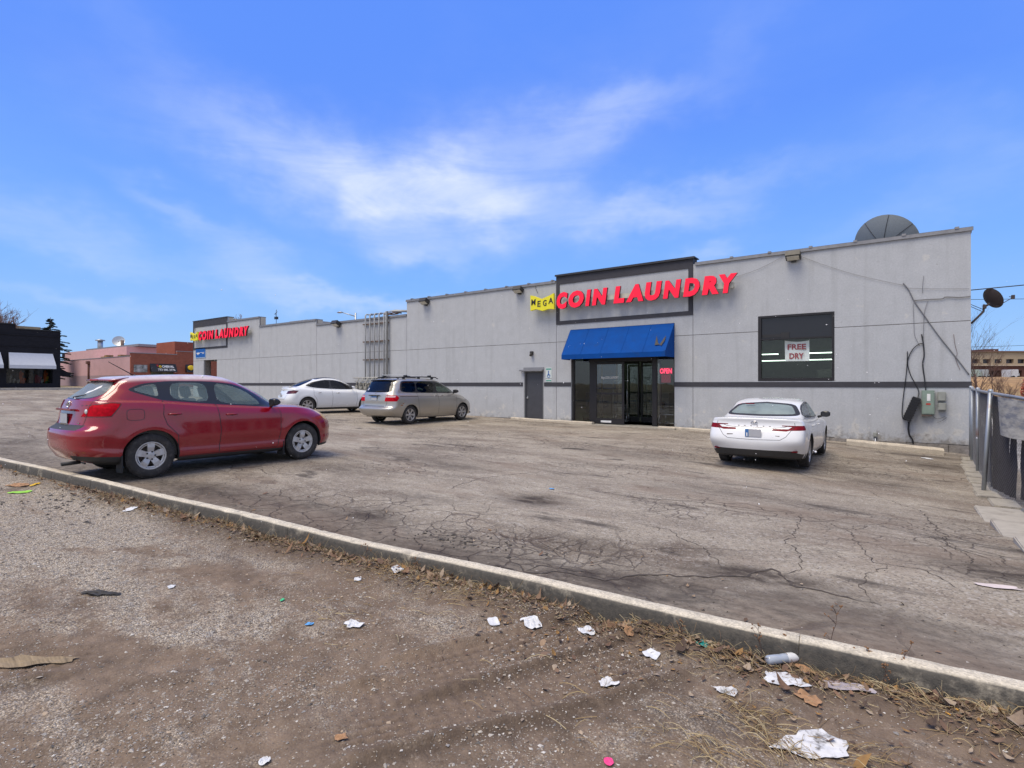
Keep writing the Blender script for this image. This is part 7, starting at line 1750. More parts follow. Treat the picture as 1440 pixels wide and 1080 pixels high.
for pa, pb_ in ((10, 75), (-62, 1.5)):
    ya, yb = sx_pt(pa, 505).y, sx_pt(pb_, 505).y; za = sx_pt(40, 496.5).z; zb = sx_pt(40, 513).z-.05; zc = sx_pt(40, 517).z-.1
    m_ = MB(); n = 1; q = .9
    m_.add([(XS+.02, ya+.1, za), (XS+.02, yb-.05, za), (XS+q, yb+.0, zb), (XS+q, ya, zb), (XS+q, yb, zc), (XS+q, ya, zc), (XS+.02, ya+.1, zc), (XS+.02, yb-.05, zc)], [(0, 1, 2, 3), (3, 2, 4, 5), (1, 7, 4, 2), (0, 3, 5, 6)])
    adopt(m_.build('awning', wa), shop)
m_ = MB(); m_.add([(XS-1.0, y1, 3.3), (XS-1.0, y1+1.4, 2.4), (XS-3.5, y1+1.4, 2.4), (XS-3.5, y1, 3.3)], [(0, 1, 2, 3)]); m_.add([(XS-1.0, y1, 3.3), (XS-1.0, y1+1.4, 2.4), (XS-1.0, y1, 2.4)], [(0, 1, 2)]); adopt(m_.build('side_canopy', bb), shop)
# lamp/alarm dots
# pink building with its brick front
Y2 = sx_pt(184, 500).y; zc_ = sx_pt(184, 497).z
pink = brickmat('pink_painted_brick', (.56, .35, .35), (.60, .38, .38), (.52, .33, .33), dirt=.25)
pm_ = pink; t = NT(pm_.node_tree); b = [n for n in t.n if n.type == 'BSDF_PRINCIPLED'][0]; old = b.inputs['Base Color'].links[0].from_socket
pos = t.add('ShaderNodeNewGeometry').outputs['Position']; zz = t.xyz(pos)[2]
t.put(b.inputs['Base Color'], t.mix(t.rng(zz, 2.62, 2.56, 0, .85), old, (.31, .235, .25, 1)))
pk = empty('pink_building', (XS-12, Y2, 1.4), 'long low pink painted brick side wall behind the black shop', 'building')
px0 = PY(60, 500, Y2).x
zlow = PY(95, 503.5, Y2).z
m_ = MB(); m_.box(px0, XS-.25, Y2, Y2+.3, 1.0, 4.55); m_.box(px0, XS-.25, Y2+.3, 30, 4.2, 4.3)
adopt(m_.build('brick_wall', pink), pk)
m_ = MB(); m_.box(px0, XS-.25, Y2-.03, Y2+.33, 4.55, 4.62); adopt(m_.build('coping', M['cap']), pk)
Y3 = Y2+6; m_ = MB(); m_.box(PY(90, 500, Y3).x, PY(178, 490, Y3).x, Y3, Y3+8, 4.3, PY(130, 492, Y3).z); adopt(m_.build('upper_wall', pink), pk)
m_ = MB(); m_.box(PY(110, 500, Y3).x, PY(218, 490, Y3+3).x, Y3+1, Y3+9, PY(130, 491.5, Y3).z, PY(130, 488.5, Y3).z); adopt(m_.build('roof', M['cap']), pk)
m_ = MB(); p = PY(125.7, 536, Y2); m_.tube([(p.x, Y2-.1, 1.4), (p.x, Y2-.1, PY(125, 508, Y2).z)], .10, 6); m_.box(p.x-.25, p.x+.25, Y2-.3, Y2, PY(125, 512, Y2).z, PY(125, 508, Y2).z); adopt(m_.build('downpipe', mat('rusty_downpipe', (.16, .08, .06), .8)), pk)
m_ = MB(); p = PY(91, 500, Y2); m_.box(p.x-.15, p.x+.15, Y2-.25, Y2, p.z-.2, p.z+.2); adopt(m_.build('wall_lamp', M['darkmetal']), pk)
def roofthing(name, px, py0, py1, r, lab, y=Y3+2, cap=True):
    a = PY(px, py1, y); m_ = MB(); z1 = PY(px, py0, y).z; m_.cyl((a.x, y, a.z-1.0), (a.x, y, z1-.15), r, n=12); 
    if cap: m_.cyl((a.x, y, z1-.25), (a.x, y, z1-.12), r*1.8, r*1.8, 12); m_.cyl((a.x, y, z1-.12), (a.x, y, z1), r*1.5, r*.5, 12)
    return tag(m_.build(name, M['steel']), lab, 'chimney')
roofthing('roof_vent', 141, 477, 487, .35, 'grey capped metal vent pipe on the pink building roof')
roofthing('roof_chimney', 172, 477, 490, .22, 'dark thin chimney pipe on the roof beside a small dish', cap=False).data.materials[0] = rust
a = PY(167, 480, Y3+2); e = empty('roof_dish', (a.x, a.y, a.z-1), 'small pale satellite dish beside the dark chimney pipe on the pink building', 'satellite dish')
m_ = MB(); m_.lathe([(.001, 0), (.45, .03), (.80, .14)], a, (.9, -.5, .45), 20); adopt(m_.build('reflector', M['steel']), e)
m_ = MB(); m_.tube([a, a+Vector((0, 0, -1.2))], .07); adopt(m_.build('mast', M['darkmetal']), e)
m_ = MB()
for i in range(9):
    q = PY(144+i*6.5+rr.uniform(-2, 2), 497, Y2+3); c = (q.x, q.y+rr.uniform(-1, 2), 4.45); s_ = rr.uniform(.3, .6)
    m_.box(c[0]-s_, c[0]+s_, c[1]-s_, c[1]+s_, 4.3, 4.6+rr.uniform(.1, .6), M=None)
tag(m_.build('roof_clutter', mat('roof_clutter', (.25, .16, .07), .9, var=.7, vs=1.0)), 'ochre and brown odds and ends heaped on the low pink roof', 'clutter')
redb = brickmat('red_brick', (.26, .075, .045), (.33, .10, .06), (.22, .12, .09), dirt=.3)
bk_ = empty('brick_shop', (XS, Y2+6, 1.2), 'red brick shopfront with black awnings across the street, left of the laundry corner', 'building')
ye = sx_pt(249, 500).y; zA = sx_pt(200, 497).z; zB = sx_pt(255, 494.5).z
m_ = MB(); m_.box(XS-.25, XS, Y2, ye, 1.0, zA); m_.box(XS-.25, XS, ye, ye+25, 1.0, zB); m_.box(XS-8, XS-.25, ye, ye+25, zB-.5, zB-.4); adopt(m_.build('brick_wall', redb), bk_)
m_ = MB(); m_.box(XS-.3, XS+.05, Y2-.05, ye, zA, zA+.07); m_.box(XS-.3, XS+.05, ye, ye+25, zB, zB+.07); adopt(m_.build('coping', M['cap']), bk_)
m_ = MB(); m_.box(XS-8, XS-3, ye+1, ye+12, zB-.5, sx_pt(262, 484.5).z+.5); adopt(m_.build('rear_block', redb), bk_)
blk = mat('black_awning', (.012, .012, .014), .6)
def bawn(pa, pb_, lab=None):
    ya, yb = sx_pt(pa, 515).y, sx_pt(pb_, 515).y; za, zb = sx_pt(225, 511.5).z, sx_pt(225, 523).z
    m_ = MB(); q = .5; m_.add([(XS+.02, ya, za), (XS+.02, yb, za), (XS+q, yb, zb), (XS+q, ya, zb), (XS+.02, yb, zb), (XS+.02, ya, zb)], [(0, 1, 2, 3), (1, 4, 2), (0, 3, 5)]); adopt(m_.build('awning', blk), bk_)
    return ya, yb, za, zb
ya, yb, za, zb = bawn(210.5, 247)
bawn(260.5, 280)
def aw_text(word, u0, u1, v0, v1, m, bold=.03):
    y_a = ya+(yb-ya)*u0; w = (yb-ya)*(u1-u0); h = (za-zb)*(v1-v0); z0 = zb+(za-zb)*v0
    me = text_mesh(word, w, h, .01, m, bold=bold); o = bpy.data.objects.new('awning_lettering', me); COL.objects.link(o)
    dz = (za-zb); ang = math.atan2(.48, dz); xx = XS+.02+.48*(1-v0)+.02
    o.matrix_world = Matrix.Translation((xx, y_a, z0)) @ Matrix.Rotation(-ang, 4, 'Y') @ Matrix.Rotation(math.pi/2, 4, 'Z') @ Matrix.Rotation(math.pi/2, 4, 'X'); adopt(o, bk_)
aw_text('CHERVAL', .44, .90, .52, .84, M['white']); aw_text('773 585 2776', .26, .92, .14, .42, M['white'], .01)
aw_text('T', .22, .32, .62, .88, mat('awning_red', (.5, .01, .01), .6)); aw_text('O', .31, .42, .52, .82, mat('awning_yellow', (.75, .5, .02), .6), .06)
m_ = MB(); y_m = sx_pt(194, 520).y; m_.box(XS, XS+.05, sx_pt(188, 520).y, sx_pt(207, 520).y, sx_pt(197, 523.5).z, sx_pt(197, 513).z); adopt(m_.build('wall_mural', mat('grey_mural', (.25, .25, .24), .8, var=.9, vs=2.2)), bk_)
m_ = MB(); m_.box(XS-.02, XS+.03, sx_pt(212, 530).y, sx_pt(244, 530).y, 1.2, zb); adopt(m_.build('shopfront_window', mat('dark_shopfront', (.08, .07, .03), .3, var=.9, vs=1.5)), bk_)
m_ = MB(); m_.box(XS+.52, XS+.54, yb+6.2, yb+7.8, za-.9, za-.25); 
q = PX(263, 517, XS+.45); m_ = MB(); m_.sphere((XS+.4, q.y+.45, q.z), .28, 8, sc=(.3, 1.3, 1)); adopt(m_.build('yellow_logo', mat('logo_yellow', (.8, .55, .02), .6)), bk_)
# tan building peeping above the black shop, pale roofline
m_ = MB(); a = P(39, 459, 90); b_ = P(56, 463, 90); m_.box(a.x-6, a.x, a.y-4, b_.y+.5, 1, a.z); tag(m_.build('tan_building', mat('tan_brick', (.36, .31, .20), .9, fleck=.3)), 'tan brick building top showing above the black shop', 'building')

# ---- trees
def bare_tree(name, base, H, lab, seed, spread=.55, col_=None, crown=1.0, twigs=3, cat='tree', lean=(0, 0), r0=None):
    R = random.Random(seed); root = empty(name, base, lab, cat); tr = MB(); tw = MB()
    def grow(p, d_, L_, r, depth):
        n = 5; pts = [p]; rad = [r]; q = p.copy(); dd = d_.copy()
        for i in range(n):
            dd = (dd+Vector((R.uniform(-1, 1), R.uniform(-1, 1), R.uniform(-.6, .9)))*.13).normalized(); q = q+dd*L_/n; pts.append(q.copy()); rad.append(r*(1-.42*(i+1)/n))
        (tr if depth < 2 else tw).tube(pts, rad, 6 if depth < 2 else 3)
        if depth >= twigs+1: return
        k = R.randint(3, 5)
        for i in range(k):
            j = R.randint(2, n); nd = (dd+Vector((R.uniform(-1, 1), R.uniform(-1, 1), R.uniform(-.25, .7)))*spread*1.5).normalized()
            grow(pts[j].copy(), nd, L_*R.uniform(.5, .75), rad[j]*.74, depth+1)
    grow(Vector((0, 0, 0)), Vector((lean[0], lean[1], 1)).normalized(), H*.36, r0 or H*.022, 0)
    tr.build('trunk', col_ or M['bark'], root); tw.build('crown', M['twig'], root); return root
M['bark'] = mat('bark', (.10, .075, .06), .95, var=.3, vs=8, bump=.01, bs=20); M['twig'] = mat('twigs', (.17, .10, .08), .95, var=.2)
p = P(-14, 545, 84); bare_tree('bare_tree', (p.x, p.y, 1.2), 19.5, 'reddish brown bare tree rising behind the left end of the black shop', 5, .62, twigs=4)
p = P(20, 545, 95); bare_tree('bare_tree', (p.x, p.y, 1.2), 15.5, 'lower bare rounded tree behind the black shop, right of the taller bare one', 8, .7, twigs=4)
# spruce
p = P(71, 545, 66); R = random.Random(11); ztop = P(71, 446, 66).z; H = ztop-1.2
cf = empty('spruce_tree', (p.x, p.y, 1.2), 'dark sparse spruce tree standing behind the right edge of the black shop', 'tree')
m_ = MB(); m_.tube([(0, 0, 0), (0, 0, H*.5), (0, 0, H)], [.18, .12, .02], 7); m_.build('trunk', M['bark'], cf)
V, F = [], []
for k in range(130):
    h = H*(.12+.86*k/130); rad = min(2.3, (H-h)*.55+.12)
    if R.random() < .12: continue
    rad *= R.uniform(.55, 1.15); th = R.uniform(0, 6.283); d_ = Vector((math.cos(th), math.sin(th), R.uniform(-.10, .12)))
    nb_ = int(110*rad)+40
    for j in range(nb_):
        s_ = R.random()**.8; c = Vector((0, 0, h))+d_*rad*s_ + Vector((0, 0, -.10*rad*s_*s_)); sd__ = Vector((-d_.y, d_.x, 0))*R.uniform(-1, 1)*.22*rad*(1.15-s_)
        c = c+sd__+Vector((0, 0, R.uniform(-.05, .05))); ln = R.uniform(.10, .22); dd = (d_+sd__.normalized()*.7+Vector((0, 0, R.uniform(-.5, .3)))).normalized(); w = dd.orthogonal().normalized()*.035
        i = len(V); V += [tuple(c-w), tuple(c+w), tuple(c+dd*ln)]; F.append((i, i+1, i+2))
cr = np_mesh('crown', V, F, [mat('spruce_needles', (.028, .045, .032), .9, var=.5, vs=1.2)], parent=cf)
# ---- behind the laundry: street lamp seen over the roof
p = P(500, 540, 70); lp = empty('street_lamp', (p.x, p.y, 1), 'thin grey street lamp with a long arm seen above the low roof', 'street lamp')
zt_ = P(500, 440, 70).z; q = P(480, 439, 70)
m_ = MB(); m_.tube([(p.x, p.y, 1), (p.x, p.y, zt_)], .11, 8); adopt(m_.build('pole', M['steel']), lp)
m_ = MB(); m_.tube([(p.x, p.y, P(500, 445, 70).z), tuple(P(492, 442.5, 70)), (q.x, q.y, q.z)], [.07, .06, .05], 6); adopt(m_.build('arm', M['steel']), lp)
m_ = MB(); m_.sphere(tuple(P(478, 439.3, 70)), .5, 8, sc=(1, .6, .22)); adopt(m_.build('lamp_head', M['steel']), lp)
# weeds on the parapet near the sign
m_ = MB(); R = random.Random(2)
for i in range(14):
    x = WX(328+i*.9, 1.5); z0 = 6.2; m_.tube([(x, 1.5, z0), (x+R.uniform(-.2, .2), 1.5, z0+R.uniform(.2, .5)), (x+R.uniform(-.4, .4), 1.5, z0+R.uniform(.3, .75))], .012, 3)
tag(m_.build('roof_weeds', M['twig']), 'thin dry twigs sticking up from the roof right of the far sign', 'weeds')

# ------------------------------------------------------------------ right side: fence, yard, far building
FX = 1.52
def fz(y): return gz(FX, y)
fpost = mat('fence_post_steel', (.36, .39, .42), .5, .6, dirt=((.28, .10, .03), .58, .7), vs=4)
fence = empty('chain_link_fence', (FX, -6, -.4), 'chain link fence with dark privacy strips running from the building corner', 'fence')
TOPZ = [(-14, 1.36), (-8.3, 1.37), (-6.8, 1.44), (-1.8, 1.47), (.2, 1.49)]
def tz(y): return interp(y, TOPZ)
FPX = [(-13.5, 1.62), (-8.2, 1.58), (-6.8, 1.33), (-4.4, 1.40), (-1.8, 1.50), (-.25, 1.60)]
def fx(y): return interp(y, FPX)
for i, (y, dx) in enumerate([(-.5, 0), (-1.85, 0), (-4.05, 0), (-6.85, -.0), (-9.7, 0), (-12.5, 0)]):
    m_ = MB(); x = fx(y); ln = .10 if i == 3 else 0
    m_.tube([(x-ln, y, fz(y)-.1), (x, y, tz(y)+.02)], .036, 10); m_.sphere((x, y, tz(y)+.03), .042, 8); adopt(m_.build('post', fpost), fence)
m_ = MB(); ys = [-.3+(-13.0+.3)*i/30 for i in range(31)]; m_.tube([(fx(y), y, tz(y)) for y in ys], .026, 8); adopt(m_.build('top_rail', fpost), fence)
# lattice of wire
V, F = [], []
def wire(a, b_, r=.0017):
    d_ = (b_-a); u = d_.orthogonal().normalized()*r; w = d_.normalized().cross(u); i = len(V)
    for c in (a, b_): V.extend([tuple(c+u), tuple(c-u*.5+w*.87), tuple(c-u*.5-w*.87)])
    F.extend([(i, i+1, i+4, i+3), (i+1, i+2, i+5, i+4), (i+2, i, i+3, i+5)])
st = .075; n = int(13.2/st)
for k in range(-30, n):
    for sgn_ in (1, -1):
        y = -.3-k*st; z = 0.0; pts = []
        H_ = 1.85; a0 = y; a1 = y-sgn_*H_
        # clip to the run
        seg = []
        for s_ in range(0, 9):
            yy = a0+(a1-a0)*s_/8
            if -13.3 < yy < -.3: seg.append((yy, s_/8))
        for (ya_, sa), (yb_, sb) in zip(seg, seg[1:]):
            off = .012*sgn_
            wire(Vector((fx(ya_)+.03+off, ya_, fz(ya_)+.03+(tz(ya_)-fz(ya_)-.03)*sa)), Vector((fx(yb_)+.03+off, yb_, fz(yb_)+.03+(tz(yb_)-fz(yb_)-.03)*sb)))
o = np_mesh('wire_mesh', V, F, [mat('grey_wire', (.12, .12, .125), .6, .5)]); adopt(o, fence)
# dark privacy cloth hanging in strips
R = random.Random(21); scr = mat('dark_privacy_cloth', (.028, .022, .026), .9, var=.4, vs=8, bump=.004, bs=30)
y = -.6
while y > -13:
    w = R.choice([.28, .34, .5, .8, 1.1]) if y < -7 else R.choice([.25, .3, .4, .9]); gap = R.choice([.08, .16, .28]) if y < -6.8 else .07
    n = max(3, int(w/.07)); m_ = MB(); vs = []
    b0 = R.uniform(.02, .12); 
    for i in range(n+1):
        yy = y-w*i/n; wob = .02*math.sin(i*1.7+y)
        for j in range(7):
            f = j/6; vs.append((fx(yy)+.055+wob*(1-f)+.01*math.sin(j*2+i), yy, fz(yy)+b0+(tz(yy)-fz(yy)-b0-.05)*f))
    m_.add(vs, [(i*7+j, (i+1)*7+j, (i+1)*7+j+1, i*7+j+1) for i in range(n) for j in range(6)], 0, True); adopt(m_.build('privacy_cloth', scr), fence)
    y -= w+gap
# weathered grey sheet tied to the fence
sh = [(PX(px, py, FX-.12).y, PX(px, py, FX-.12).z) for px, py in ((1405.5, 557.5), (1426, 564), (1431, 620), (1407, 610))]
m_ = MB(); vs = []; nn_ = 12
for j in range(nn_+1):
    for i in range(nn_+1):
        a_, b_ = i/nn_, j/nn_
        yy = (sh[0][0]*(1-a_)+sh[1][0]*a_)*(1-b_)+(sh[3][0]*(1-a_)+sh[2][0]*a_)*b_; z_ = (sh[0][1]*(1-a_)+sh[1][1]*a_)*(1-b_)+(sh[3][1]*(1-a_)+sh[2][1]*a_)*b_
        vs.append((fx(yy)-.06-.10*math.sin(a_*math.pi)*(.5+b_), yy, z_))
m_.add(vs, [(j*(nn_+1)+i, j*(nn_+1)+i+1, (j+1)*(nn_+1)+i+1, (j+1)*(nn_+1)+i) for j in range(nn_) for i in range(nn_)], 0, True)
shm = mat('weathered_board', (.36, .34, .29), .85, var=.25, vs=3, dirt=((.13, .14, .17), .45, .8), stretch=(1, 1, 6))
tag(m_.build('weathered_sheet', shm), 'weathered curling grey sheet tied to the fence at the right edge', 'sheet')
# concrete footing blocks and pavement slab by the fence
m_ = MB(); R = random.Random(6)
for i in range(9):
    y = -1.2-i*.8; m_.box(fx(y)-.24+R.uniform(-.03, .03), fx(y)+.10, y-.76, y, fz(y)-.2, fz(y)+.035+R.uniform(-.01, .015), M=None)
tag(m_.build('fence_footing', M['conc'], None, .015), kind='structure')
a = G(1367, 713); b_ = G(1440, 780); m_ = MB()
for i in range(5):
    ya, yb = a.y-i*1.5, a.y-(i+1)*1.5+.012; s0 = .04*i
    m_.box(a.x+.02+s0, 2.3, yb, ya, gz(1.2, ya)-.2, gz(1.2, (ya+yb)/2)+.03)
o = m_.build('side_walk', M['pave'], None, .012); o.name = 'path'; tag(o, kind='structure')
# galvanised pipe end poking in at the right edge
m_ = MB(); a = G(1432, 722); m_.tube([(a.x+.05, a.y, gz(a.x, a.y)+.02), (a.x+.1, a.y-.45, gz(a.x, a.y)+.16)], .05, 10); tag(m_.build('pipe', M['steel']), 'pale pipe end leaning by the fence foot at the right edge', 'pipe')
# brush at the corner behind the fence
def brush(px, d_, H, lab, seed):
    p = P(px, 560, d_); bare_tree('bare_shrub', (p.x, p.y, gz(p.x, p.y)), H, lab, seed, .42, M['twig'], twigs=3, cat='shrub', r0=.028)
brush(1369, 17.5, 5.4, 'tallest thin bare shrub right against the building corner', 31)
brush(1381, 19.0, 6.6, 'upright bare shrub with dense twigs just right of the corner', 32)
brush(1392, 19.5, 5.0, 'leaning bare shrub further right of the corner', 33)
brush(1402, 18.0, 3.6, 'low bare shrub behind the bend of the top rail', 34)
# embankment and far building
bank = mat('dry_grass_bank', (.33, .20, .085), .95, var=.35, vs=.35, dirt=((.20, .16, .07), .5, .6), bump=.05, bs=3)
def fr(px, d_): p = P(px, 540, d_); return p
m_ = MB(); L0, L1 = P(1180, 540, 62), P(1720, 540, 62); L2, L3 = P(1180, 540, 100), P(1720, 540, 100)
n = 40; vs = []
for i in range(n+1):
    s_ = i/n
    for j, (q0, q1, h) in enumerate(((L0, L1, -.8), (L0.lerp(L2, .25), L1.lerp(L3, .25), 1.5), (L0.lerp(L2, .5), L1.lerp(L3, .5), 2.65), (L2, L3, 2.75), (L2, L3, -2))):
        p = q0.lerp(q1, s_); vs.append((p.x, p.y, h+.12*mnoise.noise(Vector((s_*30, j, 0)))))
m_.add(vs, [(i*5+j, (i+1)*5+j, (i+1)*5+j+1, i*5+j+1) for i in range(n) for j in range(4)], 0, True); tag(m_.build('embankment', bank), kind='structure')
D = 108.0; c0 = P(1300, 540, D); 
fb = empty('far_building', (P(1400, 540, D).x, P(1400, 540, D).y, 2.6), 'long beige building with a brown brick ground floor far behind the fence', 'building')
u = (P(1500, 540, D)-P(1400, 540, D)).normalized(); nv = Vector((-u.y, u.x, 0)); O = P(1400, 540, D)
def fbx(mb, px0, px1, py0, py1, dep0, dep1, m=0):
    k = D/760; x0, x1 = (px0-1400)*k, (px1-1400)*k; z0, z1 = 1.6+(540-py1)*k, 1.6+(540-py0)*k
    Mx = Matrix((( u.x, nv.x, 0, O.x), (u.y, nv.y, 0, O.y), (0, 0, 1, 0), (0, 0, 0, 1))); mb.box(x0, x1, dep0, dep1, z0, z1, m, M=Mx)
beige = mat('beige_cladding', (.42, .33, .22), .9, var=.08, vs=.3); brown = mat('brown_brick', (.13, .055, .04), .9, var=.2, vs=.5)
m_ = MB()
fbx(m_, 1250, 1700, 495, 505, 0, 20); fbx(m_, 1250, 1700, 511, 514, 0, 20)
for i in range(-9, 20):
    x = 1382+i*16.3+11; fbx(m_, x, x+5.6, 505, 511, 0, 20)
adopt(m_.build('upper_wall', beige), fb)
m_ = MB(); fbx(m_, 1250, 1700, 514, 521, .1, 20)
for i in range(-5, 11):
    x = 1382+i*28+28; fbx(m_, x, x+5, 521, 534, .1, 20)
adopt(m_.build('brick_base', brown), fb)
m_ = MB(); fbx(m_, 1250, 1700, 493.6, 495, -.3, 20); adopt(m_.build('coping', mat('brown_coping', (.20, .12, .09), .8)), fb)
m_ = MB(); fbx(m_, 1250, 1700, 513.6, 514.6, -.25, 0); adopt(m_.build('string_course', mat('pale_course', (.50, .42, .33), .9)), fb)
m_ = MB(); fbx(m_, 1405, 1423, 489.5, 493.6, 3, 9); adopt(m_.build('roof_block', brown), fb)
wd = mat('far_window', (.035, .035, .045), .25)
for i in range(-9, 20):
    x = 1382+i*16.3+.6; m_ = MB(); fbx(m_, x, x+10.4, 505, 511, .5, .8); adopt(m_.build('window', wd), fb)
m_ = MB(); fbx(m_, 1250, 1700, 521, 534, 2.0, 2.3); adopt(m_.build('ground_floor_windows', mat('shadowy_shopfront', (.04, .035, .035), .3, var=.9, vs=.4)), fb)
def lorry(px, w, lab, c=(.55, .6, .6)):
    e = empty('parked_van', tuple(P(px, 532, 100)), lab, 'van', 'vans before the far beige building'); k = 100/760; p0 = P(px, 534, 100)
    Mx = Matrix(((u.x, nv.x, 0, p0.x), (u.y, nv.y, 0, p0.y), (0, 0, 1, p0.z), (0, 0, 0, 1)))
    m_ = MB(); m_.box(0, w*k, 0, 2.2, .35, 1.9, M=Mx); m_.box(w*k*.75, w*k*1.2, .1, 2.1, .35, 1.3, M=Mx); adopt(m_.build('van_body', mat('van_paint_%d' % px, c, .4), None, .08), e)
    for q in (.2, .95): m_ = MB(); m_.cyl(Mx @ Vector((w*k*q, -.05, .38)), Mx @ Vector((w*k*q, .25, .38)), .38, n=12); adopt(m_.build('wheel', M['black']), e)
    m_ = MB(); m_.box(w*k*.78, w*k*1.05, .06, .09, 1.0, 1.25, M=Mx); adopt(m_.build('window', M['trim']), e)
lorry(1367, 11, 'pale green van before the far building, just right of the corner', (.40, .48, .42)); lorry(1382, 9, 'pale grey van before the far building, second from the corner', (.42, .45, .45)); lorry(1423, 10, 'white van before the far building near the right edge', (.62, .63, .64))
# red shrub at the right edge, snow-like rubble heap below the bank
p = P(1454, 530, 60); m_ = MB(); V, F = [], []; R = random.Random(3)
for i in range(1600):
    th, ph, r = R.uniform(0, 6.28), R.uniform(0, 1.6), R.uniform(.3, 1)**.5; c = Vector((math.cos(th)*math.cos(ph)*1.1*r, math.sin(th)*math.cos(ph)*1.1*r, math.sin(ph)*3.0*r)); d_ = Vector((R.gauss(0, 1), R.gauss(0, 1), R.gauss(0, 1))).normalized()*.13; e2 = d_.orthogonal()*.6
    i_ = len(V); V += [tuple(c-d_), tuple(c+e2), tuple(c+d_), tuple(c-e2)]; F.append((i_, i_+1, i_+2, i_+3))
rs = empty('red_shrub', (p.x, p.y, .2), 'rust red leafy shrub at the far right edge before the beige building', 'shrub')
np_mesh('foliage', V, F, [mat('red_leaves', (.34, .075, .045), .9, var=.3, vs=3)], parent=rs)
m_ = MB(); R = random.Random(8)
for i in range(420):
    px = R.uniform(1345, 1500); d_ = R.uniform(26, 56); p = P(px, 540, d_); s_ = R.uniform(.08, .30); m_.sphere((p.x, p.y, gz(p.x, p.y)+.05), s_, 5, sc=(R.uniform(.7, 2), R.uniform(.7, 2), R.uniform(.4, 1.2)))
tag(m_.build('rubble', mat('pale_rubble', (.50, .49, .48), .95, var=.4, vs=1.5)), 'pale broken concrete and snow crumbs strewn over the yard', 'rubble', kind='stuff')
# ------------------------------------------------------------------ litter, leaves, straw, stones, snow
def near_h(x, y):
    """height of whatever ground surface lies at x, y"""
    if kdist(x, y) < -.10 and x < 1.6: return float(near_z(np.array(float(x)), np.array(float(y))))
    if x < 2.2 and kdist(x, y) > -.1: return float(lot_z(np.array(float(x)), np.array(float(y))))
    return gz(x, y)
def GN_(px, py):
    p = G(px, py); 
    r = ray(px, py)
    for _ in range(6): h = near_h(p.x, p.y); k = (h-1.6)/r.z; p = Vector(CAM)+r*k
    return p
# stones: one mesh of many small faceted stones
def stones(name, n, xf, size, mats, label, cat='stones'):
    R = np.random.default_rng(17+n); pts = xf(R, n); n = len(pts)
    o = np.array([(1, 0, 0), (-1, 0, 0), (0, 1, 0), (0, -1, 0), (0, 0, 1), (0, 0, -1)], float)
    f = np.array([(0, 2, 4), (2, 1, 4), (1, 3, 4), (3, 0, 4), (2, 0, 5), (1, 2, 5), (3, 1, 5), (0, 3, 5)])
    s = size(R, n)[:, None, None]; v = o[None]*(R.uniform(.55, 1.3, (n, 6, 1)))*np.stack([R.uniform(.7, 1.5, n), R.uniform(.7, 1.3, n), R.uniform(.35, .8, n)], 1)[:, None, :]
    v += R.normal(0, .16, v.shape); th = R.uniform(0, 6.28, n); c, q = np.cos(th)[:, None], np.sin(th)[:, None]
    v = np.stack([v[:, :, 0]*c-v[:, :, 1]*q, v[:, :, 0]*q+v[:, :, 1]*c, v[:, :, 2]], 2)*s + pts[:, None, :]
    F = (f[None]+np.arange(n)[:, None, None]*6).reshape(-1, 3)
    return tag(np_mesh(name, v.reshape(-1, 3), F, mats), label, cat, kind='stuff')
def islandmat(name, cols, rough=.9, bump=0):
    m = bpy.data.materials.new(name); m.use_nodes = True; m.node_tree.nodes.clear(); t = NT(m.node_tree)
    o = t.add('ShaderNodeOutputMaterial'); b = t.add('ShaderNodeBsdfPrincipled'); t.l.new(b.outputs[0], o.inputs[0])
    g = t.add('ShaderNodeNewGeometry').outputs; rp = t.add('ShaderNodeValToRGB'); rp.color_ramp.interpolation = 'CONSTANT'; t.put(rp.inputs[0], g['Random Per Island'])
    e = rp.color_ramp.elements
    while len(e) < len(cols): e.new(.5)
    for i, (q, c) in enumerate(zip(e, cols)): q.position = i/len(cols); q.color = (*c, 1)
    n = t.noise(g['Position'], 60, 3, .6)
    t.put(b.inputs['Base Color'], t.mix(t.rng(n, .3, .7, 0, .35), rp.outputs[0], (.08, .065, .055, 1))); b.inputs['Roughness'].default_value = rough
    b.inputs['Specular IOR Level'].default_value = .3
    return m
stm = islandmat('mixed_stones', [(.48, .44, .39), (.22, .19, .17), (.40, .35, .29), (.50, .46, .40), (.12, .11, .10), (.34, .30, .26), (.46, .36, .26), (.30, .29, .28), (.44, .40, .35), (.16, .135, .11), (.40, .36, .31), (.26, .21, .17), (.30, .24, .18), (.22, .17, .13), (.36, .30, .24), (.64, .61, .56)])
def scatter_near(R, n):
    # denser towards the camera, where single stones can be seen
    u = R.uniform(0, 1, n*3)**.55; r = 1.9+11*(1-u); th = R.uniform(-.80, .80, n*3)
    fx_, fy_ = np.sin(th)*r, np.cos(th)*r
    x = CA*fx_-SA*fy_; y = CAM[1]+SA*fx_+CA*fy_
    k = (kdist(x, y) < -.17) & (x < 1.5) & (y > -20.9) & (x > -16)
    xw = x*.83+y*.56+fbm(x, y, 2.3, 3, 71)*1.2; yw = y*.83-x*.56+fbm(x, y, 2.3, 3, 72)*1.2
    dens = np.clip(.62+(fbm(xw, yw, 1.1, 4, 77)+.03*(-3-x))*6, .2, 1); k &= R.uniform(0, 1, len(x)) < dens
    x, y = x[k][:n], y[k][:n]; z = near_z(x, y); return np.stack([x, y, z+.001], 1)
stones('gravel', 60000, scatter_near, lambda R, n: R.choice([.0028, .0036, .0050, .0075, .012], n, p=[.38, .32, .2, .08, .02]), stm, 'loose grey and tan gravel spread over the ground in front of the kerb', 'gravel')
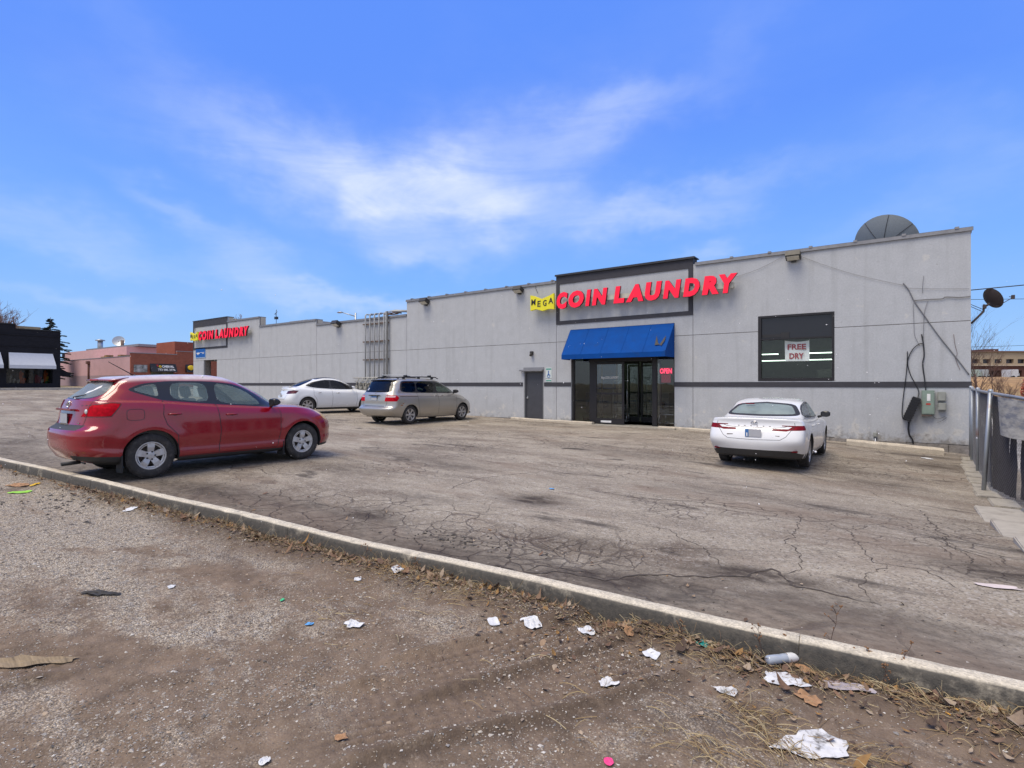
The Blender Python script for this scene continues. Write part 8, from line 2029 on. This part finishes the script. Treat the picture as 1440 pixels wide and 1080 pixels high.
def scatter_lot(R, n):
    x = R.uniform(-11, 1.2, n); y = R.uniform(-16.6, -9, n); k = (kdist(x, y) > .03) & (R.uniform(0, 1, n) < np.exp(-kdist(x, y)/1.6)+.12); x, y = x[k], y[k]; return np.stack([x, y, lot_z(x, y)+.001], 1)
stones('grit', 12000, scatter_lot, lambda R, n: R.choice([.003, .005, .008, .014], n, p=[.5, .33, .14, .03]), islandmat('asphalt_crumbs', [(.10, .09, .085), (.06, .055, .05), (.22, .20, .18), (.40, .37, .34), (.09, .08, .075), (.05, .045, .04)]), 'loose grit and broken asphalt crumbs along the car park side of the kerb', 'grit')
def scatter_crumb(R, n):
    px = R.normal(90, 55, n); py = R.normal(704, 13, n); px2 = R.normal(700, 40, n); py2 = R.normal(826, 7, n); P_ = []
    for i in range(n):
        if i % 3: 
            if py[i] > 690+.12*(px[i]-40): p = GN_(max(2, px[i]), py[i])
            else: continue
        else:
            p = GN_(px2[i]-60, 762+(px2[i]-700)*.12+R.normal(0, 6))
        P_.append((p.x, p.y, p.z+.004))
    return np.array(P_)
stones('asphalt_rubble', 240, scatter_crumb, lambda R, n: R.uniform(.006, .026, n), islandmat('broken_asphalt', [(.045, .042, .04), (.09, .085, .08), (.06, .055, .05), (.16, .145, .13)]), 'dark broken lumps of asphalt lying by the kerb at the left and along the cracks', 'rubble')
# leaves
R = np.random.default_rng(5)
def ribbon_stuff(name, gen, mats, label, cat):
    V, F = [], []
    for vs, fs in gen: b = len(V); V.extend(vs); F.extend([tuple(i+b for i in f) for f in fs])
    return tag(np_mesh(name, V, F, mats), label, cat, kind='stuff')
def kp(s, d_): p = K0+kd*s+kn*d_; return p.x, p.y
def leaf_gen():
    for i in range(3000):
        s = R.uniform(3.5, 14.3) if i % 5 else R.uniform(0, 15); q = abs(R.normal(0, .11)); d_ = -.175-q
        if s > 11 and R.uniform() < .5: d_ = -.175-abs(R.normal(0, .38))
        if i > 2930: s = R.uniform(4, 14); d_ = R.uniform(.0, 1.4)
        x, y = kp(s, d_); z = near_h(x, y)+.004
        L_ = R.choice([.012, .018, .026, .045], p=[.45, .36, .16, .03]); W_ = L_*R.uniform(.35, .8); th = R.uniform(0, 6.28); tl = R.normal(0, .45); cu = R.uniform(-.6, 1.2)
        c, q2 = math.cos(th), math.sin(th); vs = []
        for u in range(5):
            a = -1+u*.5; w = W_*max(.06, (1-a*a))*(1+.25*R.uniform(-1, 1)); zz = cu*L_*a*a*.8+tl*L_*a
            for sd_2 in (-1, 0, 1):
                lx, ly = a*L_, sd_2*w; vs.append((x+lx*c-ly*q2, y+lx*q2+ly*c, z+.004+zz+abs(sd_2)*w*.35*cu+L_*abs(tl)*.5))
        yield vs, [(u*3+k, u*3+k+1, u*3+k+4, u*3+k+3) for u in range(4) for k in range(2)]
ribbon_stuff('fallen_leaves', leaf_gen(), islandmat('dry_leaves', [(.15, .09, .06), (.22, .14, .09), (.11, .07, .05), (.32, .22, .14), (.18, .11, .075), (.24, .14, .085), (.38, .30, .22), (.09, .06, .045), (.30, .17, .06), (.28, .21, .15)]), 'brown curled dead leaves drifted along the foot of the kerb', 'leaves')
def straw_gen():
    cl = [(GN_(px, py), sp, n) for px, py, sp, n in ((520, 805, .22, 60), (600, 815, .30, 110), (650, 835, .2, 50), (480, 870, .2, 25), (560, 860, .35, 25), (880, 880, .22, 60), (960, 900, .2, 60), (1005, 930, .12, 50), (1055, 1000, .10, 60), (1075, 1030, .08, 50), (1010, 1065, .14, 90), (1100, 1060, .10, 60), (1190, 1060, .14, 60), (1380, 1040, .12, 50), (1300, 985, .15, 70), (1420, 1010, .1, 50), (760, 990, .3, 15), (880, 960, .25, 15), (30, 700, .4, 12))]
    for c, sp, n in cl:
        th0 = R.uniform(0, 3.14)
        for i in range(n):
            x = c.x+R.normal(0, sp); y = c.y+R.normal(0, sp*.5)
            if kdist(x, y) > -.17: continue
            z = near_h(x, y)+.004; th = th0+R.normal(0, .7); L_ = R.uniform(.03, .17); bend = R.normal(0, .25); up = abs(R.normal(0, .10)); w = R.uniform(.0008, .0019); vs = []
            for k in range(5):
                a = k/4; xx = x+math.cos(th+bend*a)*L_*a; yy = y+math.sin(th+bend*a)*L_*a; zz = z+up*L_*math.sin(a*3.1)*1.5+.003; nx, ny = -math.sin(th)*w, math.cos(th)*w
                vs += [(xx-nx, yy-ny, zz), (xx+nx, yy+ny, zz), (xx, yy, zz+w*1.6)]
            yield vs, [(k*3+a, k*3+b_, k*3+3+b_, k*3+3+a) for k in range(4) for a, b_ in ((0, 1), (1, 2), (2, 0))]
    for i in range(3200):
        s = R.uniform(4.5, 14.5); d_ = -.17-abs(R.normal(0, .16)); x, y = kp(s, d_); z = near_h(x, y)+.006; th = R.uniform(0, 6.28); L_ = R.uniform(.02, .09); w = .0009; up = abs(R.normal(0, .5)); vs = []
        for k in range(4):
            a = k/3; xx = x+math.cos(th+a)*L_*a; yy = y+math.sin(th+a)*L_*a; zz = z+up*L_*a; vs += [(xx-w, yy-w, zz), (xx+w, yy+w, zz), (xx, yy, zz+w*2)]
        yield vs, [(k*3+a, k*3+b_, k*3+3+b_, k*3+3+a) for k in range(3) for a, b_ in ((0, 1), (1, 2), (2, 0))]
ribbon_stuff('dry_grass', straw_gen(), islandmat('straw', [(.44, .34, .18), (.36, .26, .13), (.52, .43, .26), (.28, .19, .10), (.20, .13, .08)]), 'pale dead grass stalks and straw matted at the foot of the kerb', 'dry grass')
# pieces of rubbish
LM = {'white': mat('dirty_white_plastic', (.62, .63, .64), .6, var=.15, vs=20, dirt=((.22, .18, .15), .54, .7)), 'tissue': mat('trodden_tissue', (.62, .62, .62), .9, dirt=((.10, .09, .08), .50, .9), vs=30), 'clear': glass('clear_wrap', (.80, .80, .82), 1.2, .15),
      'blue': mat('blue_scrap', (.10, .32, .62), .5), 'teal': mat('teal_scrap', (.01, .25, .22), .4), 'lime': mat('lime_scrap', (.30, .62, .03), .5), 'orange': mat('brown_card', (.33, .19, .10), .85, var=.35, vs=25), 'yellow': mat('yellow_scrap', (.70, .45, .03), .6), 'pink': mat('pink_cap', (.80, .06, .22), .4),
      'red': mat('maroon_wrapper', (.26, .045, .035), .5), 'green': mat('green_scrap', (.05, .45, .20), .5), 'wood': mat('old_wood', (.25, .19, .12), .9, var=.3, stretch=(1, 9, 1), vs=8, dirt=((.08, .06, .04), .5, .7)), 'rubber': mat('black_rubber_strip', (.03, .028, .028), .7), 'sleeve': mat('grey_sleeve', (.34, .30, .31), .4, var=.25, vs=20), 'pale': mat('pale_pink_paper', (.60, .52, .50), .8)}
def piece(name, px, py, wpx, hpx, m, label, cat, crump=.25, n=9, shape='rag', rot=0.0, lift=.0, seed=None):
    p = GN_(px, py); dist = (p-Vector(CAM)).length; sc = dist/760; wx = wpx*sc/2; wy = hpx*sc/2/max(.15, 1.6/dist)*.8
    if wy > wx*1.4: wy = wx*1.4
    Rr = random.Random(seed if seed is not None else int(px*7+py)); vs = []; ph = [Rr.uniform(0, 6.28) for _ in range(8)]; am = [Rr.uniform(.04, .2)/(k+1)**.5 for k in range(8)]
    right = Vector((CA, SA, 0)); fwd = Vector((-SA, CA, 0)); cr, sr = math.cos(rot), math.sin(rot)
    rings = 5; seg = 20
    vs.append(None); pts = [(0, 0)]
    for k in range(1, rings+1):
        for i in range(seg):
            th = 2*math.pi*i/seg; rr = k/rings
            if shape == 'rag': e = 1+sum(a_*math.sin((q+2)*th+f) for q, (a_, f) in enumerate(zip(am, ph)))
            elif shape == 'rect': e = 1/max(abs(math.cos(th)), abs(math.sin(th)))*(1+.03*Rr.uniform(-1, 1))
            else: e = 1
            pts.append((math.cos(th)*rr*e, math.sin(th)*rr*e))
    V = []
    for (a, b_) in pts:
        lx, ly = a*wx, b_*wy; lx, ly = lx*cr-ly*sr, lx*sr+ly*cr
        q = p+right*lx+fwd*ly; h = near_h(q.x, q.y)
        nz_ = mnoise.noise(Vector((a*2.2+ph[0], b_*2.2+ph[1], 0)))+.5*mnoise.noise(Vector((a*5+ph[2], b_*5, 3)))
        V.append((q.x, q.y, max(h+.006, h+.009+lift+crump*max(wx, wy)*(abs(nz_)*1.1))))
    F = [(0, 1+i, 1+(i+1) % seg) for i in range(seg)]
    for k in range(rings-1):
        b0 = 1+k*seg; F += [(b0+i, b0+seg+i, b0+seg+(i+1) % seg, b0+(i+1) % seg) for i in range(seg)]
    mb = MB(); mb.add(V, F, 0, crump < .1); me = mb.mesh(name, LM[m])
    o = bpy.data.objects.new(name, me); COL.objects.link(o)
    tag(o, label, cat, 'litter on the ground'); return o
PCS = [
 ('paper_scrap', 694, 876, 17, 13, 'white', 'small white paper scrap, leftmost of the three white scraps below the kerb', 'paper', .15, 'rect', .3),
 ('tissue', 746, 873, 26, 24, 'white', 'crumpled white tissue, middle of the three white scraps below the kerb', 'tissue', .5, 'rag', .9),
 ('paper_scrap', 824, 890, 24, 13, 'white', 'folded white scrap, rightmost of the three white scraps below the kerb', 'paper', .35, 'rect', .2),
 ('plastic_scrap', 916, 923, 20, 13, 'white', 'thin square translucent scrap just above the tyre ruts', 'plastic', .1, 'rect', .7),
 ('tissue', 856, 964, 30, 16, 'tissue', 'grey dirty torn tissue lying in the tyre rut', 'tissue', .5, 'rag', 2.4),
 ('plastic_scrap', 1104, 957, 54, 20, 'white', 'long smooth white plastic piece below the lying bottle', 'plastic', .12, 'rag', -.5),
 ('plastic_bag', 1143, 1050, 92, 36, 'tissue', 'large flattened white plastic bag with dark wrinkles at the bottom right', 'plastic bag', .14, 'rag', .1),
 ('wrapper', 1022, 974, 32, 11, 'tissue', 'torn white wrapper shreds left of the smooth plastic piece', 'wrapper', .6, 'rag', -.4),
 ('plastic_scrap', 988, 908, 16, 15, 'teal', 'teal green plastic scrap at the foot of the kerb', 'plastic', .9, 'rag', 0),
 ('plastic_wrap', 497, 880, 28, 14, 'white', 'crinkled pale cellophane lying left of the middle on the gravel', 'plastic', .6, 'rag', .2),
 ('wrapper', 558, 802, 18, 12, 'white', 'white wrapper corner at the kerb beside a maroon one', 'wrapper', .6, 'rag', .2),
 ('wrapper', 580, 800, 20, 9, 'red', 'maroon wrapper at the kerb beside a white one', 'wrapper', .6, 'rag', .1),
 ('plastic_scrap', 435, 879, 11, 5, 'blue', 'small flat blue scrap left of the crinkled cellophane', 'plastic', .2, 'rect', -.3),
 ('bottle_cap', 856, 1073, 14, 12, 'pink', 'bright pink cap at the bottom edge', 'cap', .5, 'round', 0),
 ('plastic_scrap', 28, 693, 26, 2.2, 'lime', 'lime green plastic strip at the far left before the kerb', 'plastic', .12, 'rect', 0),
 ('cardboard', 26, 683, 26, 3.5, 'orange', 'rusty orange cardboard piece behind the lime green strip', 'cardboard', .25, 'rag', 0),
 ('plastic_scrap', 49, 682, 9, 4, 'yellow', 'yellow scrap right of the rusty orange cardboard', 'plastic', .5, 'rag', 0),
 ('rubber_strip', 142, 835, 40, 6, 'rubber', 'black curved rubber strip lying on the gravel at the left', 'rubber', .25, 'rag', .15),
 ('wood_strip', 42, 934, 96, 9, 'wood', 'flat weathered strip of wood at the left edge of the gravel', 'wood', .08, 'rag', .14),
 ('leaf', 480, 1040, 18, 9, 'orange', 'single curled orange leaf near the bottom, left of the middle', 'leaf', .6, 'rag', -.5),
 ('paper_scrap', 372, 1073, 15, 11, 'white', 'white rounded scrap at the bottom edge below the gravel', 'paper', .6, 'round', 0),
 ('plastic_scrap', 397, 845, 6, 4, 'green', 'tiny green scrap on the gravel below the kerb', 'plastic', .4, 'round', 0),
 ('paper_scrap', 503, 816, 11, 6, 'white', 'little white scrap between gravel and straw, near the maroon wrapper', 'paper', .4, 'rect', .2),
 ('paper_scrap', 1404, 826, 44, 6, 'pale', 'long pinkish paper strip on the asphalt at the right', 'paper', .08, 'rag', -.35),
 ('paper_scrap', 1304, 645, 10, 3, 'white', 'small white paper on the asphalt in front of the wheel stop', 'paper', .1, 'rect', 0),
 ('plastic_scrap', 776, 688, 9, 4, 'blue', 'small pale blue scrap on the asphalt beyond the pothole', 'plastic', .2, 'rag', 0),
 ('cardboard', 1137, 984, 30, 14, 'orange', 'brown folded cardboard and leaf below the white plastic piece', 'cardboard', .4, 'rag', -.9),
 ('leaf', 1131, 942, 20, 15, 'orange', 'large tan oak leaf beside the lying bottle', 'leaf', .5, 'rag', .3),
 ('leaf', 884, 885, 17, 8, 'orange', 'large rusty leaf left of the teal scrap', 'leaf', .7, 'rag', .3),
 ('plastic_wrap', 1190, 968, 62, 12, 'sleeve', 'long crushed grey plastic sleeve at the foot of the kerb at the right', 'plastic', .2, 'rag', -.45),
 ('feather', 1271, 968, 10, 17, 'white', 'grey white feather-like scrap at the kerb right of the plastic sleeve', 'scrap', .2, 'rag', -1.0),
 ('paper_scrap', 241, 826, 9, 5, 'white', 'tiny white scrap on the open gravel at the left', 'paper', .3, 'rag', 0),
 ('paper_scrap', 183, 717, 19, 4, 'white', 'white strip of paper below the kerb at the left', 'paper', .2, 'rag', 0),
]
for nm, px, py, w, h, m, lab, cat, cr, sh_, ro in PCS: piece(nm, px, py, w*.80, h*.78, m, lab, cat, crump=cr*.6, shape=sh_, rot=ro)
# plastic bottle
p = GN_(1078, 936); q = GN_(1134, 929); e = empty('plastic_bottle', (p.x, p.y, p.z), 'clear blue grey plastic bottle with a white label lying against the kerb', 'bottle', 'litter on the ground')
ax_ = (Vector((q.x, q.y, p.z))-Vector((p.x, p.y, p.z))); L_ = ax_.length; ax_.normalize(); r = .026; b0 = Vector((p.x, p.y, p.z+.030))
m_ = MB(); m_.lathe([(.001, 0), (r*.8, .002), (r, .012), (r, L_*.30), (r*.93, L_*.34), (r, L_*.38), (r, L_*.62), (r*.75, L_*.78), (.013, L_*.90), (.013, L_*.95)], b0, ax_, 20); adopt(m_.build('bottle_body', mat('cloudy_plastic', (.34, .38, .44), .15, coat=.6)), e)
m_ = MB(); m_.lathe([(r*1.02, L_*.48), (r*1.02, L_*.66), (r*.85, L_*.74)], b0, ax_, 20); adopt(m_.build('label_band', LM['white']), e)
m_ = MB(); m_.lathe([(.0145, L_*.95), (.0145, L_), (.001, L_)], b0, ax_, 14); adopt(m_.build('cap', LM['orange']), e)
# cigarette ends
for (a, b_), wh, lab in ((((1330, 991), (1348, 1000)), 1, 'cigarette end with white paper, leftmost of the three'), (((1387, 992), (1396, 999)), 0, 'orange cigarette filter, rightmost of the three'), (((1330, 1003), (1337, 1007)), 0, 'short orange cigarette filter just below the longest one')):
    P0, P1 = GN_(*a), GN_(*b_); P0.z += .005; P1.z += .005; e = empty('cigarette_end', tuple(P0), lab, 'cigarette', 'litter on the ground')
    k = .35 if wh else 0
    m_ = MB(); m_.cyl(P0.lerp(P1, k), P1, .004, n=10); adopt(m_.build('filter', mat('filter_paper', (.62, .33, .06), .8) if 'fil' not in M else M['fil']), e); M.setdefault('fil', bpy.data.materials['filter_paper'])
    if wh: m_ = MB(); m_.cyl(P0, P0.lerp(P1, k), .004, n=10); adopt(m_.build('paper_tube', M['white']), e)
# dry weeds standing against the kerb
WM = mat('weed_stem', (.085, .050, .038), .9); SMm = mat('seed_heads', (.22, .12, .06), .95)
def weed(px, py, toppx, toppy, lab, seed):
    Rr = random.Random(seed); p = GN_(px, py); dist = (Vector((p.x, p.y, 0))-Vector((CAM[0], CAM[1], 0))).dot(Vector((-SA, CA, 0))); H = (py-toppy)/760*dist; lean = (toppx-px)/760*dist
    e = empty('dry_weed', tuple(p), lab, 'weed', 'dry weeds standing at the kerb'); d_ = Vector((CA*lean, SA*lean, H)); st = MB(); hd = MB(); pts = []
    for k in range(7): a = k/6; pts.append(d_*a+Vector((Rr.uniform(-1, 1), Rr.uniform(-1, 1), 0))*H*.03)
    st.tube(pts, [.0022*(1-.5*k/6) for k in range(7)], 5)
    for k in range(9):
        b_ = pts[Rr.randint(2, 5)]; tp = b_+Vector((Rr.uniform(-1, 1), Rr.uniform(-1, 1), Rr.uniform(.2, 1.1)))*H*Rr.uniform(.10, .26); st.tube([b_, (b_+tp)/2+Vector((0, 0, .004)), tp], .0011, 4)
        for q in range(2): hd.sphere(tuple(tp+Vector((Rr.uniform(-1, 1), Rr.uniform(-1, 1), Rr.uniform(-1, 1)))*.006), .0042, 4)
    for q in range(4): hd.sphere(tuple(pts[-1]+Vector((Rr.uniform(-1, 1), Rr.uniform(-1, 1), Rr.uniform(-1, 1)))*.008), .005, 4)
    st.build('stem', WM, e); hd.build('seed_head', SMm, e)['kind'] = 'stuff'
WD = [(1072, 928, 1066, 878, 'short dry weed before the lying bottle, leftmost of the weeds'), (1106, 925, 1104, 893, 'stubby dry weed rising behind the lying bottle'), (1128, 930, 1116, 905, 'low bent weed at the bottle cap'), (1158, 925, 1182, 853, 'tall dry weed with brown seed head leaning over the kerb'), (1200, 940, 1200, 912, 'small branched weed right of the tall leaning one'), (1215, 945, 1219, 910, 'thin weed between two small branched ones'), (1250, 955, 1284, 905, 'dry weed leaning right across the kerb top'), (1282, 965, 1274, 935, 'crooked weed above the grey feather-like scrap'), (1242, 968, 1246, 935, 'short dark weed at the end of the crushed plastic sleeve'), (958, 898, 957, 873, 'single pale stalk upright before the kerb near the teal scrap'), (518, 797, 513, 765, 'thin dry stalk standing at the kerb by the straw, leftmost'), (590, 803, 583, 785, 'thin bent stalk at the kerb over the maroon wrapper')]
for i, w in enumerate(WD): weed(*w, seed=50+i)
# snow flakes in the air
R = np.random.default_rng(99)
n = 900; x = R.uniform(-24, 3, n); y = R.uniform(-18.6, -.5, n); z = R.uniform(.1, 6.5, n)
dd = np.hypot(x, y+19.85); k = (dd > 1.6) & ((z-1.6)/dd < .17); x, y, z = x[k], y[k], z[k]; n = len(x)
o = np.array([(1, 0, 0), (-1, 0, 0), (0, 1, 0), (0, -1, 0), (0, 0, 1), (0, 0, -1)], float); f = np.array([(0, 2, 4), (2, 1, 4), (1, 3, 4), (3, 0, 4), (2, 0, 5), (1, 2, 5), (3, 1, 5), (0, 3, 5)])
s = R.uniform(.003, .0085, n)[:, None, None]; v = o[None]*R.uniform(.6, 1.3, (n, 6, 1))*s + np.stack([x, y, z], 1)[:, None, :]
tag(np_mesh('snowflakes', v.reshape(-1, 3), (f[None]+np.arange(n)[:, None, None]*6).reshape(-1, 3), mat('snow', (.9, .9, .92), .9, var=0)), 'small white snowflakes drifting down', 'snow', kind='stuff')
